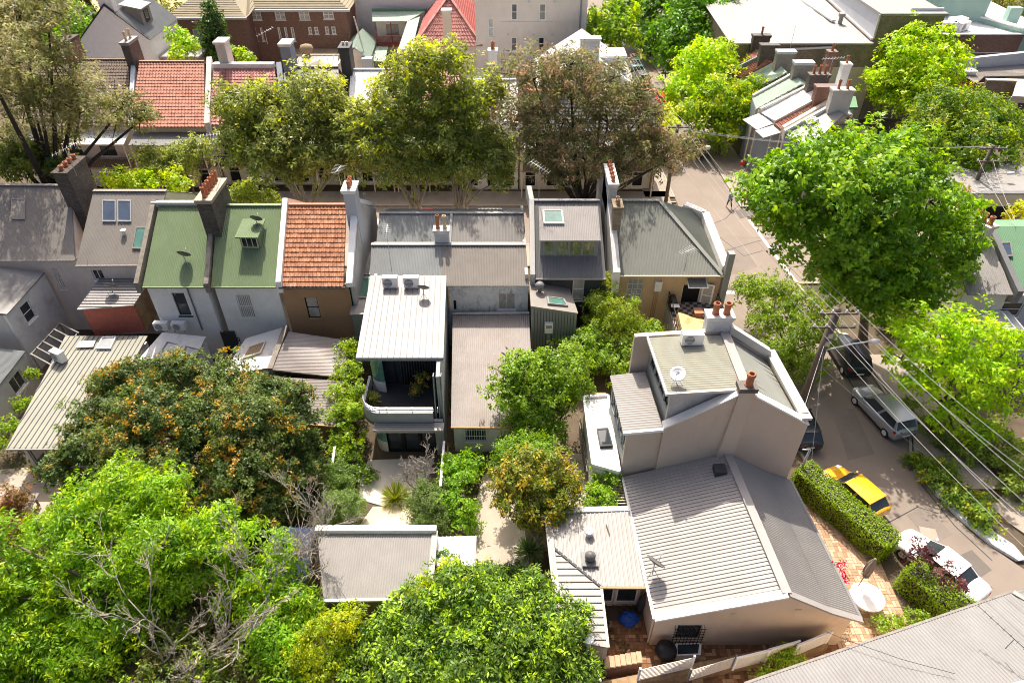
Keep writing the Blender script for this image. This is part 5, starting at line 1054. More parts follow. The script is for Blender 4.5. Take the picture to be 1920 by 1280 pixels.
piece('fascia', h, q[3] + V(0,-.06,-.1), q[2] + V(0,-.06,-.1), .1, .3, 'cream')
for a in q: piece('post', h, V(a.x, a.y, 0) + (sum(q, Vector())/4 - a).normalized()*.4 * V(1,1,0), V(a.x, a.y, a.z - .2) + (sum(q, Vector())/4 - a).normalized()*.4 * V(1,1,0), .12, .12, 'charcoal')
for i, (p_, lc, lb) in enumerate((('b490,600', 'red_plastic', 'dark wheelie bin with a red lid beside the brick flats'), ('b540,600', 'car_yellow', 'dark wheelie bin with a yellow lid beside the brick flats'))):
    q = P(p_, 0); t = thing('wheelie_bin', lb, 'bin', q); MB().hexa([q + V(-.32,-.38,0), q + V(.32,-.38,0), q + V(.32,.38,0), q + V(-.32,.38,0), q + V(-.42,-.48,1.2), q + V(.42,-.48,1.2), q + V(.42,.48,1.2), q + V(-.42,.48,1.2)]).build('body', 'charcoal', t); MB().box(q + V(-.45,-.52,1.21), q + V(.45,.52,1.32)).build('lid', lc, t)
    for s in (-1, 1): MB().lathe([(.12,-.04),(.12,.04)], q + V(.3*s,.42,.12), 10, (1,0,0)).build('wheel', 'rubber', t)
# verandah house and sheds with mint roofs
h = thing('verandah_house', 'pale house with mint iron roof and red timber verandah railing', 'house', (-18, 96, 0))
z5 = 6.6; q = [P('c345,125', z5), P('c960,122', z5), P('c742,240', z5 - .3), P('c350,242', z5 - .3)]; sheet(h, q, 'mint_roof', 'corr', .16, .02); piece('ridge', h, q[0] + V(0,0,.1), q[1] + V(0,0,.1), .5, .3, 'green_roof_far')
s = [P('c742,240', z5 - .3), P('c890,160', z5 - .3), P('c802,528', z5 - 1.0), P('c622,606', z5 - 1.0)]; sheet(h, s, 'mint_roof', 'corr', .16, .02)
a, b_ = (q[3].x + .2, q[3].y + 1.6), (q[2].x - .1, q[3].y + 1.6); wallw(h, a, b_, -.1, z5 - .4, 'cream_pale', [('c500,275', 'c650,385', dict(fm='terracotta', gm='glass_pale', nx=3, ny=1))]); wall(h, (a[0], a[1] - 1.4), (b_[0], b_[1] - 1.4), -.1, 2.9, 'cream', name='lower_wall')
MB().box((a[0], a[1] - 1.6, 2.9), (b_[0], a[1] - .01, 3.1)).build('verandah_floor', 'terracotta', h); b = MB()
for i in range(30): x = a[0] + (b_[0] - a[0]) * i / 29; b.bar((x, a[1] - 1.5, 3.1), (x, a[1] - 1.5, 4.2), .07, .04)
b.bar((a[0], a[1] - 1.5, 4.22), (b_[0], a[1] - 1.5, 4.22), .1, .08); b.build('verandah_railing', 'tile_maroon', h)
for x in (a[0] + .1, (a[0] + b_[0]) / 2, b_[0] - .1): piece('post', h, V(x, a[1] - 1.5, 3.1), V(x, a[1] - 1.5, z5 - .45), .12, .12, 'tile_maroon')
wall(h, (s[3].x + .3, s[3].y + .3), (s[2].x + .6, s[2].y + .3), -.1, z5 - 1.2, 'cream'); wall(h, (a[0] + .0, q[0].y + 3), (a[0], a[1] + .2), -.1, z5 - .4, 'white', name='side_wall')
wall(h, (PY('c160,60', 106).x, 106), (PY('c1100,60', 106).x, 106), -.1, [(0, 12), (6, 11.5), (9.5, 10), (22, 10)], 'white', name='rear_block')
h = thing('shed', 'small gabled shed with mint roof and beige end wall', 'shed', P((675, 120)))
zt = 5.2; zl = 3.6; ap, al, ar = P('c140,532', zt), P('c22,600', zl), P('c332,645', zl); al.y = ar.y = ap.y; bp = P('c240,320', zt); dv = V(bp.x - ap.x, bp.y - ap.y, 0)
sheet(h, [ap, ap + dv, ar + dv, ar], 'mint_roof', 'corr', .16, .02); sheet(h, [ap, ap + dv, al + dv, al], 'mint_roof', 'corr', .16, .02)
wall(h, (al.x + .2, ap.y + .2), (ar.x - .2, ap.y + .2), -.1, [(0, zl - .1), (ap.x - al.x, zt - .15), (9, zl - .1)], 'pinkwall'); wall(h, (ar.x - .2, ap.y + .42), (ar.x - .2 + dv.x, ap.y + dv.y), -.1, zl - .1, 'pinkwall'); MB().box((ap.x + .9, ap.y - .9, -.1), (ap.x + 2.3, ap.y + .19, 4.0)).build('flue', 'bluewall', h)
piece('pole', h, V(ap.x + 1.0, ap.y + 1, 4.4), V(ap.x + .3, ap.y + 1.2, 8.6), .16, .16, 'greywall')
h = thing('shed', 'tiny lean to with mint roof beside the gabled shed', 'shed', P((712, 118)))
q = [P('c370,525', 3.3), P('c525,528', 3.3), P('c490,695', 2.7), P('c335,688', 2.7)]; sheet(h, q, 'mint_roof', 'corr', .16, .02); ibox(h, (q[3].x+.1, q[3].y+.15), (q[2].x-.1, q[2].y+.15), 3.5, -.1, 2.5, 'brick_old'); wall(h, (q[3].x+.1, q[3].y+.15), (q[2].x-.1, q[2].y+.15), -.1, 2.5, 'brick_old')
# red hipped house
h = thing('hipped_house', 'cream house with steep maroon hip roof and tall front chimney', 'house', (-8, 92, 0))
zh = 6.0; fl, fr = P('c812,522', zh), P('c1588,520', zh); fl.y = fr.y; ap = V(-8.1, fl.y + 5.2, 10.6); bb = ap + V(0, 6, 0); bl, brr = V(fl.x, fl.y + 16, zh), V(fr.x, fr.y + 16, zh)
o = tiled(h, ap + V(-.1,0,0), ap + V(.1,0,0), fr, fl, 18, 14, ['tile_pinkred'], individual=False); sheet(h, [ap, bb, bl, fl], 'tile_maroon', 'rib', .34, .04, d=(0, 1, 0)); sheet(h, [ap, bb, brr, fr], 'tile_maroon', 'rib', .34, .04, d=(0, 1, 0))
for a in (fl, fr): piece('hip_tiles', h, ap + V(0,0,.08), a + V(0,0,.08), .34, .12, 'tile_pinkred')
piece('ridge_tiles', h, ap + V(0,0,.08), bb + V(0,0,.08), .34, .12, 'tile_pinkred')
wall(h, (fl.x + .3, fl.y + .4), (fr.x - .3, fl.y + .4), -.1, zh - .1, 'cream'); wall(h, (fr.x - .3, fl.y + .62), (fr.x - .3, fl.y + 15), -.1, zh - .1, 'cream_pale', name='side_wall'); wall(h, (fl.x + .3, fl.y + 15), (fl.x + .3, fl.y + .62), -.1, zh - .1, 'cream_pale', name='side_wall')
cq = P('c1195,490', 6.4); chimney(h, (cq.x, fl.y + .9), 1.05, .9, 5, PY('c1180,105', fl.y + .9).z, 'cream', 0, cap='white_dirty', capw=.14)
MB().tube([V(fr.x - .22, fl.y + .3, zh - .2), V(fr.x - .22, fl.y + .3, 0)], .08, 8).build('downpipe', 'charcoal', h)
# white flats
h = thing('apartment_block', 'plain white rendered three storey block with narrow windows', 'building', (2, 91, 0))
yW = 90.7; a, b_ = (PY((893, 100), yW).x, yW), (PY((1096, 100), yW).x, yW); w_ = [('d472,46', 'd540,232'), ('d790,46', 'd858,232'), ('d208,212', 'd274,415'), ('d208,618', 'd276,760'), ('d470,422', 'd534,578'), ('d778,422', 'd842,570')]
wallw(h, a, b_, -.1, 13, 'cream_pale', [(p_, q_, dict(gm='glass_pale' if i in (2, 3) else 'glass', ny=2, fw=.1)) for i, (p_, q_) in enumerate(w_)]); ibox(h, (a[0], a[1] + .22), (b_[0], b_[1] + .22), 16, -.1, 13, 'cream_pale'); MB().box((a[0] - .3, yW - .3, 13), (b_[0] + .3, yW + 16.5, 13.3)).build('roof', 'zinc', h)
for p_, q_ in (('d350,250', 'd1200,245'), ('d350,610', 'd1000,605')):
    s0, s1 = PV(p_, a, b_), PV(q_, a, b_); piece('string_course', h, wallpt(a, b_, s0[0], s0[1], .05), wallpt(a, b_, s1[0], s0[1], .05), .1, .12, 'cream_pale')
MB().tube([V(b_[0] - .8, yW - .12, 12.8), V(b_[0] - .8, yW - .12, 0)], .1, 8).build('downpipe', 'bluegrey', h)
for p_ in ('d670,20', 'd955,20', 'd435,392', 'd722,392', 'd935,392'):
    s0 = PV(p_, a, b_); q = wallpt(a, b_, *s0); MB().box(q + V(-.15,-.06,-.1), q + V(.15,.02,.1)).build('air_brick', 'greywall', h)
# white house facing the far street
h = thing('terrace_house', 'white roofed house with blue grey end wall and broad chimney', 'house', (9, 77, 0))
yF = 76.0; xl, xa, xr = 3.0, 8.2, 13.3; zE, zA, dp = 6.2, 9.5, 9.5
wall(h, (xl, yF), (xr, yF), -.1, [(0, zE), (xa - xl, zA), (xr - xl, zE)], 'bluewall', name='gable_wall', th=.35); wall(h, (xr, yF + .35), (xr, yF + dp), -.1, zE, 'bluewall', name='side_wall'); wall(h, (xl, yF + dp), (xl, yF + .35), -.1, zE, 'bluewall', name='side_wall')
for s, xe in ((1, xr + .3), (-1, xl - .3)): sheet(h, [V(xa, yF, zA), V(xa, yF + dp, zA), V(xe, yF + dp, zE - .1), V(xe, yF, zE - .1)], 'white', 'corr', .14, .02, d=(s, 0, -.6))
for xe in (xl, xr): parapet(h, [V(xa, yF + .15, zA + .2), V(xe, yF + .15, zE + .2)], .5, .3, 'white', 'coping')
chimney(h, (xa + .1, yF + .6), 2.0, .9, zA - .6, zA + 1.6, 'bluewall', 0, cap='white_dirty', capw=.14)
MB().box((xa + 1.0, yF + 2, zE + .6), (xr - .9, yF + 4.5, zE + 2.4)).build('dormer', 'bluewall', h); MB().box((xa + .6, yF + 1.8, zE + 2.4), (xr - .7, yF + 4.7, zE + 2.6)).build('dormer_roof', 'white', h)
# ================================================================= terraces along the far right street
GD = 'narrow terraces stepping along the far street'
DT = [('narrow terrace with pale weathered tile roof farthest along the row', 'f40,190', 'f330,40', 'f395,140', 'f60,290', 'tile_red', 'brick_dark', 1),
      ('narrow terrace with rust red tile roof in dark tree shade', 'f20,350', 'f400,165', 'f530,215', 'f190,400', 'tile_red', 'brick_dark', 0),
      ('narrow terrace with faded green roof beside the rust red one', 'f240,400', 'f590,225', 'f690,330', 'f420,490', 'mint_roof', 'timber_grey', 0),
      ('narrow terrace with faded green roof beside the white one', 'f300,620', 'f790,350', 'f860,465', 'f345,745', 'mint_roof', 'timber_grey', 0),
      ('narrow terrace with white iron roof in the middle of the row', 'f385,772', 'f955,490', 'f1040,620', 'f550,885', 'white', 'brick_dark', 3),
      ('narrow terrace with brown red tile roof and cream parapet', 'f545,905', 'f1020,650', 'f1150,690', 'f640,985', 'tile_red', 'brick_brown', 0),
      ('end terrace with grey hipped roof and a flat roof window', 'f655,1020', 'f1180,730', 'f1330,800', 'f960,1180', 'zinc', 'greywall', 2)]
for i, (lb, eF, rF, rN, eN, rm, cm, np_) in enumerate(DT):
    a, b_, c, d = P(eF, 6.4), P(rF, 8.5), P(rN, 8.5), P(eN, 6.4); h = thing('terrace_house', lb, 'house', V(a.x, a.y, 0), GD)
    ax = (b_ - a + c - d) / 2; back = V(ax.x, ax.y, -ax.z)
    if 'tile' in rm: tiled(h, b_, c, d, a, 8, 12, [rm], individual=False)
    else: sheet(h, [b_, c, d, a], rm, 'corr' if i != 6 else 'flat', .2, .03)
    sheet(h, [b_, c, c + back, b_ + back], rm, 'corr', .2, .03, name='rear_roof')
    parapet(h, [a + V(0,0,.3), b_ + V(0,0,.3)], .3, .9, 'white_dirty' if i in (2, 6) else ('bluegrey' if i == 1 else 'greywall'), 'party_wall')
    if i == 5: parapet(h, [d + V(0,0,.35), c + V(0,0,.35)], .4, .9, 'cream', 'party_wall')
    wall(h, (a.x, a.y), (d.x, d.y), -.1, 6.3, 'bluegrey'); wall(h, (d.x, d.y), (c.x + back.x, c.y + back.y), -.1, 6.3, 'cream', name='side_wall'); bb = b_ + back; wall(h, (bb.x, bb.y), (a.x, a.y), -.1, 6.3, 'greywall', name='side_wall')
    cp = b_.lerp(c, .25); chimney(h, (cp.x + .3, cp.y), 1.9, .8, 7.4, 10.0 if i < 6 else 10.4, cm, np_, 'x', cap='bluewall' if i in (2, 3) else cm, poth=.8)
    if i == 6: skylight(h, [b_, c, d, a], ['f900,905', 'f1000,850', 'f1055,880', 'f940,945'], None, 'white', 'glass_blue', .25)
    if i in (4, 5):
        v = (a - b_); v.z = 0; v.normalize(); MB().prism([a + V(0,0,-.2), d + V(0,0,-.2), d + v*1.7 + V(0,0,-.7), a + v*1.7 + V(0,0,-.7)], (0, 0, -.08)).build('verandah_roof', 'zinc_pale', h)
h = thing('outbuilding', 'small flat green roofed annex behind the end terrace', 'building', P('f1400,680'))
q = [P('f1340,605', 5), P('f1465,602', 5), P('f1490,728', 5), P('f1330,730', 5)]; MB().prism(q, (0, 0, -.2)).build('roof', 'green_roof_far', h); ibox(h, (q[3].x+.1, q[3].y+.1), (q[2].x-.1, q[2].y+.1), 3.5, -.1, 4.8, 'cream'); wall(h, (q[3].x+.1, q[3].y+.1), (q[2].x-.1, q[2].y+.1), -.1, 4.8, 'cream')
for (p_, hz, mt, lb) in (('f1170,460', 11.6, 'brick_brown', 'slender brick chimney with one clay pot behind the terraces'), ('f1345,560', 11.2, 'white', 'slender white chimney behind the end terrace')):
    q = P(p_, 8.0); t = thing('chimney_stack', lb, 'chimney', V(q.x, q.y + 1.5, 0)); chimney(t, (q.x, q.y + 1.5), .8, .8, 0, hz - .8, mt, 1, cap=mt, poth=.7)
# ================================================================= warehouse
h = thing('warehouse', 'long old brick warehouse with pale grey iron roof', 'warehouse', (45, 82, 0))
yw = 82.0; X = lambda p_: PY(p_, yw).x; Z = lambda p_: PY(p_, yw).z
xa, xb, xc, xd, xe = X((1372, 79)), X('C1058,235'), X('C1100,88'), X('C1290,82'), X('C1482,48'); z1, z2, z3 = Z('C700,235'), Z('C1150,88'), Z('C1400,48')
wall(h, (xa, yw), (xe, yw), -.1, [(0, z1), (xb - xa, z1), (xb - xa + .05, z1 + .3), (xc - xa, z2), (xe - xa, z2)], 'brick_old', th=.4)
lo = PV('f1200,278', (xa, yw), (xe, yw))[1]; wl = X('f860,400'); MB().box((wl, yw - .06, -.1), (xe - 6, yw - .003, lo)).build('painted_dado', 'cream', h)
sheet(h, [V(xa - .3, yw + 26, z1 + 1.2), V(xb - .05, yw + 26, z1 + 1.2), V(xb - .05, yw - .25, z1 + .05), V(xa - .3, yw - .25, z1 + .05)], 'zinc_pale', 'corr', .35, .03)
MB().hexa([(xb, yw + .1, z1 - .2), (xc + .15, yw + .1, z2 - .2), (xc + .15, yw + 26, z2 - .2), (xb, yw + 26, z1 - .2), (xb, yw + .1, z1 + .3), (xc + .15, yw + .1, z2 + .02), (xc + .15, yw + 26, z2 + .02), (xb, yw + 26, z1 + 1.4)]).build('raised_wall', 'bluewall', h)
piece('flashing', h, V(xb, yw - .05, z1 + .4), V(xc, yw - .05, z2 + .1), .2, .12, 'pinkwall'); piece('flashing', h, V(xb - .1, yw, z1 + .3), V(xb - .1, yw + 26, z1 + 1.5), .25, .2, 'pinkwall')
MB().box((xc, yw - .2, z2 + .0), (xe + .2, yw + 26, z2 + .25)).build('upper_roof', 'zinc_pale', h); piece('roof_kerb', h, V(xd, yw + 1, z2 + .4), V(xe + .1, yw + 1, z2 + .4), .3, .3, 'white')
wall(h, (xe, yw + .4), (xe, yw + 26), -.1, z2, 'brick_old', name='side_wall'); wall(h, (xa, yw + 26), (xa, yw + .4), -.1, z1, 'brick_old', name='side_wall')
piece('gutter', h, V(xa, yw - .3, z1 - .05), V(xb, yw - .3, z1 - .05), .22, .2, 'white')
p0, p1 = PV('C440,268', (xa, yw), (xe, yw)), PV('C830,262', (xa, yw), (xe, yw)); pipe = MB().tube([wallpt((xa, yw), (xe, yw), p0[0], p0[1] - .6, .2), wallpt((xa, yw), (xe, yw), p0[0] + 3, p0[1] - .1, .2), wallpt((xa, yw), (xe, yw), p1[0], p1[1], .2), wallpt((xa, yw), (xe, yw), p1[0] + .3, z1 - .2, .2)], .13, 8); pipe.build('drain_pipe', 'white', h)
q = P('C880,120', z1 + .6); MB().lathe([(.25,-.4),(.25,.5),(.4,.55),(.4,.9),(.05,1.0)], q, 12).build('roof_vent', 'zinc', h); MB().bar(q + V(-.7,.2,0), q + V(-2.2, 14, .3), .5, .2).build('roof_ridge_strip', 'white', h)
h = thing('brick_building', 'brick building with flat white roof at the top right corner', 'building', (58, 92, 0))
a, b_ = P('g958,392', 7), P((1985, 64), 7); b_.y = a.y; wall(h, (a.x, a.y), (b_.x, b_.y), -.1, 7, 'brick_brown'); MB().box((a.x, a.y + .22, 6.6), (b_.x, a.y + 22, 6.95)).build('roof', 'white', h); wall(h, (a.x, a.y + 22), (a.x, a.y + .22), -.1, 7, 'brick_brown', name='side_wall')
piece('roof_edge', h, a + V(0,.1,.05), b_ + V(0,.1,.05), .5, .1, 'white'); s0 = PV('g1240,596', a, b_); piece('conduit', h, wallpt(a, b_, s0[0], s0[1], .08), wallpt(a, b_, s0[0] + 11, s0[1] + .1, .08), .08, .08, 'white')
ACB = [P(p_, 6.95) for p_ in ('g1040,350', 'g1150,300', 'g1190,345')]
h = thing('mint_building', 'mint green rendered building with stepped parapet at the top right', 'building', (62, 110, 0))
m0, m1, m2, m3 = P('g985,120', 7.5), P('g1460,215', 7.5), P('g1640,265', 7.5), P((1990, 75), 7.5)
wall(h, (m0.x - 4, m0.y + 2.5), (m1.x, m1.y), -.1, 10.8, 'mint', th=.6); wall(h, (m1.x, m1.y), (m3.x, m3.y), -.1, 7.6, 'mint', th=.6); piece('coping', h, V(m1.x, m1.y + .3, 7.7), V(m3.x, m3.y + .3, 7.7), .9, .15, 'white'); piece('pier', h, V(m1.x + 3.5, m1.y - .2, 7), V(m1.x + 3.5, m1.y - .2, 9), 1.6, 1.0, 'mint', up=(0, 1, 0)); piece('coping', h, V(m0.x - 4, m0.y + 2.8, 10.9), V(m1.x, m1.y + .3, 10.9), .9, .15, 'mint')
h = thing('brick_building', 'low brick building with ribbed grey roof right of the yellow maple', 'building', P('g1500,1000'))
q = [P('g1120,790', 4.6), P((1990, 116), 4.6), P((1990, 140), 4.2), P('g1470,870', 4.2), P('g1390,935', 4.2)]; sheet(h, q, 'zinc_warm', 'corr', .3, .03, d=(1, .1, 0)); MB().hexa([q[0] + V(0,.05,0), q[1] + V(0,.05,0), q[1] + V(0,.6,0), q[0] + V(0,.6,0), q[0] + V(0,.05,1.2), q[1] + V(0,.05,1.6), q[1] + V(0,.6,1.6), q[0] + V(0,.6,1.2)]).build('upstand', 'bluewall', h)
wall(h, (q[4].x, q[4].y), (q[3].x + 9, q[3].y + .3), -.1, 4.1, 'brick_old'); wall(h, (q[0].x, q[0].y), (q[4].x, q[4].y + .2), -.1, 4.1, 'brick_red', name='side_wall')
h = thing('brick_wall', 'tall brown brick yard wall with pale coping at the right edge', 'wall', P('g1600,1100')); a, b_ = P('g1480,880', 4.9), P('g1800,875', 4.9); b_.y = a.y - .5; wall(h, (a.x, a.y - .6), (b_.x + 4, b_.y - .6), -.1, 4.8, 'brick_old', th=.4); piece('coping', h, V(a.x, a.y - .4, 4.86), V(b_.x + 4, b_.y - .4, 4.86), .6, .12, 'cream_pale')
h = thing('flue', 'white square boxed vent standing beside the yellow maple', 'vent', P('g1160,1080')); q = P('g1165,1060', 0); q = P('g1190,1000', 2.5); MB().box((q.x - .3, q.y - .3, 0), (q.x + .3, q.y + .3, 3.9)).build('duct', 'zinc', h); MB().hexa([q + V(-.5,-.5,1.4), q + V(.5,-.5,1.4), q + V(.5,.5,1.4), q + V(-.5,.5,1.4), q + V(-.9,-.9,2.4), q + V(.9,-.9,2.4), q + V(.9,.9,2.4), q + V(-.9,.9,2.4)]).build('cowl', 'white', h)
h = thing('house', 'cream house corner with sloping roof at the right edge above the green tree', 'house', P((1915, 190))); q = [P('g1840,920', 5), P((1980, 145), 5), P((1980, 185), 4), P('g1790,1080', 4)]
MB().prism(q, (0, 0, -.2)).build('roof', 'cream_pale', h); wallw(h, (q[3].x + .1, q[3].y + .2), (q[2].x, q[2].y + .2), -.1, 3.8, 'cream', [(None, (1.0, 1.4, 2.4, 3.2), dict(fm='timber', gm='glass', nx=1, ny=1))])
# ================================================================= trees and plants
def leaf_mesh(name, pos, nrm, axis, L, W, col, parent):
    N = len(pos); nrm = nrm / np.linalg.norm(nrm, axis=1, keepdims=True)
    a = axis - nrm * (axis * nrm).sum(1, keepdims=True); a /= np.linalg.norm(a, axis=1, keepdims=True) + 1e-9
    b = np.cross(nrm, a); L = L[:, None]; W = W[:, None]
    v = np.empty((N, 4, 3), np.float32)
    v[:, 0] = pos - a * L * .5; v[:, 1] = pos + b * W * .5 - a * L * .08 + nrm * W * .14; v[:, 2] = pos + a * L * .5; v[:, 3] = pos - b * W * .5 - a * L * .08 + nrm * W * .14
    o0 = np.array(org_of(parent)); v -= o0.astype(np.float32)
    me = bpy.data.meshes.new(name); me.vertices.add(4 * N); me.vertices.foreach_set('co', v.reshape(-1))
    me.loops.add(4 * N); me.polygons.add(N); me.loops.foreach_set('vertex_index', np.arange(4 * N, dtype=np.int32)); me.polygons.foreach_set('loop_start', np.arange(0, 4 * N, 4, dtype=np.int32))
    try: me.polygons.foreach_set('loop_total', np.full(N, 4, np.int32))
    except Exception: pass
    at = me.color_attributes.new('Col', 'FLOAT_COLOR', 'POINT'); c4 = np.ones((N, 4, 4), np.float32); c4[:, :, :3] = col[:, None, :]; at.data.foreach_set('color', c4.reshape(-1))
    me.update(calc_edges=True); me.materials.append(LEAF)
    o = bpy.data.objects.new(name, me); COL.objects.link(o); o.parent = parent; return o
def lump3(l):
    x, y, r, d = l[:4]; rr = ray((x, y))
    c = PY((x, y), d) if d >= 10 else P((x, y), d)
    t = (c - CAMP).dot(V(0, CT, -ST)); return np.array(c), r * t / FPX
NLEAF = [0]; CB = np.array([1.38, 1.42, 1.12])
def crown(parent, lumps, L=.24, W=.12, cols=((.1, .19, .03),), tip=None, tipp=.0, dens=1.0, droop=.2, up=.55, sq=.85, seed=0, name='crown', jit=.36, minz=.05, gap=.6, grow=1.16, tiphi=None, nl=13, spr=1.5, rough=.42):
    """leafy sprigs on an uneven shell round each lump: (positions, sprig centres)"""
    g = np.random.default_rng(seed + 11); out = [[] for _ in range(6)]; cols = np.array(cols); tw = []
    for l in lumps:
        c, r = lump3(l); r = r * grow
        ns = int(dens * 3.1 * 4 * math.pi * r * r * .8 / (nl * L * W * .5)); ns = max(8, ns)
        d = g.normal(size=(ns, 3)); d /= np.linalg.norm(d, axis=1, keepdims=True)
        low = (d[:, 2] < -.1) & (g.random(ns) < .6); d[low, 2] *= -1
        n1 = np.zeros(ns); n2 = np.zeros(ns)
        for f in (2.5, 4.5, 7.5):
            k = g.normal(size=3) * f; n1 += np.sin(d @ k + g.random() * 6.28) / f ** .5; k = g.normal(size=3) * f; n2 += np.sin(d @ k + g.random() * 6.28) / f ** .5
        keep = (n2 > -1.0 + gap) | (g.random(ns) < .25); d, n1, n2 = d[keep], n1[keep], n2[keep]; ns = len(d)
        u = g.random(ns); rad = r * (1 + rough * n1) * (1.04 - .55 * u ** 1.6) * g.uniform(.93, 1.1, ns)
        ctr = c + d * rad[:, None] * np.array([1, 1, sq]); tw += [(ctr[i], L) for i in range(0, ns, max(1, ns // 9))]
        sd = d + np.array([0, 0, up]) + g.normal(size=(ns, 3)) * .4; sd /= np.linalg.norm(sd, axis=1, keepdims=True)
        pal = np.clip((n1 * .5 + .5) * len(cols) + g.normal(size=ns) * .7, 0, len(cols) - 1e-3).astype(int)
        sc = cols[pal] * g.uniform(.8, 1.2, (ns, 1)); istip = np.zeros(ns, bool)
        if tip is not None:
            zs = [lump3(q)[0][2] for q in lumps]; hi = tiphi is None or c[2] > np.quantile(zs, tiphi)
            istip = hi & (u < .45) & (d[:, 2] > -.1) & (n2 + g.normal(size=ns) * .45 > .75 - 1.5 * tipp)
        ctr, sdl = np.repeat(ctr, nl, 0), np.repeat(sd, nl, 0); m = ns * nl
        rd = g.normal(size=(m, 3)); rd -= sdl * (rd * sdl).sum(1, keepdims=True); rd /= np.linalg.norm(rd, axis=1, keepdims=True) + 1e-9
        ax = sdl * g.uniform(.1, .9, (m, 1)) + rd; ax[:, 2] -= droop * 1.6; ax /= np.linalg.norm(ax, axis=1, keepdims=True)
        ll = L * g.uniform(.6, 1.25, m); pos = ctr + sdl * (g.random((m, 1)) - .5) * L * spr + rd * g.random((m, 1)) * L * spr * .45 + ax * ll[:, None] * .5
        pos[:, 2] = np.maximum(pos[:, 2], minz + g.random(m) * .1)
        nr = sdl + g.normal(size=(m, 3)) * .4
        cc = np.repeat(sc, nl, 0); it = np.repeat(istip, nl) & (g.random(m) < .7)
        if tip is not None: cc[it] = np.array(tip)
        cc = CB * cc * g.uniform(1 - jit, 1 + jit, (m, 1))
        for lst, arr in zip(out, (pos, nr, ax, ll, W * g.uniform(.7, 1.25, m), cc)): lst.append(arr)
    out = [np.concatenate(q) for q in out]; NLEAF[0] += len(out[0])
    return leaf_mesh(name, out[0], out[1], out[2], out[3], out[4], out[5], parent), tw
def limbs(parent, base, lumps, r0, bark, seed=0, fork=.35, twigs=None, name='trunk', stems=1):
    g = random.Random(seed); b = MB(); base = Vector(base); cs = [Vector(lump3(l)[0]) for l in lumps]; mid = sum(cs, Vector()) / len(cs)
    zt = base.z + (mid.z - base.z) * fork
    for s in range(stems):
        bs = base + V(g.uniform(-.4, .4), g.uniform(-.4, .4), 0) * (stems > 1)
        fk = V(bs.x + (mid.x - bs.x) * .35 + g.uniform(-.3, .3), bs.y + (mid.y - bs.y) * .35, zt * g.uniform(.85, 1.15))
        m1 = bs.lerp(fk, .5) + V(g.uniform(-.15, .15), g.uniform(-.15, .15), 0)
        b.tube([bs + V(0,0,-.1), bs + V(0,0,.25), m1, fk], [r0 * 1.45, r0 * 1.05, r0 * .92, r0 * .8], 8)
        for i, c in enumerate(cs):
            if i % stems != s: continue
            q = fk.lerp(c, .5) + V(g.uniform(-.4, .4), g.uniform(-.4, .4), g.uniform(.1, .6)); rr = r0 * g.uniform(.35, .55)
            b.tube([fk, fk.lerp(q, .5) + V(0,0,.1), q, c], [rr * 1.1, rr * .9, rr * .7, rr * .3], 6)
    if twigs:
        for pc, rp in twigs:
            pc = Vector(pc); c = min(cs, key=lambda q: (q - pc).length); k = c.lerp(pc, .5) + V(g.uniform(-.2, .2), g.uniform(-.2, .2), .1)
            b.tube([c, k, pc + (pc - c) * .2], [r0 * .18 + .015, r0 * .1 + .01, .008], 4)
    return b.build(name, bark, parent, smooth=True)
def tree(label, lumps, base=None, r0=.2, bark='bark', name='tree', cat='tree', group=None, stems=1, fork=.35, twig=.6, seed=0, **k):
    cs = [lump3(l)[0] for l in lumps]
    if base is None: m = np.mean(cs, 0); base = (m[0], m[1])
    h = thing(name, label, cat, V(base[0], base[1], 0), group); tw = None
    _, puffs = crown(h, lumps, seed=seed, **k)
    rr = random.Random(seed); tw = [p for p in puffs if rr.random() < twig]
    limbs(h, (base[0], base[1], 0), lumps, r0, bark, seed, fork, tw, stems=stems); return h
def pxy(p, z=0): q = P(p, z); return (q.x, q.y)
# ---- street trees on the cross street
gum = dict(L=.34, W=.1, droop=.55, up=.25, sq=.8, gap=.8, rough=.42)
tree('big olive brown gum tree filling the top left corner', [(40,60,70,55),(95,110,48,55),(140,165,36,56),(60,190,66,55),(150,212,55,54),(228,205,42,55),(20,270,44,55),(110,268,30,55.5),(-25,130,80,49.5),(268,222,24,55),(85,292,26,55),(0,10,60,57),(90,20,40,57)],
     (PY((25, 330), 50.5).x, 50.5), .5, 'bark_dark', 'gum_tree', seed=1, cols=((.17,.17,.075),(.19,.17,.09),(.14,.16,.06),(.27,.25,.16)), dens=.42, twig=.9, group='street trees', **gum)
tree('olive green paperbark left of the yellow topped trees', [(470,200,50,52.5),(535,212,55,52.5),(598,192,50,53.5),(640,228,45,53.5),(448,258,48,51.5),(520,274,55,50.5),(590,280,55,51.5),(648,292,40,51.5),(480,304,30,49.5),(560,314,30,50.5),(440,212,30,52.5)],
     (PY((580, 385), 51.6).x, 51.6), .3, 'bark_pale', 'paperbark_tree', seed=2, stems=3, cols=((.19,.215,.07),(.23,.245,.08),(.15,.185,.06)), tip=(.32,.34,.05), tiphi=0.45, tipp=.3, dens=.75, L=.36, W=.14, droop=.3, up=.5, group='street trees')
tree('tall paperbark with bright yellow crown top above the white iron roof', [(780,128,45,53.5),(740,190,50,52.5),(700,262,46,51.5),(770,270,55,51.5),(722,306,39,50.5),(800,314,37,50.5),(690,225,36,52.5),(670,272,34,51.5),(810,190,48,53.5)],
     (PY((790, 395), 51.6).x, 51.6), .28, 'bark_pale', 'paperbark_tree', seed=3, stems=2, cols=((.19,.22,.065),(.23,.25,.07),(.155,.195,.06)), tip=(.42,.44,.04), tiphi=0.4, tipp=.5, dens=.72, L=.36, W=.14, droop=.25, up=.5, group='street trees')
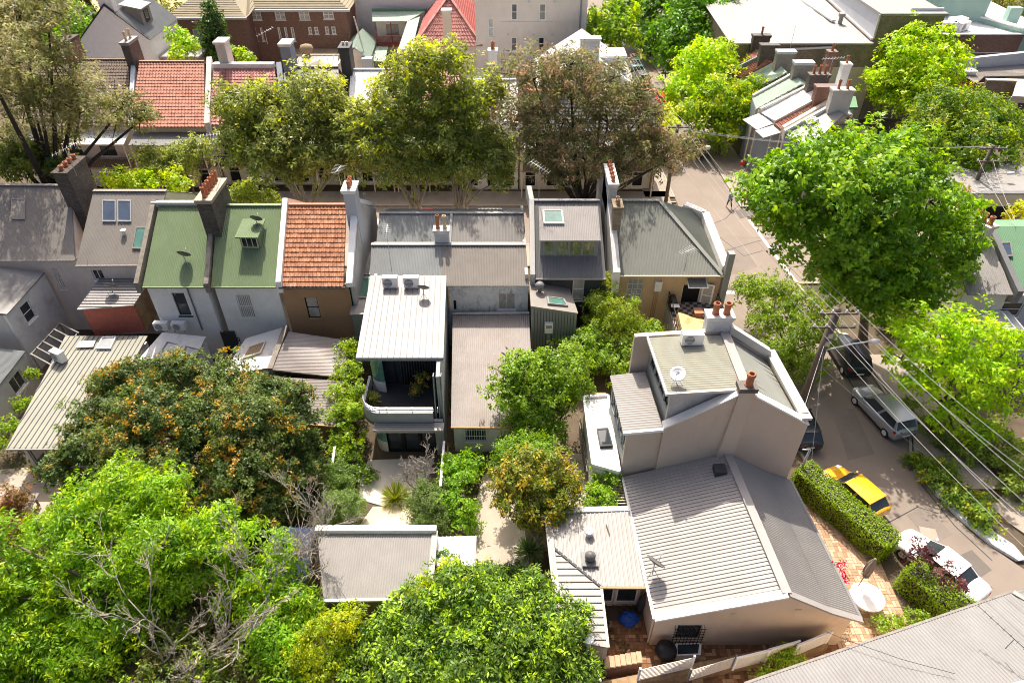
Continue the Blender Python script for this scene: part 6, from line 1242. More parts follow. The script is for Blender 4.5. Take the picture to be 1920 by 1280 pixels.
tree('paperbark with yellow tips leaning right behind the twin iron ridges', [(850,122,36,53.5),(872,188,48,53.5),(918,185,34,53.5),(842,274,52,51.5),(900,272,44,52.5),(868,314,37,50.5),(930,304,34,51.5),(820,230,45,52.5),(940,336,20,50.5)],
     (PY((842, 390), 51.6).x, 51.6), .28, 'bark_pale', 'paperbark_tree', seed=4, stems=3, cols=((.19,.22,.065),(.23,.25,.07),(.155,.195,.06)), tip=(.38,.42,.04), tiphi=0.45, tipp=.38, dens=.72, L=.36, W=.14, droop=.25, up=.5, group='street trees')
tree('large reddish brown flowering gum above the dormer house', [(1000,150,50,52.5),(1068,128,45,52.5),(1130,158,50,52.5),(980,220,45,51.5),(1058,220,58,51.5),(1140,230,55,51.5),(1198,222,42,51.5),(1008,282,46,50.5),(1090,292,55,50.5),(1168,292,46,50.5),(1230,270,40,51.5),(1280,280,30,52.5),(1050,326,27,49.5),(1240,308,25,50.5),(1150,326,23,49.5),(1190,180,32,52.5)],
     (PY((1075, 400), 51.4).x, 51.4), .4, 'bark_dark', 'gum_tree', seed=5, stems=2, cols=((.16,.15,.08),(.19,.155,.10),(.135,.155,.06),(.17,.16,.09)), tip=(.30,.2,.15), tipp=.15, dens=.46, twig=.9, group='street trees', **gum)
tree('small pale green street tree below the orange red tiled terrace', [(288,302,28,54),(338,302,32,54),(380,282,24,54),(310,320,24,53.5)], (PY((365, 350), 53).x, 53), .2, 'bark', 'street_tree', seed=6, stems=2, cols=((.16,.2,.05),(.2,.22,.07)), dens=.6, L=.3, W=.12)
tree('low bright lime shrub behind the paired skylight house', [(225,340,22,51),(280,345,26,51),(335,348,24,51),(255,350,20,50.5)], None, .08, 'bark', 'shrub', 'shrub', seed=7, stems=3, cols=((.26,.36,.02),(.3,.36,.03)), dens=.7, L=.34, W=.2)
tree('dark green shrub under the big gum tree at the left edge', [(60,300,30,53),(20,310,35,52.5),(110,318,26,52.5)], None, .1, 'bark', 'shrub', 'shrub', seed=8, stems=3, cols=((.07,.12,.03),(.12,.15,.03)), dens=.8, L=.3, W=.14)
tree('yellow green shrub at the foot of the olive paperbark', [(470,360,26,51.5),(440,372,20,51),(505,375,18,51)], None, .08, 'bark', 'shrub', 'shrub', seed=9, stems=3, cols=((.2,.24,.04),(.16,.2,.04)), dens=.7, L=.3, W=.14)
# ---- right hand street
plane = [(1650,560,44,37.5),(1585,540,40,38),(1720,565,38,37.5),(1785,430,46,39.5),(1810,470,26,39),(1690,520,50,37.5),(1620,490,60,38),(1515,308,58,40.5),(1600,292,56,41.5),(1680,288,50,41.5),(1468,360,66,39.5),(1570,365,76,38.5),(1660,365,72,38.5),(1742,378,62,39.5),(1500,438,52,38.5),(1590,448,70,37.5),(1680,458,68,37.5),(1762,460,50,38.5),(1640,528,55,37),(1722,538,46,37.5),(1565,508,42,37.5),(1432,385,36,39.5),(1792,500,28,38.5),(1700,320,50,40.5),(1455,338,32,40.5)]
tree('huge bright green plane tree over the street corner', plane, (26.2, 39.6), .36, 'bark', 'plane_tree', seed=10, cols=((.135,.25,.02),(.165,.28,.022),(.10,.2,.018),(.2,.31,.03)), dens=.62, L=.34, W=.22, up=.65, droop=.3)
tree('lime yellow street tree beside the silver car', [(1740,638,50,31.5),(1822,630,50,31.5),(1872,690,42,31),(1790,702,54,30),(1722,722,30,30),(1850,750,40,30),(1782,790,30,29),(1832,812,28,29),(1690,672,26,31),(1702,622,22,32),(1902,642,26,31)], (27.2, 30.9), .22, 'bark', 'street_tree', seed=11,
     cols=((.30,.43,.012),(.35,.46,.015),(.23,.37,.015)), dens=.5, L=.3, W=.15, up=.6, droop=.35)
tree('round mid green tree in front of the white flats', [(1140,50,34,95),(1105,62,28,95),(1170,70,30,94),(1130,80,24,93),(1160,30,28,97),(1075,70,16,93)], None, .3, 'bark', 'tree', seed=12, cols=((.14,.24,.03),(.18,.27,.03)), tip=(.4,.42,.03), tipp=.15, dens=.6, L=.55, W=.32)
tree('dark green plane tree at the top of the far street', [(1185,15,40,112),(1230,5,40,112),(1205,50,30,108),(1235,70,26,104),(1215,85,20,103)], (20.5, 106), .4, 'bark_dark', 'plane_tree', seed=13, cols=((.06,.13,.018),(.08,.16,.02)), dens=.7, L=.6, W=.36)
tree('large green plane tree in front of the pale warehouse roof', [(1270,40,45,96),(1310,20,45,98),(1355,30,42,97),(1280,90,42,92),(1335,90,42,93),(1388,52,26,96),(1300,130,30,90),(1250,105,26,93),(1370,92,26,94),(1240,60,22,95)], (22.6, 95), .4, 'bark_dark', 'plane_tree', seed=14, cols=((.10,.22,.02),(.13,.26,.02),(.08,.18,.02)), dens=.62, L=.5, W=.32, up=.6)
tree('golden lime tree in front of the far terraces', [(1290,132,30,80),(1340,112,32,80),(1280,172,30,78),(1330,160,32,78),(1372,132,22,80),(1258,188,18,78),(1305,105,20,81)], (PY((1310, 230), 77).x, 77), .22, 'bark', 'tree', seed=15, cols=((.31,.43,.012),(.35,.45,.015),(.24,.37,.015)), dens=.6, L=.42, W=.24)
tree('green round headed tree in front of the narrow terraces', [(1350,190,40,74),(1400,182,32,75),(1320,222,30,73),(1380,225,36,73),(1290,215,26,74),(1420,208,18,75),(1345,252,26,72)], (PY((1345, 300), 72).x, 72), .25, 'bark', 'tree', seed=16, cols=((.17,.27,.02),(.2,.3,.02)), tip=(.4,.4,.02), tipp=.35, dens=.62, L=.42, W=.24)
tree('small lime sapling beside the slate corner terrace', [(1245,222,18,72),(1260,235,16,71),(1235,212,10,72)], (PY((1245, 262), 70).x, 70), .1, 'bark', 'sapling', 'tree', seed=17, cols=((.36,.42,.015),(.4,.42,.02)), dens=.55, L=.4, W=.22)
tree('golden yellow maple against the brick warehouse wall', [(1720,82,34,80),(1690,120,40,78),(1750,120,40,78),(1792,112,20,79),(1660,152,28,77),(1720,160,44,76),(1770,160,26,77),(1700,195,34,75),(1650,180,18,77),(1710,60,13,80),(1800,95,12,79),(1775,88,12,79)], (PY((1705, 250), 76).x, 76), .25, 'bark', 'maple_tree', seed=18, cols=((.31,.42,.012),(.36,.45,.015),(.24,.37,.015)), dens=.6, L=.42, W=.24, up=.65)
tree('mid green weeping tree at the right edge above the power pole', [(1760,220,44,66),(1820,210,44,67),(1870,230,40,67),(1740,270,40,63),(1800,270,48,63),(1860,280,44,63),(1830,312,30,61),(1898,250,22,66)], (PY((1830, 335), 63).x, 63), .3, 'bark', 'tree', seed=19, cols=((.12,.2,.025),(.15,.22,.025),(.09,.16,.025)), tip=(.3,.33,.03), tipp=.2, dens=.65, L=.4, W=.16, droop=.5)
tree('bushy green street shrub with bare twigs left of the timber pole', [(1405,545,28,3.0),(1450,552,32,3.2),(1495,580,32,3.0),(1440,605,30,2.2),(1500,630,32,2.2),(1535,605,22,2.6),(1460,672,32,1.4),(1510,685,28,1.4),(1545,640,20,1.8),(1425,660,20,1.4)], pxy((1475, 690)), .14, 'bark', 'shrub', 'shrub', seed=20, stems=3, cols=((.17,.25,.03),(.2,.27,.03),(.14,.2,.03)), dens=.6, L=.22, W=.1)
tree('red brown twiggy bush beside the power pole at the right', [(1790,370,18,55),(1800,385,14,55)], None, .08, 'bark', 'shrub', 'shrub', seed=21, cols=((.2,.1,.06),(.24,.16,.07)), dens=.45, L=.3, W=.1)
tree('yellow flowered bush at the right edge beside the six pot chimney', [(1905,408,18,52),(1925,400,18,52)], None, .1, 'bark', 'shrub', 'shrub', seed=22, cols=((.42,.40,.02),(.3,.33,.03)), dens=.7, L=.3, W=.16)
tree('low dark shrub under the plane tree beside the footpath', [(1690,590,22,1.0),(1740,600,24,1.0),(1660,600,18,.8),(1790,590,22,1.2)], None, .06, 'bark', 'shrub', 'shrub', seed=23, stems=3, cols=((.08,.15,.02),(.12,.2,.02)), dens=.6, L=.28, W=.16)
# ---- background
tree('bright green bush beside the white gabled house at top left', [(90,50,38,100),(140,62,34,98),(60,82,26,97),(120,90,26,95),(175,95,20,92)], None, .3, 'bark', 'tree', seed=24, cols=((.16,.27,.03),(.12,.22,.03)), dens=.6, L=.55, W=.32)
tree('dark green hedge tree behind the white gable wall', [(165,45,26,106),(130,35,22,108)], None, .25, 'bark_dark', 'tree', seed=25, cols=((.05,.1,.02),(.07,.13,.02)), dens=.7, L=.55, W=.32)
tree('small fresh green tree beside the dark timber wing', [(335,72,17,84),(345,95,20,82),(362,88,14,83),(330,105,12,80)], None, .15, 'bark', 'tree', seed=26, cols=((.2,.32,.03),(.24,.35,.03)), dens=.6, L=.42, W=.26)
tree('dark conical conifer in front of the brick flats', [(393,15,9,92),(397,35,13,92),(402,55,17,91.5),(406,78,20,91),(410,100,22,90.5),(392,90,14,91)], None, .2, 'bark_dark', 'conifer', seed=27, cols=((.035,.075,.02),(.05,.1,.02)), dens=.8, L=.5, W=.2, up=.2, sq=1.2)
tree('olive tree behind the dark timber dormer', [(285,15,22,112),(310,28,20,110),(265,5,18,114)], None, .2, 'bark', 'tree', seed=28, cols=((.2,.21,.06),(.16,.17,.05)), dens=.6, L=.6, W=.3)
tree('low lime shrub below the brick flats', [(455,105,10,84),(470,112,10,83),(440,98,8,85)], None, .08, 'bark', 'shrub', 'shrub', seed=29, cols=((.26,.36,.03),(.2,.3,.03)), dens=.7, L=.4, W=.22)
tree('straggly trees above the mint building at the top right corner', [(1880,15,30,122),(1912,28,26,120),(1850,8,22,124)], None, .2, 'bark', 'tree', seed=30, cols=((.15,.17,.04),(.2,.2,.07)), dens=.4, L=.6, W=.3)
for i, (p_, lb) in enumerate((((80, 12), 'tall bare park trunk at the top left edge'), ((160, 8), 'leaning dark park trunk behind the bright green bush'))):
    q = P(p_, 2); t = thing('tree', lb, 'tree', V(q.x, q.y, 0)); MB().tube([V(q.x + 1.2*i, q.y, -.1), V(q.x, q.y, 4), V(q.x - 1.2*i, q.y, 9)], [.5, .42, .3], 8).build('trunk', 'bark_dark', t, smooth=True)
    crown(t, [((p_[0] - 25 - 10*i), -30, 40, q.y), (p_[0] + 20, -35, 40, q.y)], L=.6, W=.3, cols=((.08,.1,.03),), dens=.5, seed=60 + i)
# ---- back gardens
tree('wide dark evergreen with orange new leaves in the left gardens', [(240,718,44,30),(330,700,40,30),(418,718,40,30),(498,742,40,29),(200,782,50,28),(290,780,54,27),(380,790,54,27),(470,800,54,26),(548,792,40,27),(150,842,40,26),(250,862,54,25),(350,872,54,25),(450,882,54,24),(540,882,44,25),(580,832,26,27),(110,882,30,25),(500,950,40,23),(430,942,44,23),(560,942,26,24),(588,872,18,26),(205,715,26,30),(560,740,24,28)],
     (-14.5, 25.5), .35, 'bark', 'lilly_pilly_tree', seed=31, cols=((.06,.10,.03),(.085,.125,.04),(.125,.165,.055)), tip=(.36,.22,.04), tipp=.07, dens=.85, gap=.45, rough=.4, L=.17, W=.1, up=.6)
bright = dict(cols=((.18,.30,.02),(.22,.34,.02),(.13,.24,.02)), tip=(.34,.42,.02), tipp=.25, dens=.62, L=.26, W=.085, droop=.35, up=.5)
tree('sprawling bright green feathery tree in the bottom left corner', [(230,902,38,22),(300,930,46,21),(160,952,44,21),(90,1002,52,20),(200,1010,56,20),(310,1010,52,19),(340,1090,48,18),(230,1110,60,18),(110,1112,60,18),(30,1080,52,18),(20,1190,52,16),(110,1212,52,16),(210,1212,44,16),(-20,1000,36,19),(60,1275,44,15),(270,1160,36,17),(-30,1120,40,17),(150,1050,60,19),(60,1150,56,17),(170,1160,56,17),(280,1060,50,18.5),(150,1270,46,15),(230,960,46,21),(20,1240,46,15.5),(270,1010,50,19.5),(380,1020,40,19)], (-13, 17.5), .3, 'bark', 'tree', seed=32, **bright)
tree('bright green sapling group left of the blue garage roof', [(402,980,34,20),(420,1050,38,19),(470,1092,34,18),(530,1030,30,19),(500,1132,34,17),(552,1122,26,17),(560,1172,26,16),(482,1172,26,16),(450,1010,36,19.5),(520,1080,36,18),(440,1130,34,17.5),(590,1140,26,16.8),(325,920,16,21.5),(318,895,10,22)], (-10.5, 17.5), .12, 'bark', 'tree', seed=33, stems=3, **bright)
sch = dict(cols=((.10,.18,.03),(.07,.13,.03),(.13,.2,.04)), tip=(.32,.44,.03), tipp=.5, dens=.6, L=.24, W=.085, up=.75, droop=.1)
tree('broad green shrub with lime leaf rosettes at the bottom centre', [(720,1192,44,15.5),(800,1132,42,16.5),(880,1122,42,16.5),(850,1202,48,15),(760,1252,44,14),(842,1082,26,17.5),(700,1272,36,14),(780,1182,36,15.5),(820,1260,40,14),(670,1210,26,15.2),(760,1130,30,16.6),(790,1220,44,14.8),(730,1240,40,14.5),(640,1270,36,14),(870,1240,44,14.2),(590,1275,30,14)], (-4.0, 15.2), .14, 'bark', 'shrub', 'shrub', seed=34, stems=5, **sch)
tree('broad green shrub with lime leaf rosettes beside the carport roof', [(958,1132,42,16.5),(1020,1132,34,16.5),(1060,1182,34,15.5),(940,1202,48,15),(1030,1232,44,14.5),(900,1272,44,13.5),(1000,1282,40,13.5),(1085,1235,26,14.6),(920,1085,24,17.5),(985,1180,40,15.4),(1090,1150,20,16),(1000,1090,24,17.3),(940,1260,44,14),(1070,1270,34,13.8),(1040,1180,36,15.4),(910,1165,44,15.6)], (.9, 15.2), .14, 'bark', 'shrub', 'shrub', seed=35, stems=5, **sch)
tree('bright yellow flowering bush at the bottom centre', [(590,1205,36,15),(640,1172,30,15.5),(560,1235,30,14.5),(610,1250,30,14.3),(660,1150,18,16)], (-8.0, 15), .08, 'bark', 'shrub', 'shrub', seed=36, stems=4, cols=((.40,.40,.015),(.34,.37,.02),(.2,.27,.02)), dens=.5, L=.16, W=.07)
tree('yellow sprays of blossom in front of the grey garage', [(800,1098,16,17.2),(835,1060,15,18.6),(775,1112,14,16.8),(880,1098,20,17)], None, .05, 'bark', 'shrub', 'shrub', seed=37, stems=3, cols=((.4,.41,.02),(.3,.38,.03)), dens=.5, L=.18, W=.09)
tree('rounded green tree overhanging the pink grey lean to roof', [(990,690,42,30.5),(1040,720,42,30.5),(958,742,36,29.5),(1012,772,44,29.5),(1062,690,32,31),(982,802,34,28.5),(1082,732,28,31),(950,702,24,30),(1032,812,28,28.5),(1000,735,44,30)], (2.0, 28.5), .18, 'bark', 'tree', seed=38, cols=((.17,.26,.03),(.20,.29,.035),(.13,.21,.028)), dens=.62, L=.22, W=.12, up=.65)
tree('small tree with orange gold new leaves beside the garden path', [(980,885,36,23.5),(1040,890,36,23.5),(958,932,32,22.5),(1012,932,40,22.5),(1062,922,28,23),(990,972,28,22),(1042,962,28,22),(950,895,22,23)], pxy((1012, 1046)), .12, 'bark_pale', 'tree', seed=39, cols=((.16,.17,.03),(.13,.17,.03)), tip=(.40,.29,.04), tipp=.34, dens=.6, L=.22, W=.09, up=.6)
tree('soft green shrub behind the orange leaved tree', [(965,848,30,25.5),(1015,850,30,25.5),(990,862,30,25),(940,870,18,25)], None, .08, 'bark', 'shrub', 'shrub', seed=40, stems=3, cols=((.16,.25,.04),(.13,.22,.03)), dens=.6, L=.2, W=.08)
tree('tall bamboo clump against the tan corner house', [(1140,525,14,5.2),(1128,570,26,4.0),(1158,580,26,4.0),(1140,612,28,2.8),(1172,622,20,2.6),(1120,600,20,2.8),(1185,600,14,3.2)], None, .03, 'bark_pale', 'bamboo', 'bamboo', seed=41, stems=7, cols=((.28,.31,.05),(.2,.27,.04)), dens=.55, L=.24, W=.06, droop=.6, up=.3)
tree('light green shrub below the grey clad box extension', [(1080,652,30,2.6),(1112,640,26,2.2),(1100,680,26,1.8),(1135,672,24,1.8),(1065,680,20,1.8)], None, .08, 'bark', 'shrub', 'shrub', seed=42, stems=3, cols=((.2,.29,.05),(.17,.26,.04)), dens=.6, L=.2, W=.1)
tree('leafy shrub between the bamboo and the raised terrace', [(1180,652,30,2.0),(1210,632,26,2.2),(1228,660,20,1.8),(1160,690,26,1.4),(1200,680,24,1.6),(1225,610,14,2.4)], None, .08, 'bark', 'shrub', 'shrub', seed=43, stems=3, cols=((.16,.24,.035),(.2,.27,.04)), dens=.6, L=.2, W=.1)
tree('tall clipped greenery squeezed between the balcony and the lean to roofs', [(658,655,20,3.2),(650,700,22,2.8),(645,742,24,2.4),(642,782,24,2.0),(655,822,24,1.5),(662,770,20,2.6),(640,845,18,1.2),(672,735,12,3.0)], None, .06, 'bark', 'hedge', 'hedge', seed=44, stems=4, cols=((.22,.30,.03),(.26,.33,.03),(.16,.24,.03)), dens=.6, L=.18, W=.09)
tree('shady green shrub at the foot of the balcony', [(660,868,22,.9),(645,880,16,.8),(690,890,16,.5)], None, .05, 'bark', 'shrub', 'shrub', seed=45, stems=3, cols=((.09,.15,.03),(.12,.18,.03)), dens=.6, L=.16, W=.08)
tree('clipped round shrub nearer the balcony', [(635,892,26,1.1),(625,905,16,.8),(650,900,18,.9)], None, .05, 'bark', 'shrub', 'shrub', seed=46, stems=3, cols=((.13,.2,.06),(.16,.23,.07)), dens=.75, L=.11, W=.045)
tree('clipped round shrub nearer the grey garage', [(640,950,34,1.1),(620,965,20,.8),(662,960,20,.9)], None, .05, 'bark', 'shrub', 'shrub', seed=47, stems=3, cols=((.11,.18,.05),(.15,.21,.06)), dens=.75, L=.12, W=.05)
tree('grey green rounded shrub left of the timber fence', [(800,942,32,1.3),(812,978,24,.9),(788,970,20,.9),(820,925,18,1.2)], None, .05, 'bark', 'shrub', 'shrub', seed=48, stems=3, cols=((.14,.19,.07),(.11,.16,.05)), dens=.75, L=.12, W=.045)
tree('vivid green climbing shrub right of the timber fence', [(855,900,26,1.5),(862,950,28,1.1),(880,872,24,1.2),(872,985,20,.7),(842,870,16,1.6),(838,930,16,1.2)], None, .06, 'bark', 'shrub', 'shrub', seed=49, stems=4, cols=((.13,.25,.02),(.17,.28,.03)), dens=.62, L=.18, W=.11)
tree('ivy draped over the white garden shed', [(842,1058,22,1.6),(872,1068,18,1.2),(905,1075,18,.7),(935,1078,16,.6),(965,1070,14,.6),(815,1050,14,1.6)], None, .04, 'bark', 'ivy', 'ivy', seed=50, stems=3, cols=((.06,.13,.02),(.1,.19,.03)), dens=.8, L=.14, W=.11)
tree('climber trailing over the carport from the white flat roof', [(1132,905,20,2.6),(1110,935,18,2.6),(1140,940,16,2.8),(1150,895,12,3.0),(1125,925,16,2.7),(1100,945,10,2.7)], None, .03, 'bark', 'climber', 'climber', seed=51, stems=2, cols=((.15,.27,.03),(.2,.3,.03)), dens=.55, L=.17, W=.1)
tree('green shrub at the left edge beside the olive roof', [(18,800,18,1.8),(40,760,14,2.0),(8,830,14,1.5),(60,700,10,2.2)], None, .05, 'bark', 'shrub', 'shrub', seed=52, stems=3, cols=((.2,.28,.02),(.15,.23,.02)), dens=.6, L=.2, W=.1)
tree('brown leaved bush at the left edge beside the picnic table', [(15,945,30,1.2),(25,985,22,.8)], None, .06, 'bark', 'shrub', 'shrub', seed=53, stems=3, cols=((.22,.12,.05),(.16,.1,.04)), dens=.55, L=.18, W=.08)
tree('bright shrub before the bottom fence panels', [(1475,1228,18,1.4),(1450,1245,18,1.2),(1432,1268,16,1.0),(1490,1245,14,1.0)], None, .04, 'bark', 'shrub', 'shrub', seed=54, stems=3, cols=((.24,.33,.03),(.2,.29,.03)), dens=.6, L=.15, W=.08)
tree('low green shrub between the round table and the corner roof', [(1655,1172,14,.6),(1680,1165,16,.6),(1710,1160,14,.6),(1730,1158,12,.6)], None, .03, 'bark', 'shrub', 'shrub', seed=55, stems=3, cols=((.2,.29,.03),(.16,.24,.03)), dens=.6, L=.14, W=.08)
tree('slender purple leaved tree between the hedge and the white car', [(1722,1028,20,2.6),(1745,1042,14,2.5),(1772,1082,16,2.4),(1800,1098,14,2.3),(1705,1045,12,2.4),(1785,1062,12,2.5)], pxy((1735, 1085)), .05, 'bark_dark', 'plum_tree', seed=56, fork=.5, twig=1, cols=((.10,.035,.05),(.14,.05,.06)), dens=.2, L=.16, W=.09)
for i, (pp, lb) in enumerate((([(1712,862,14,.4),(1735,885,20,.5)], 'leafy island planting nearest the silver car'), ([(1765,905,24,.5),(1790,932,22,.5),(1775,880,18,.6)], 'leafy planting in the middle of the kerbed island'), ([(1820,955,22,.5),(1845,980,20,.5),(1835,935,16,.5)], 'lime tipped planting at the pointed end of the island'))):
    tree(lb, pp, None, .03, 'bark', 'shrub', 'shrub', 'island plants', seed=57 + i, stems=4, cols=((.11,.19,.03),(.15,.22,.03)), tip=(.36,.33,.03), tipp=.25, dens=.6, L=.2, W=.09, fork=.2)
tree('shaded shrub bed along the right edge below the lime tree', [(1880,835,22,.8),(1905,880,22,.8),(1890,910,18,.6),(1915,930,20,.6),(1860,800,16,.8),(1915,840,18,1.0),(1780,828,24,.6),(1830,850,24,.6),(1705,758,16,.5),(1740,795,20,.5),(1870,860,22,.6),(1800,800,18,.6)], None, .04, 'bark', 'shrub', 'shrub', seed=61, stems=4, cols=((.16,.22,.04),(.2,.26,.05)), dens=.5, L=.2, W=.1)
# clipped box hedges
def box_hedge(label, c0, c1, wd, ht, seed, cols):
    h = thing('hedge', label, 'hedge', V((c0[0]+c1[0])/2, (c0[1]+c1[1])/2, 0)); g = np.random.default_rng(seed); a = np.array(c0); b_ = np.array(c1); d = (b_ - a); Ln = np.linalg.norm(d); d /= Ln; nn = np.array([d[1], -d[0]])
    m = int(Ln * (wd + 2 * ht) * 330); s = g.random(m) * Ln; f = g.random(m) * (wd + 2 * ht); P_ = np.zeros((m, 3)); N_ = np.zeros((m, 3))
    top = (f > ht) & (f < ht + wd); le = f <= ht; ri = ~top & ~le
    o = np.where(top, f - ht - wd / 2, np.where(le, -wd / 2, wd / 2)); z = np.where(top, ht, np.where(le, f, f - ht - wd))
    dep = np.abs(g.normal(size=m)) * .09 - .03 + .05 * np.sin(s * 2.3) + .05 * np.sin(f * 3.1 + s); o = o - np.where(le, -1, np.where(ri, 1, 0)) * dep; z = z - top * dep
    ends = g.random(m) < .12; s = np.where(ends, np.where(g.random(m) < .5, 0, Ln) + g.normal(size=m) * .05, s); o = np.where(ends, (g.random(m) - .5) * wd, o); z = np.where(ends, g.random(m) * ht, z)
    P_[:, :2] = a + np.outer(s, d) + np.outer(o, nn); P_[:, 2] = np.maximum(z, .05); N_[:, 2] = top * 1.0 + .3; N_[:, :2] += nn * np.where(le, -1, np.where(ri, 1, 0))[:, None]; N_ += g.normal(size=(m, 3)) * .5
    cc = np.array(cols)[g.integers(len(cols), size=m)] * g.uniform(.7, 1.3, (m, 1)); NLEAF[0] += m
    leaf_mesh('foliage', P_, N_, g.normal(size=(m, 3)), .11 * g.uniform(.7, 1.3, m), .07 * g.uniform(.7, 1.3, m), cc, h)
    q = MB(); pts = []
    n3 = Vector((nn[0], nn[1], 0)) * (wd / 2 - .16); A3, B3 = V(*c0, 0.05) + Vector((*d, 0)) * .15, V(*c1, .05) - Vector((*d, 0)) * .15
    q.hexa([A3 - n3, A3 + n3, B3 + n3, B3 - n3] + [x + V(0, 0, ht - .2) for x in (A3 - n3, A3 + n3, B3 + n3, B3 - n3)]); q.build('stems', 'bark_dark', h); return h
hg = ((.24,.36,.02),(.28,.40,.025),(.19,.3,.02))
box_hedge('long clipped box hedge alongside the yellow car', (17.1, 26.4), (20.2, 21.2), 1.5, 1.6, 1, hg)
box_hedge('clipped box hedge alongside the white car', (20.6, 19.9), (23.7, 15.2), 1.6, 1.55, 2, hg)
# bare branching trees
def bare(label, base, pts, r0, seed, n=90, name='bare_tree'):
    h = thing(name, label, 'tree', V(base[0], base[1], 0)); g = random.Random(seed); b = MB(); root = V(base[0], base[1], -.1); segs = []
    def grow(p, d, L, r, lv):
        q = p; pt = [p]; rd = [r]; k = 5
        for i in range(k):
            d = (d + V(g.uniform(-.25, .25), g.uniform(-.25, .25), g.uniform(-.1, .18))).normalized(); q = q + d * (L / k); pt.append(q); rd.append(r * (1 - .75 * (i + 1) / k) + .006)
            if lv > 0 and i > 0:
                for _ in range(1 if g.random() < .6 else 2): grow(q, (d + V(g.uniform(-.9, .9), g.uniform(-.9, .9), g.uniform(-.2, .6))).normalized(), L * g.uniform(.3, .55), rd[-1] * .7, lv - 1)
        b.tube(pt, rd, 4 if lv < 2 else 6)
    for t in pts:
        d = (Vector(t) - root); grow(root, d.normalized(), d.length, r0, 3)
    b.build('branches', 'twig', h, smooth=True); return h
bare('bare branched tree in front of the bottom left greenery', pxy((330, 1275), 0), [PY((340, 1120), 15.5), PY((430, 1100), 16), PY((280, 1190), 15), PY((440, 1200), 15), PY((380, 1230), 14.5)], .055, 3)
bare('leafless pale shrub tree over the blue garage roof', pxy((548, 1120), 0), [PY((530, 1010), 19), PY((575, 1000), 19.3), PY((560, 1040), 18.6), PY((500, 1030), 18.8)], .045, 5)
bare('dry bare frangipani in the middle of the patio garden', pxy((790, 925), 0), [P((775, 878), 1.6), P((800, 865), 1.9), P((815, 880), 1.7), P((760, 890), 1.3)], .06, 8, name='dry_shrub')
tree('dull olive scrub under the bare branched tree', [(340,1160,36,1.2),(400,1180,40,1.2),(460,1210,40,1.2),(380,1240,44,1.0),(450,1270,44,1.0),(310,1230,36,1.0),(520,1250,40,1.2),(300,1280,40,1.0),(420,1120,34,1.4)], None, .05, 'bark', 'shrub', 'shrub', seed=63, stems=4, cols=((.11,.13,.045),(.14,.12,.05),(.12,.17,.04)), tip=(.26,.36,.03), tipp=.2, dens=.4, L=.2, W=.08)
tree('leafy lime green shrub at the bottom between bare tree and yellow bush', [(520,1195,30,2.6),(560,1215,24,2.6),(500,1225,28,2.2),(540,1262,30,2.2)], None, .05, 'bark', 'shrub', 'shrub', seed=64, stems=3, cols=((.15,.28,.02),(.19,.32,.03)), dens=.6, L=.24, W=.085)
# strappy plants
def tuft(label, c, n, L, cols, seed, name='grass_clump', wdt=.05):
    h = thing(name, label, 'plant', c); g = np.random.default_rng(seed); a = g.random(n) * 6.283; e = g.uniform(.25, 1.2, n)
    d = np.stack([np.cos(a) * np.cos(e), np.sin(a) * np.cos(e), np.sin(e)], 1); P0 = np.array(c) + d * L * .35; P1 = np.array(c) + d * L * .75 - np.array([0, 0, 1]) * L * .12 * np.cos(e)[:, None]
    d2 = d.copy(); d2[:, 2] -= .5; cc = np.array(cols)[g.integers(len(cols), size=n)] * g.uniform(.7, 1.3, (n, 1)); side = np.cross(d, [0, 0, 1]); up_ = np.cross(side, d)
    leaf_mesh('leaves', np.concatenate([P0, P1]), np.concatenate([up_, up_]), np.concatenate([d, d2]), np.concatenate([np.full(n, L * .8), np.full(n, L * .6)]), np.full(2 * n, wdt), np.concatenate([cc, cc]), h); NLEAF[0] += 2 * n; return h
tuft('yellow striped grass clump in the balcony corner', P('i195,600', 3.1), 160, .75, ((.42,.42,.1),(.3,.36,.08)), 1)
tuft('golden fern clump beside the timber deck', P((742, 935), .1), 200, 1.1, ((.3,.3,.04),(.2,.28,.03)), 2, 'fern')
tuft('spiky cordyline at the foot of the orange leaved tree', P((994, 1035), .3), 120, 1.0, ((.16,.24,.08),(.2,.28,.12)), 3, 'cordyline', .09)
tuft('dark strappy palm beside the evergreen tree', P((578, 945), .8), 140, 1.5, ((.04,.07,.02),(.06,.09,.03)), 4, 'palm', .12)
tree('potted leafy shrub with flowers in the balcony corner', [(782,722,13,4.0),(790,708,12,4.5),(776,735,10,3.7)], None, .03, 'bark', 'potted_shrub', 'plant', seed=62, stems=3, cols=((.09,.13,.05),(.14,.15,.04),(.35,.26,.04)), dens=.35, L=.14, W=.08, minz=3.1)
b = thing('bougainvillea', 'crimson bougainvillea spilling past the right hand eave', 'plant', P((1568, 1075), 0)); g = np.random.default_rng(9)
pc = [P((1558, 1053), 2.6), P((1572, 1060), 2.6), P((1581, 1056), 2.6), P((1578, 1068), 2.5), P((1575, 1085), 2.4), P((1586, 1088), 2.4), P((1580, 1080), 2.5)]
pos = np.concatenate([np.array(q) + g.normal(size=(26, 3)) * .12 for q in pc]); m = len(pos); leaf_mesh('bracts', pos, g.normal(size=(m, 3)) + [0, 0, .6], g.normal(size=(m, 3)), np.full(m, .12), np.full(m, .09), np.array([[.62, .01, .08]]) * g.uniform(.7, 1.2, (m, 1)), b)['kind'] = 'stuff'
q = MB(); q.tube([V(pc[0].x + .25, pc[0].y, 0), V(pc[0].x + .2, pc[0].y, 1.5), pc[1], pc[5]], [.04, .035, .025, .01], 6); q.build('stem', 'bark', b)
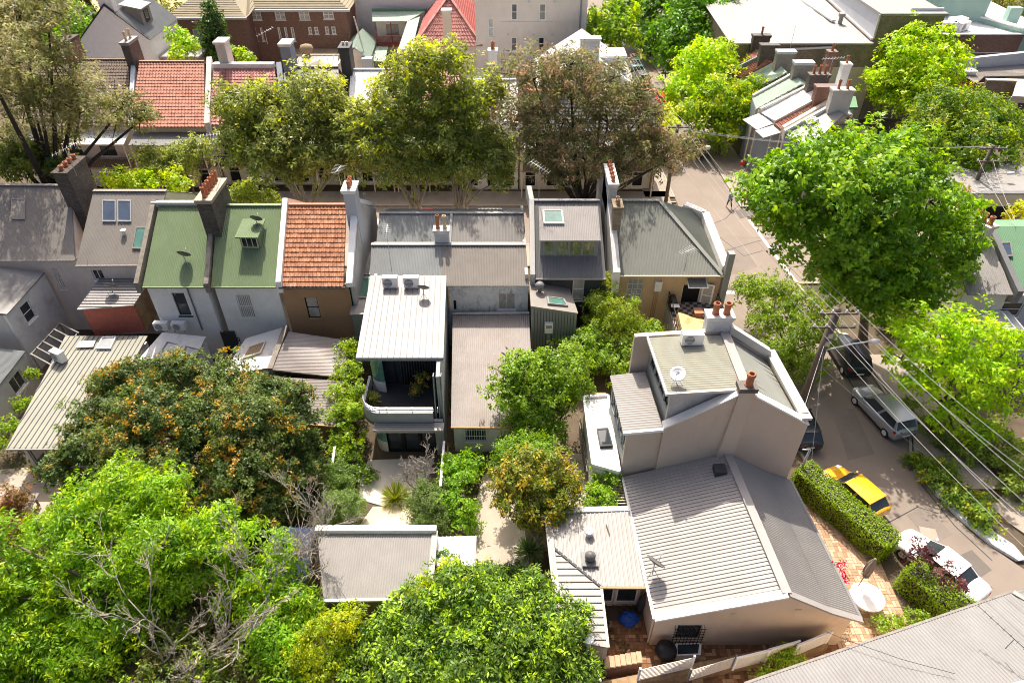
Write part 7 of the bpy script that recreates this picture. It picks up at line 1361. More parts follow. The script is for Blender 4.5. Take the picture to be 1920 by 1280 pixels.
g = np.random.default_rng(77); m = 60000; x = g.uniform(-32, 6.2, m); y = g.uniform(13, 36, m); nz = np.sin(x * .9 + 1) * np.cos(y * .8) + np.sin(x * 2.3 + y * 1.7) * .6
ok = (nz > -.25) & ~((x > -2.0) & (x < 1.4) & (y > 19.5) & (y < 27.5)) & ~((x > -10) & (x < -3.6) & (y > 21.5) & (y < 29)) & ~((x < -27) & (y < 27)) & ~((x > 2.5) & (y > 24.5) & (y < 30)); x, y = x[ok], y[ok]; m = len(x)
gc = thing('ground_cover', 'low weeds and leaf litter carpeting the shaded back gardens', 'ground cover', V(-12, 24, 0)); cc = np.array(((.10,.15,.03),(.14,.19,.04),(.2,.14,.06),(.13,.1,.05)))[g.integers(4, size=m)] * g.uniform(.6, 1.4, (m, 1))
o = leaf_mesh('weeds', np.stack([x, y, g.uniform(.0, .16, m)], 1), g.normal(size=(m, 3)) * .5 + [0, 0, 1], g.normal(size=(m, 3)), g.uniform(.1, .24, m), g.uniform(.05, .11, m), cc, gc); o['kind'] = 'stuff'
# ================================================================= vehicles
def car(label, c, ang, body, kind='hatch', L=4.2, Wd=1.75, Ht=1.48, group='parked cars', details=True):
    """ang turns the nose, which points along +x in its own frame"""
    h = thing('parked_car', label, 'car', V(c[0], c[1], 0), group); R_ = Matrix.Rotation(ang, 3, 'Z'); o = V(c[0], c[1], c[2] if len(c) > 2 else 0)
    T = lambda x, y, z: o + R_ @ V(x, y, z)
    hw = Wd / 2; l = L / 2; zb = .92 if kind != 'suv' else 1.05; zl = .22
    # lower body: stations from tail to nose (x, half width, belt height, lower edge)
    if kind == 'sedan': st = [(-l, .72, .72, .42), (-l+.06, .86, .92, .32), (-l+.35, .95, .99, .26), (-l+.85, 1, .97, zl), (-.2*l, 1, zb, zl), (.3*l, 1, .90, zl), (l-1.15, 1, .88, zl), (l-.5, .95, .80, .24), (l-.15, .84, .70, .28), (l, .66, .58, .36)]
    else: st = [(-l, .80, .80, .42), (-l+.05, .90, zb+.02, .32), (-l+.3, .96, zb+.03, .26), (-l+.8, 1, zb+.02, zl), (-.2*l, 1, zb, zl), (.3*l, 1, zb-.02, zl), (l-1.0, .99, zb-.06, zl), (l-.45, .94, zb-.14, .24), (l-.13, .82, zb-.26, .28), (l, .64, zb-.36, .36)]
    b = MB(); ring = []
    for x, w_, z1, z0 in st:
        w_ *= hw; r = [(-w_*.92, z0), (-w_, z0+.16), (-w_*1.0, (z0+z1)*.5), (-w_*.985, z1-.16), (-w_*.93, z1-.04), (-w_*.8, z1), (-w_*.4, z1+.035), (0, z1+.045), (w_*.4, z1+.035), (w_*.8, z1), (w_*.93, z1-.04), (w_*.985, z1-.16), (w_, (z0+z1)*.5), (w_, z0+.16), (w_*.92, z0)]
        ring.append([T(x, y, z) for y, z in r])
    n = len(ring[0]); vs = [q for r in ring for q in r]; fs = [(i*n+k, (i+1)*n+k, (i+1)*n+(k+1) % n, i*n+(k+1) % n) for i in range(len(ring)-1) for k in range(n)] + [tuple(range(n)), tuple(range(len(vs)-1, len(vs)-n-1, -1))]
    b.add(vs, fs); bo = b.build('body', body, h, smooth=True)
    # cabin
    if kind == 'sedan': xr0, xr1, xf1, xf0 = -l+.75, -l+1.45, .12*l, .5*l
    elif kind == 'suv': xr0, xr1, xf1, xf0 = -l+.15, -l+.5, .16*l, .5*l
    else: xr0, xr1, xf1, xf0 = -l+.12, -l+.62, .14*l, .5*l
    wb, wt = hw * .9, hw * .74; zt = Ht - .05
    B_ = [T(xr0, -wb, zb-.03), T(xf0, -wb, zb-.07), T(xf0, wb, zb-.07), T(xr0, wb, zb-.03)]; U_ = [T(xr1, -wt, zt), T(xf1, -wt, zt), T(xf1, wt, zt), T(xr1, wt, zt)]
    def face(a, b2, c2, d2, nm, inset=.06):
        m_ = (a + b2 + c2 + d2) / 4; k = [q.lerp(m_, inset) for q in (a, b2, c2, d2)]; nr = (b2 - a).cross(d2 - a).normalized()
        if nr.dot(m_ - T(0, 0, .9)) < 0: nr = -nr
        MB().prism([q + nr * .012 for q in k], -nr * .02).build(nm, 'glass', h)
    MB().hexa(B_ + U_).build('cabin', body, h)
    face(B_[1], B_[2], U_[2], U_[1], 'windscreen'); face(B_[3], B_[0], U_[0], U_[3], 'rear_window', .1)
    for s in (0, 1):
        b0, b1, u0, u1 = (B_[0], B_[1], U_[0], U_[1]) if s == 0 else (B_[3], B_[2], U_[3], U_[2]); mb, mu = b0.lerp(b1, .52), u0.lerp(u1, .5)
        face(b0.lerp(b1, .06), mb.lerp(b0, .03), mu.lerp(u0, .03), u0, 'side_window', .08); face(mb.lerp(b1, .03), b1, u1, mu.lerp(u1, .03), 'side_window', .08)
    # domed roof panel
    r = MB(); nx, ny = 8, 6; g = []
    for i in range(nx + 1):
        for j in range(ny + 1):
            s, t = i / nx, j / ny * 2 - 1; e = math.sin(math.pi * min(max(s, .0), 1)) ** .5
            g.append(T(xr1 - .08 + (xf1 - xr1 + .16) * s, t * (wt + .03), zt - .0 + .055 * e * (1 - t * t * .75)))
    r.add(g, [(i*(ny+1)+j, (i+1)*(ny+1)+j, (i+1)*(ny+1)+j+1, i*(ny+1)+j+1) for i in range(nx) for j in range(ny)]); r.build('roof_panel', body, h, smooth=True)
    for x in (-l + .78, l - .82):
        for s in (-1, 1):
            ax = R_ @ V(0, 1, 0); wl = MB().lathe([(.2, -.1), (.31, -.1), (.33, -.07), (.33, .07), (.31, .1), (.2, .1)], T(x, s * (hw - .09), .33), 18, ax).build('wheel', 'rubber', h, smooth=False)
            MB().lathe([(.02, -.108), (.2, -.108), (.2, .108), (.02, .108)], T(x, s * (hw - .09), .33), 10, ax).build('rim', 'alum', wl)
    if details:
        for s in (-1, 1):
            zz = zb - .2
            MB().hexa([T(l-.32, s*hw*.86, zz-.12), T(l-.1, s*hw*.72, zz-.12), T(l-.08, s*hw*.42, zz-.12), T(l-.3, s*hw*.5, zz-.1), T(l-.34, s*hw*.87, zz+.02), T(l-.14, s*hw*.72, zz-.02), T(l-.12, s*hw*.42, zz-.02), T(l-.34, s*hw*.5, zz+.04)]).build('headlight', 'headlamp', h)
            MB().hexa([T(-l-.01, s*hw*.5, zb-.22), T(-l+.12, s*hw*.93, zb-.22), T(-l+.3, s*hw*.97, zb-.2), T(-l+.1, s*hw*.5, zb-.22), T(-l+.0, s*hw*.5, zb-.06), T(-l+.12, s*hw*.92, zb-.04), T(-l+.3, s*hw*.96, zb-.06), T(-l+.1, s*hw*.5, zb-.06)]).build('tail_light', 'tail', h)
            MB().bar(T(xf0 - .22, s * (hw + .02), zb + .03), T(xf0 - .22, s * (hw + .16), zb + .05), .1, .13).build('wing_mirror', body, h)
        MB().hexa([T(-l-.015, -.26, .55), T(-l-.015, .26, .55), T(-l+.02, .26, .55), T(-l+.02, -.26, .55), T(-l-.015, -.26, .66), T(-l-.015, .26, .66), T(-l+.02, .26, .66), T(-l+.02, -.26, .66)]).build('number_plate', 'white', h)
        MB().hexa([T(l-.1, -hw*.6, .3), T(l+.01, -hw*.5, .3), T(l+.01, hw*.5, .3), T(l-.1, hw*.6, .3), T(l-.1, -hw*.6, .44), T(l+.0, -hw*.5, .44), T(l+.0, hw*.5, .44), T(l-.1, hw*.6, .44)]).build('grille', 'black', h)
        for s in (-1, 1): piece('sill_trim', h, T(-l+1.2, s*hw*.985, .3), T(l-1.25, s*hw*.985, .3), .05, .1, 'black')
    return h
def between(p, q, z=.6): a, b_ = P(p, z), P(q, z); return ((a.x + b_.x) / 2, (a.y + b_.y) / 2), math.atan2(a.y - b_.y, a.x - b_.x), (a - b_).length
(c, a, Ln) = between((1556, 878), (1650, 962), .7); car('yellow hatchback parked beside the long hedge', c, a, 'car_yellow', 'hatch', max(3.9, min(4.3, Ln)))
(c, a, Ln) = between((1835, 1115), (1698, 1005), .7); a += math.pi; car('white sedan parked beside the second hedge', c, a, 'car_white', 'sedan', 4.7, 1.8, 1.45)
(c, a, Ln) = between((1624, 735), (1688, 802), .7); car('silver station wagon with dark glass parked under the lime tree', c, a, 'car_silver', 'suv', 4.6, 1.85, 1.62)
(c, a, Ln) = between((1572, 630), (1610, 690), .8); car('dark car parked in front of the silver wagon in deep shade', c, a, 'car_dark', 'suv', 4.4, 1.82, 1.65)
q = P((1518, 815), .8); car('black hatchback tail showing beside the gable wall corner', (q.x - .25, q.y + 1.2), math.radians(92), 'car_dark', 'hatch', 4.2)
YC = 55.0
def street_car(p, lb, body, kind, ang=0, z=1.3, Y=None, **k): q = P(p, z); car(lb, (q.x, Y or q.y), ang, body, kind, **k)
q = PY((672, 395), 54.6); car('white hatchback whose tail shows past the render wall on the cross street', (q.x + 1.0, 54.6), math.pi, 'car_white', 'hatch', 4.1)
q = PY((808, 392), 56.5); car('red car glimpsed above the twin iron ridges', (q.x - .3, 56.6), 0, 'car_red', 'hatch', 4.1)
q = PY((905, 392), 56.5); car('white utility car right of the red one on the cross street', (q.x, 56.6), math.pi, 'car_white', 'suv', 4.4)
for p, lb, bd, kd in (((1190, 118), 'dark teal car nearest the trunk on the far street', 'car_teal', 'sedan'), ((1203, 142), 'grey car behind the teal one under overhead wires', 'car_grey', 'hatch'), ((1240, 182), 'bright red car beside the slate corner terrace', 'car_red', 'suv'), ((1300, 272), 'grey car in tree shade near the street crossing', 'car_grey', 'suv'), ((1258, 212), 'dark car behind the red one', 'car_dark', 'hatch')):
    q = P(p, .8); car(lb, (q.x, q.y), math.radians(98), bd, kd, 4.3, details=False)
# ================================================================= pedestrian
def person(label, foot, h_=1.72):
    t = thing('person', label, 'person', foot); s = h_ / 1.75; fx, fy = foot.x, foot.y
    def skin(name, pts, edges, rad, mt, sub=2):
        me = bpy.data.meshes.new(name); me.from_pydata([tuple(V(*p) * s) for p in pts], edges, []); o = bpy.data.objects.new(name, me); COL.objects.link(o); o.parent = t
        m_ = o.modifiers.new('skin', 'SKIN'); m_.use_smooth_shade = True; sv = me.skin_vertices[0].data
        for i, r in enumerate(rad): sv[i].radius = (r[0] * s, r[1] * s) if isinstance(r, tuple) else (r * s, r * s); sv[i].use_root = (i == 0)
        o.modifiers.new('sub', 'SUBSURF').levels = sub; o.modifiers['sub'].render_levels = sub; me.materials.append(M[mt]); return o
    skin('body', [(0,0,.95),(0,.01,1.15),(0,.02,1.36),(0,.02,1.46),(0,.03,1.54),(0,.04,1.64),(0,.05,1.74),
        (-.1,0,.9),(-.13,.12,.5),(-.13,.2,.1),(-.13,.32,.05),(.1,0,.9),(.12,-.14,.5),(.12,-.3,.13),(.12,-.18,.06),
        (-.19,.02,1.4),(-.25,-.06,1.14),(-.24,-.0,.9),(-.24,.03,.8),(.19,.02,1.4),(.26,.05,1.13),(.24,.16,.92),(.24,.2,.83)],
        [(0,1),(1,2),(2,3),(3,4),(4,5),(5,6),(0,7),(7,8),(8,9),(9,10),(0,11),(11,12),(12,13),(13,14),(2,15),(15,16),(16,17),(17,18),(2,19),(19,20),(20,21),(21,22)],
        [(.15,.11),(.14,.1),(.16,.11),.06,.055,.09,.07,.085,.06,.045,.04,.085,.06,.045,.04,.06,.05,.04,.035,.06,.05,.04,.035], 'skin')
    skin('shirt', [(0,0,1.0),(0,.01,1.2),(0,.02,1.38),(0,.02,1.47),(-.18,.02,1.41),(-.25,-.05,1.16),(-.245,-.02,.98),(.18,.02,1.41),(.25,.05,1.15),(.245,.12,.98)], [(0,1),(1,2),(2,3),(2,4),(4,5),(5,6),(2,7),(7,8),(8,9)], [(.175,.135),(.165,.125),(.18,.125),.075,.085,.068,.055,.085,.068,.055], 'shirt_blue')
    skin('trousers', [(0,0,.95),(-.1,0,.86),(-.13,.12,.5),(-.13,.19,.13),(.1,0,.86),(.12,-.14,.5),(.12,-.27,.17)], [(0,1),(1,2),(2,3),(0,4),(4,5),(5,6)], [(.165,.125),.105,.08,.065,.105,.08,.065], 'denim')
    skin('hair', [(0,.08,1.72),(0,.1,1.66)], [(0,1)], [.088,.08], 'hair'); skin('shoe', [(-.13,.2,.05),(-.13,.34,.04)], [(0,1)], [.055,.04], 'white'); skin('shoe', [(.12,-.3,.09),(.12,-.17,.05)], [(0,1)], [.055,.04], 'white')
    t.rotation_euler = (0, 0, math.radians(20)); return t
dm('skin', (.50, .29, .20), .6, .05, 5); dm('shirt_blue', (.22, .33, .50), .8, .1, 6); dm('denim', (.10, .105, .12), .85, .12, 8); dm('hair', (.03, .02, .015), .6, .1, 9)
person('person in a light blue shirt and dark trousers walking along the street', P((1366, 389), .01))
# ================================================================= poles, wires and signs
def rod(name, parent, pts, r, mt, n=8): return MB().tube(pts, r, n).build(name, mt, parent, smooth=True)
def pole(label, x, y, ht, r=.17, arms=(), mt='pole_timber', ad=(1, 0)):
    t = thing('power_pole', label, 'power pole', V(x, y, 0)); rod('post', t, [V(x, y, -.2), V(x, y, ht * .5), V(x, y, ht)], [r * 1.25, r * 1.1, r], mt, 12); out = []
    d = Vector((ad[0], ad[1], 0)).normalized()
    for z, hl in arms:
        c = V(x, y - r - .06, z); piece('crossarm', t, c - d * hl, c + d * hl, .1, .12, 'pole_timber'); row = []
        for k in (-1, -.4, .4, 1):
            q = c + d * hl * .92 * k; MB().lathe([(.05, 0), (.07, .05), (.04, .08), (.07, .12), (.03, .2)], q + V(0,0,.06), 8).build('insulator', 'alum', t); row.append(q + V(0,0,.24))
        out.append(row)
    return t, out
def wire(label, a, b_, sag=.6, r=.011, n=14, mt='wire', group='overhead wires'):
    a, b_ = Vector(a), Vector(b_); pts = [a.lerp(b_, i / n) - V(0, 0, sag * 4 * (i / n) * (1 - i / n)) for i in range(n + 1)]
    return tag(MB().tube(pts, r, 5).build('power_line', mt, loc=a), label, 'wire', group)
pt = PY((1571, 578), 31.5); PX0, PY0, PZ0 = pt.x, pt.y, pt.z
t, rows = pole('leaning timber power pole beside the mushroom gable house', PX0, PY0, PZ0, .24, [(PZ0 - .15, 1.1), (PZ0 - 1.15, 1.25)])
l0 = V(PX0, PY0 - .2, PZ0 - 3.0); tip = V(PX0 + 2.5, PY0 - .3, PZ0 - 2.2); rod('lamp_arm', t, [l0, l0.lerp(tip, .6) + V(0,0,.08), tip], .045, 'alum'); MB().lathe([(.02, -.3), (.12, -.26), (.17, 0), (.12, .3), (.02, .36)], tip + V(.2,0,0), 10, (1, 0, .1)).build('lamp_head', 'alum', t, smooth=True)
for k, zz in enumerate((PZ0 - 1.8, PZ0 - 2.4)): MB().box((PX0 - .1, PY0 - .32, zz - .2), (PX0 + .16, PY0 - .19, zz + .15)).build('bracket', 'steel', t)
far_t, frow = pole('far power pole behind the reddish gum at the street crossing', 15.1, 60.7, 8.1, .15, [(7.9, .9), (6.9, 1.3)], mt='pole_timber')
q = V(15.1, 60.7, 5.4); rod('lamp_arm', far_t, [q, q + V(2.6,-.2,.5)], .04, 'alum'); MB().lathe([(.02, -.35), (.15, -.3), (.2, 0), (.14, .35), (.02, .42)], q + V(2.9,-.2,.55), 10, (1, 0, .1)).build('lamp_head', 'alum', far_t, smooth=True)
end = [P((2000, y), 8.4) for y in (1061, 1012, 962, 912)]; end2 = [P((2000, y), 7.2) for y in (1100, 1040, 0, 938)]
ON = ['first', 'second', 'third', 'fourth']
for i in range(4):
    wire(f'{ON[i]} wire from the left on the top crossarm running to the lower right', rows[0][i], end[i], .35, group='lower wires'); wire(f'{ON[i]} wire from the left on the top crossarm running up the street', rows[0][i], frow[0][i], .7, .009, group='upper wires')
    if i in (0, 1, 3): wire(f'{ON[i]} wire from the left on the lower crossarm running to the lower right', rows[1][i], end2[i], .4, group='lower wires')
    if i in (0, 3): wire(f'{"left" if i == 0 else "right"} outer wire on the lower crossarm running up the street', rows[1][i], frow[1][i], .8, .009, group='upper wires')
    wire(f'{ON[i]} thin wire from the left at the top of the far street', frow[0][i], P((1180 + 6 * i, 112), 8.5), .5, .012, group='far wires')
wire('slack service wire from the timber pole to the yellow car kerb', V(PX0, PY0, 5), P((1770, 880), .2), .1, .014); wire('service wire from the timber pole to the gable house corner', V(PX0, PY0, 6.8), V(14.9, 24.6, 6.2), .4, .014); wire('thin stay wire down beside the timber pole', V(PX0, PY0, 6.5), P((1521, 870), .2), .02, .016)
pb = P('h320,395', 0); p2 = PY('h455,105', 58.0); t2, row2 = pole('timber power pole among the trees at the right edge', p2.x, 58.0, p2.z, .17, [(p2.z - .2, 1.2), (p2.z - 1.4, 1.0)])
q = V(p2.x, 57.8, p2.z - 2.6); rod('lamp_arm', t2, [q, q + V(2.3,-.2,.1)], .04, 'alum'); MB().lathe([(.02, -.3), (.13, -.26), (.17, 0), (.12, .3), (.02, .36)], q + V(2.5,-.2,.1), 10, (1, 0, .1)).build('lamp_head', 'alum', t2, smooth=True)
for i in range(3): wire(f'{ON[i]} wire from the right hand pole across the plane tree', row2[0][i], frow[0][i] + V(.3, -.3, -.2), .8, .012, group='crossing wires')
for i in (0, 2): wire(('left' if i == 0 else 'right') + ' wire from the right hand pole down to the six pot chimney', row2[1][i], P((1905, 425 - 4*i), 8.6), .2, .012, group='chimney wires')
q = P((1383, 345), 0); t = thing('street_sign', 'small red and white parking sign on a steel post by the crossing', 'sign', q); rod('post', t, [q, q + V(0,0,2.6)], .035, 'steel'); MB().box(q + V(-.22,-.06,2.1), q + V(.22,-.03,2.65)).build('sign_plate', 'red_plastic', t); MB().box(q + V(-.22,-.066,2.42), q + V(.0,-.061,2.65)).build('sign_panel', 'white', t)
q = P((1519, 545), 0); t = thing('street_sign', 'back of a dark red road sign beside the plane tree', 'sign', q); rod('post', t, [q, q + V(0,0,2.4)], .04, 'steel'); MB().lathe([(.02,0),(.4,0),(.4,.03),(.02,.03)], q + V(0,-.06,2.1), 8, (0, -1, .1)).build('sign_plate', 'tile_maroon', t)
q = P((1490, 905), 0); t = thing('gas_vent_pole', 'thin steel lamp post at the corner of the gable house', 'post', q); rod('post', t, [q, q + V(.1,0,3.0)], .07, 'steel'); rod('arm', t, [q + V(.1,0,3.0), q + V(-.4,-.1,3.1)], .05, 'steel')
q = P((687, 430), 0); q = PY((688, 400), 51); t = thing('street_sign', 'pale blue grey post rising beside the rendered side wall', 'post', V(q.x, 51, 0)); rod('post', t, [V(q.x, 51, 0), V(q.x, 51, PY((686, 363), 51).z)], .12, 'bluewall')
# planted island
b = MB(); R1 = resample([(24.75, 28.3), (24.78, 27), (24.95, 25.6), (25.5, 23.8), (26.4, 22), (27.3, 21.0)], 20); R2 = resample([(25.7, 28.6), (26.4, 27), (27.2, 25.6), (28.0, 24), (28.4, 22.3), (27.6, 21.05)], 20)
b.add([V(*q, .14) for q in R1] + [V(*q, .14) for q in R2], [(i, i+1, 20+i+1, 20+i) for i in range(19)]); struct('island_bed', b, 'soil')
R3 = [(x + .42, y + .1) for x, y in R1]; dm('island_kerb_m', (.66, .68, .70), .8, .25, 6, stain=(.25, .36, .5), ss=5, sa=.8)
struct('island_kerb', strip(R1, R3, .2, .2), 'island_kerb_m'); tp = MB(); tp.prism([V(26.1, 22.6, .205), V(27.3, 20.95, .205), V(27.75, 21.0, .205), V(27.6, 21.9, .205), V(26.9, 22.9, .205)], (0,0,-.1)); struct('island_tip', tp, 'island_kerb_m')
# ================================================================= things on roofs
def dish(label, foot, face=(0.1, .75, .55), r=.4, mt='dish_dark', hgt=.7, group='satellite dishes'):
    foot = Vector(foot); t = thing('satellite_dish', label, 'satellite dish', foot, group); c = foot + V(0, 0, hgt); f = Vector(face).normalized()
    prof = [(r * .02, 0), (r * .4, r * .04), (r * .75, r * .13), (r, r * .25)]
    b = MB(); n = 18; q = f.to_track_quat('Z', 'Y')
    vs = []
    for rr, z in prof + [(rr, z - .015) for rr, z in reversed(prof)]:
        vs += [c + q @ V(rr * math.cos(6.28318*k/n), rr * math.sin(6.28318*k/n), z) for k in range(n)]
    m = 2 * len(prof); b.add(vs, [(i*n+k, i*n+(k+1) % n, ((i+1) % m)*n+(k+1) % n, ((i+1) % m)*n+k) for i in range(m) for k in range(n)] + [tuple(range(n))]); b.build('reflector', mt, t, smooth=True)
    rod('mast', t, [foot, foot + V(0,0,hgt * .6), c - f * .05], .03, 'steel'); lo = q @ V(0, -1, 0)
    if lo.z > 0: lo = -lo
    e = c + f * r * 1.1 + lo * r * .2; rod('feed_arm', t, [c + lo * r * .9 + f * .1, e], .015, 'steel'); MB().lathe([(.02,-.05),(.04,-.05),(.04,.05),(.02,.05)], e, 8, f).build('feed_horn', 'alum', t)
    for s in (-1, 1): rod('strut', t, [foot + V(0,0,hgt*.5), foot + V(.35*s, -.3, -.12)], .014, 'steel', 5)
    return t
dish('dark dish in the middle of the left green roof', P('D1045,560', 7.15), hgt=.85, r=.46); dish('dark dish beside the small green dormer', P('D1440,345', 8.95), hgt=.6, r=.42); dish('dark dish on the ribbed roof over the red brick wing', P('D630,712', 5.1), hgt=.55, r=.46)
dish('dark dish on the flat balcony roof beside the air conditioners', P('E700,650', 6.4), hgt=.75, r=.4); dish('dark dish at the edge of the tree over the lean to roof', P('E1155,1010', 3.05), (.35, .6, .6), hgt=.6, r=.38); dish('white dish on the flat upper roof of the gable house', P('j590,492', 9.12), (-.25, -.45, .75), mt='white', hgt=.5, r=.4); dish('dark dish at the left eave of the big ribbed roof', P('I862,735', 3.25), (.5, .5, .6), hgt=.9, r=.5)
def aircon(label, c, rot=0, w=.85, d=.32, ht=.65, group='air conditioners'):
    c = Vector(c); t = thing('air_conditioner', label, 'air conditioner', c, group); R_ = Matrix.Rotation(rot, 3, 'Z'); T = lambda x, y, z: c + R_ @ V(x, y, z); hx = lambda x0,y0,z0,x1,y1,z1: [T(x0,y0,z0),T(x1,y0,z0),T(x1,y1,z0),T(x0,y1,z0),T(x0,y0,z1),T(x1,y0,z1),T(x1,y1,z1),T(x0,y1,z1)]
    MB().hexa(hx(-w/2,-d/2,.08,w/2,d/2,ht)).build('casing', 'white', t); n = R_ @ V(0, -1, 0)
    MB().lathe([(.02, 0), (ht*.36, 0), (ht*.36, .012), (.02, .012)], T(-w*.14, -d/2 - .002, .08 + (ht-.08)/2), 18, n).build('fan_grille', 'zinc_dark', t); g = MB()
    for k in range(7): z = .14 + (ht - .2) * k / 6; g.hexa(hx(-w*.45, -d/2 - .02, z, w*.18, -d/2 - .013, z + .015))
    g.build('grille_bars', 'white', t)
    for s in (-1, 1): MB().hexa(hx(s*w*.36 - .03, -d/2 - .04, 0, s*w*.36 + .03, d/2 + .04, .079)).build('foot', 'zinc', t)
    return t
aircon('left air conditioner on the flat balcony roof', P('E515,590', 6.4), 0, 1.0, .4, .85); aircon('right air conditioner on the flat balcony roof', P('E632,590', 6.4), 0, 1.0, .4, .85)
y_ = 37.4; aircon('left air conditioner on the white wall below the green roof', PY('D912,918', y_), 0, .95, .38, .7); aircon('right air conditioner on the white wall below the green roof', PY('D1010,918', y_), 0, .95, .38, .7)
aircon('air conditioner standing on the olive ribbed roof', P('D340,1090', 2.95), math.radians(-25), .9, .42, .85); aircon('air conditioner at the back edge of the flat upper roof', P('j705,185', 9.15), 0, 1.15, .5, .75)
for i, q in enumerate(ACB): aircon(['left rooftop unit on the flat white roof at top right', 'upper rooftop unit on the flat white roof at top right', 'right rooftop unit on the flat white roof at top right'][i], q, .3 * i, 2.2, 1.2, 1.1)
def antenna(label, foot, hgt, d=(1, .3, 0), L=1.3, n=8, el=.5, mt='alum'):
    foot = Vector(foot); t = thing('antenna', label, 'antenna', foot, 'television antennas'); rod('mast', t, [foot, foot + V(0,0,hgt)], .022, 'steel', 6); d = Vector(d).normalized(); top = foot + V(0,0,hgt); s = d.cross(V(0,0,1)).normalized()
    rod('boom', t, [top - d * L * .5, top + d * L * .5], .016, mt, 5)
    for k in range(n): q = top + d * L * (k / (n - 1) - .5); e = el * (.6 + .4 * k / n); rod('element', t, [q - s * e, q + s * e], .009, mt, 4)
    return t
antenna('antenna on the grey corner house roof above the door awning', P('F843,500', 5.2), 1.7, (.8, .4, .1), 1.2); antenna('antenna mast with stacked elements at the left of the twin ridges', P('E520,505', 6.1), 3.2, (.0, 1, .35), 1.3, 9, .32); antenna('antenna on the dark chimney by the leftmost house', P('D430,60', 11.3), 2.0, (.8, .5, .3), 1.8); antenna('antenna above the dark chimney between green roofs', P('D1240,60', 11.1), 3.0, (1, .4, 0), 1.2, 7); antenna('antenna on the white chimney of the orange tiled house', P('E235,25', 11.3), 1.2, (.3, 1, .1), 1.0, 7)
antenna('antenna above the party wall of the dormer house', P('E1340,110', 9.3), 2.6, (-.8, .5, .3), 1.5); antenna('fallen antenna lying on the corner roof at bottom right', P((1885, 1215), 4.9), .8, (-.5, .8, .1), 3.2, 12, .12, 'charcoal'); antenna('broad antenna over the six pot chimney at right', P((1822, 385), 10.6), 1.0, (.9, .3, .1), 3.0, 9, .8); antenna('antenna beside the slender brick chimney behind the terraces', P('f1150,400', 10.6), 1.8, (.8, -.5, .2), 1.8, 8, .6)
antenna('antenna beside the tall grey chimney of the pink tiled terrace', P('b610,500', 11.5), 1.2, (.8, .5, .3), 1.8, 7, .5); antenna('antenna above the far narrow terraces', P('f720,100', 10.2), 2.5, (.7, .5, .2), 1.6, 7, .5)
# ================================================================= garden furniture
q = P((1627, 1118), .75); t = thing('round_table', 'large round white outdoor table on the brick terrace', 'table', V(q.x, q.y, 0)); MB().lathe([(.02, -.05), (.78, -.05), (.83, -.02), (.83, .0), (.81, .02), (.02, .02)], q, 40).build('tabletop', 'white', t, smooth=False); rod('pedestal', t, [V(q.x, q.y, .02), V(q.x, q.y, .7)], .07, 'white'); MB().lathe([(.4, 0), (.4, .04), (.1, .08)], V(q.x, q.y, .02), 20).build('base', 'white', t)
u = P('k566,1098', .75); tp = PY('k690,882', u.y); u.x, u.z = u.x - .1, 0; t = thing('umbrella', 'closed brown patio umbrella beside the round table', 'umbrella', V(u.x, u.y, 0)); rod('pole', t, [V(u.x, u.y, 0), tp], .025, 'timber'); f = (tp - V(u.x, u.y, 0)).normalized(); UL = (tp - V(u.x, u.y, 0)).length; b = MB()
pr = [(.2, 0), (.11, .1), (.17, .16), (.2, .5), (.17, .9), (.05, 1.4)]; n = 16; vs = []; qq = f.to_track_quat('Z', 'Y'); c0 = V(u.x, u.y, 0) + f * (UL - 1.42)
for r, z in pr: vs += [c0 + qq @ V(r * (1 + .22 * (k % 2)) * math.cos(6.28318*k/n), r * (1 + .22 * (k % 2)) * math.sin(6.28318*k/n), z) for k in range(n)]
b.add(vs, [(i*n+k, i*n+(k+1) % n, (i+1)*n+(k+1) % n, (i+1)*n+k) for i in range(len(pr)-1) for k in range(n)] + [tuple(range((len(pr)-1)*n, len(pr)*n))]); b.build('canopy', 'umbrella', t)
MB().lathe([(.26, 0), (.26, .06), (.05, .1)], V(u.x, u.y, .01), 16).build('base', 'concrete', t)
q = P('l610,760', .02); q = P((1247, 1225), .5); t = thing('kettle_barbecue', 'round black covered barbecue beside the beige gable wall', 'barbecue', V(q.x, q.y, 0)); MB().lathe([(.05, .45), (.4, .5), (.52, .75), (.5, .95), (.38, 1.12), (.06, 1.2)], V(q.x, q.y, 0), 22).build('cover', 'black', t, smooth=True)
for k in range(3): a = 2.1 * k; rod('leg', t, [V(q.x + .2*math.cos(a), q.y + .2*math.sin(a), .5), V(q.x + .42*math.cos(a), q.y + .42*math.sin(a), 0)], .025, 'black')
q = P('l285,370', .3); g = random.Random(4); b = MB(); n = 12; vs = []
for r, z in ((.42, .02), (.5, .12), (.45, .3), (.36, .42), (.15, .5)): vs += [q + V(r * (1 + g.uniform(-.14, .14)) * math.cos(6.28318*k/n), r * .8 * (1 + g.uniform(-.14, .14)) * math.sin(6.28318*k/n), z - .3 + g.uniform(-.04, .04)) for k in range(n)]
b.add(vs, [(i*n+k, i*n+(k+1) % n, (i+1)*n+(k+1) % n, (i+1)*n+k) for i in range(4) for k in range(n)] + [tuple(range(4*n, 5*n))]); tag(b.build('tarpaulin', 'blue_tarp'), 'crumpled bright blue tarpaulin bundle in the shaded courtyard', 'tarpaulin')
q = P('l385,240', .8); t = thing('folded_umbrella', 'dark folded umbrella leaning on the courtyard wall', 'umbrella', V(q.x, q.y, 0)); b = MB().lathe([(.04, 0), (.2, .15), (.22, .9), (.06, 1.7)], V(q.x, q.y, .05), 10, (.15, .05, 1)); b.build('canopy', 'charcoal', t, smooth=True); rod('pole', t, [V(q.x, q.y, 0), V(q.x + .3, q.y + .1, 2.0)], .02, 'timber')
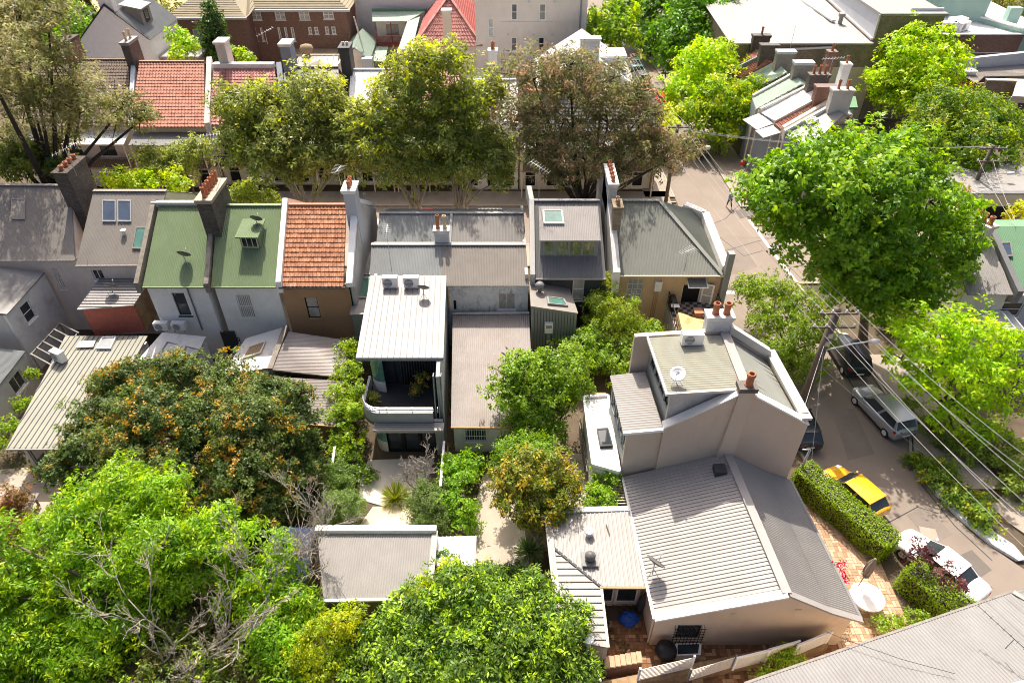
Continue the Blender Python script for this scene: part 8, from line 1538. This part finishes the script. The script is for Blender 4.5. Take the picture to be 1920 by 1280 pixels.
# covered table and pots on the raised terrace
zt = 2.2; tq = [P(p_, zt + .85) for p_ in ('o570,850', 'o985,960', 'o960,1090', 'o640,1120')]; ct = sum(tq, Vector()) / 4; t = thing('covered_table', 'terrace table draped in a stained tan tarpaulin', 'table', V(ct.x, ct.y, zt)); n = 12; b = MB(); g = random.Random(2); vs = []
ring = [tq[0].lerp(tq[1], k/4) for k in range(4)] + [tq[1].lerp(tq[2], k/2) for k in range(2)] + [tq[2].lerp(tq[3], k/4) for k in range(4)] + [tq[3].lerp(tq[0], k/2) for k in range(2)]
vs = [ct + V(0, 0, .03)] + [q + V(0, 0, g.uniform(-.05, .05)) for q in ring] + [V(q.x, q.y, zt + .28) + (q - ct) * g.uniform(.06, .16) for q in ring]
for i in range(1 + n, 1 + 2*n): vs[i].z = zt + g.uniform(.22, .4)
b.add(vs, [(0, 1 + k, 1 + (k+1) % n) for k in range(n)] + [(1 + k, 1 + n + k, 1 + n + (k+1) % n, 1 + (k+1) % n) for k in range(n)]); b.build('tarpaulin', 'tarp', t)
for q in tq: r_ = q.lerp(ct, .25); piece('leg', t, V(r_.x, r_.y, zt), V(r_.x, r_.y, zt + .8), .06, .06, 'timber')
q = P('o858,905', zt); t = thing('planter', 'empty terracotta planter on the chequered terrace', 'planter', q); b = MB(); b.hexa([q + V(-.22,-.22,.01), q + V(.22,-.22,.01), q + V(.22,.22,.01), q + V(-.22,.22,.01), q + V(-.3,-.3,.5), q + V(.3,-.3,.5), q + V(.3,.3,.5), q + V(-.3,.3,.5)]); b.build('pot', 'tile_orange', t); MB().box(q + V(-.33,-.33,.5), q + V(.33,.33,.56)).build('rim', 'tile_orange2', t)
q = P('o470,780', zt); t = thing('barbecue_cart', 'dark hooded barbecue cart against the tan wall', 'barbecue', q); MB().box(q + V(-.2,-.5,.1), q + V(.3,.4,.75)).build('cabinet', 'black', t); MB().tube([q + V(.05,-.45,.78), q + V(.05,.35,.78)], .22, 14).build('hood', 'charcoal', t, smooth=True); MB().box(q + V(-.25,-.9,.73), q + V(.35,-.51,.77)).build('side_shelf', 'alum', t)
# picnic table at the left edge
q = P((38, 955), .75); t = thing('picnic_table', 'weathered timber table at the left edge', 'table', V(q.x, q.y, 0)); d = (P((60, 925), .75) - P((28, 985), .75)).normalized(); s = V(d.y, -d.x, 0)
for k in range(6): c = q + s * (.2 * (k - 2.5)); piece('plank', t, c - d * 1.1, c + d * 1.1, .18, .04, 'timber_grey')
for a in (-.8, .8):
    for e in (-.4, .4): c = q + d * a + s * e; piece('leg', t, V(c.x, c.y, .02), V(c.x, c.y, .73), .09, .09, 'timber_grey')
for k, (p_, lb) in enumerate((((45, 928), 'pale garden chair at the far end of the picnic table'), ((56, 985), 'pale garden chair at the near end of the picnic table'))):
    q = P(p_, .45); t = thing('garden_chair', lb, 'chair', V(q.x, q.y, 0)); MB().box(q + V(-.22,-.22,-.03), q + V(.22,.22,.0)).build('seat', 'zinc_pale', t); rod('backrest', t, [q + V(-.22,.22,0), q + V(-.2,.28,.42), q + V(.2,.28,.42), q + V(.22,.22,0)], .03, 'zinc_pale')
    for a in (-.19, .19):
        for e in (-.19, .19): rod('leg', t, [V(q.x + a, q.y + e, 0), V(q.x + a, q.y + e, .42)], .02, 'zinc_pale', 5)
    for a in (-.1, 0, .1): rod('back_slat', t, [q + V(a,.23,0), q + V(a,.28,.4)], .012, 'zinc_pale', 5)
# timber deck boards and garden fences
D0 = [P(p_, .14) for p_ in ((700, 950), (778, 948), (785, 997), (665, 997))]; dk = thing('timber_deck', 'pale sunlit timber deck behind the grey garage', 'deck', V(D0[0].x, D0[0].y, 0)); n = 22
for k in range(n):
    f = (k + .5) / n; a, c = D0[0].lerp(D0[1], f), D0[3].lerp(D0[2], f); piece('board', dk, a, c, (D0[2] - D0[3]).length / n - .012, .04, 'deck')
for f in (.15, .85): piece('joist', dk, D0[0].lerp(D0[3], f) + V(0,0,-.08), D0[1].lerp(D0[2], f) + V(0,0,-.08), .06, .1, 'timber')
def paling(label, a, c, ht, n, mt='timber_grey', cap=None, w=.02):
    a, c = Vector(a), Vector(c); t = thing('fence', label, 'fence', V(a.x, a.y, 0)); L = (c - a).length / n; d = (c - a).normalized()
    for k in range(n): q = a.lerp(c, (k + .5) / n); piece('paling', t, V(q.x, q.y, .03), V(q.x, q.y, ht + .04 * math.sin(k * 1.7)), L * .92, w, mt, up=(d.y, -d.x, 0))
    piece('rail', t, V(a.x, a.y, ht * .75) + V(d.y, -d.x, 0) * .04, V(c.x, c.y, ht * .75) + V(d.y, -d.x, 0) * .04, .05, .07, mt)
    if cap: piece('capping', t, V(a.x, a.y, ht + .06), V(c.x, c.y, ht + .06), .14, .04, cap)
paling('pale timber fence between the balcony garden and the path', P('J1050,560', 1.8), P('J1030,810', 1.8), 1.8, 34, 'timber_grey', 'white'); paling('timber fence beside the lean to corner', P('J1072,565', 1.7), P('J1065,720', 1.7), 1.7, 24, 'timber'); paling('white capped fence left of the clipped shrubs', P('J440,590', 1.7), P('J428,680', 1.7), 1.7, 14, 'timber_grey', 'white')
paling('slatted timber fence behind the orange leaved tree', P((1088, 780), 1.6), P((1103, 875), 1.6), 1.6, 30, 'timber_grey')
tr = thing('trellis', 'white slatted trellis beside the big ribbed roof', 'trellis', P((1165, 940), 0))
for k in range(9): q = P((1150 + 0.2*k, 905 + 5.5*k), 2.5); piece('slat', tr, q, q + V(.85, 0, 0), .05, .04, 'cream')
for p_ in ((1150, 905), (1152, 950)): q = P(p_, 2.5); piece('post', tr, V(q.x + .4, q.y, 0), V(q.x + .4, q.y, 2.46), .07, .07, 'cream')
# a fallen stick on the carport roof
q = P('I640,520', 3.0); tag(MB().tube([q + V(-.05,.4,.0), q + V(0,.1,.02), q + V(.06,-.2,0)], [.03, .025, .02], 5).build('stick', 'bark'), 'short fallen branch lying on the carport roof', 'branch')
rod_ = MB().tube([P((1548, 1183), 4.15), P((1590, 1200), 4.3), P((1690, 1235), 4.5), P((1790, 1262), 4.6)], .012, 5); tag(rod_.build('cable', 'charcoal'), 'loose black cable trailing over the corner roof', 'cable')
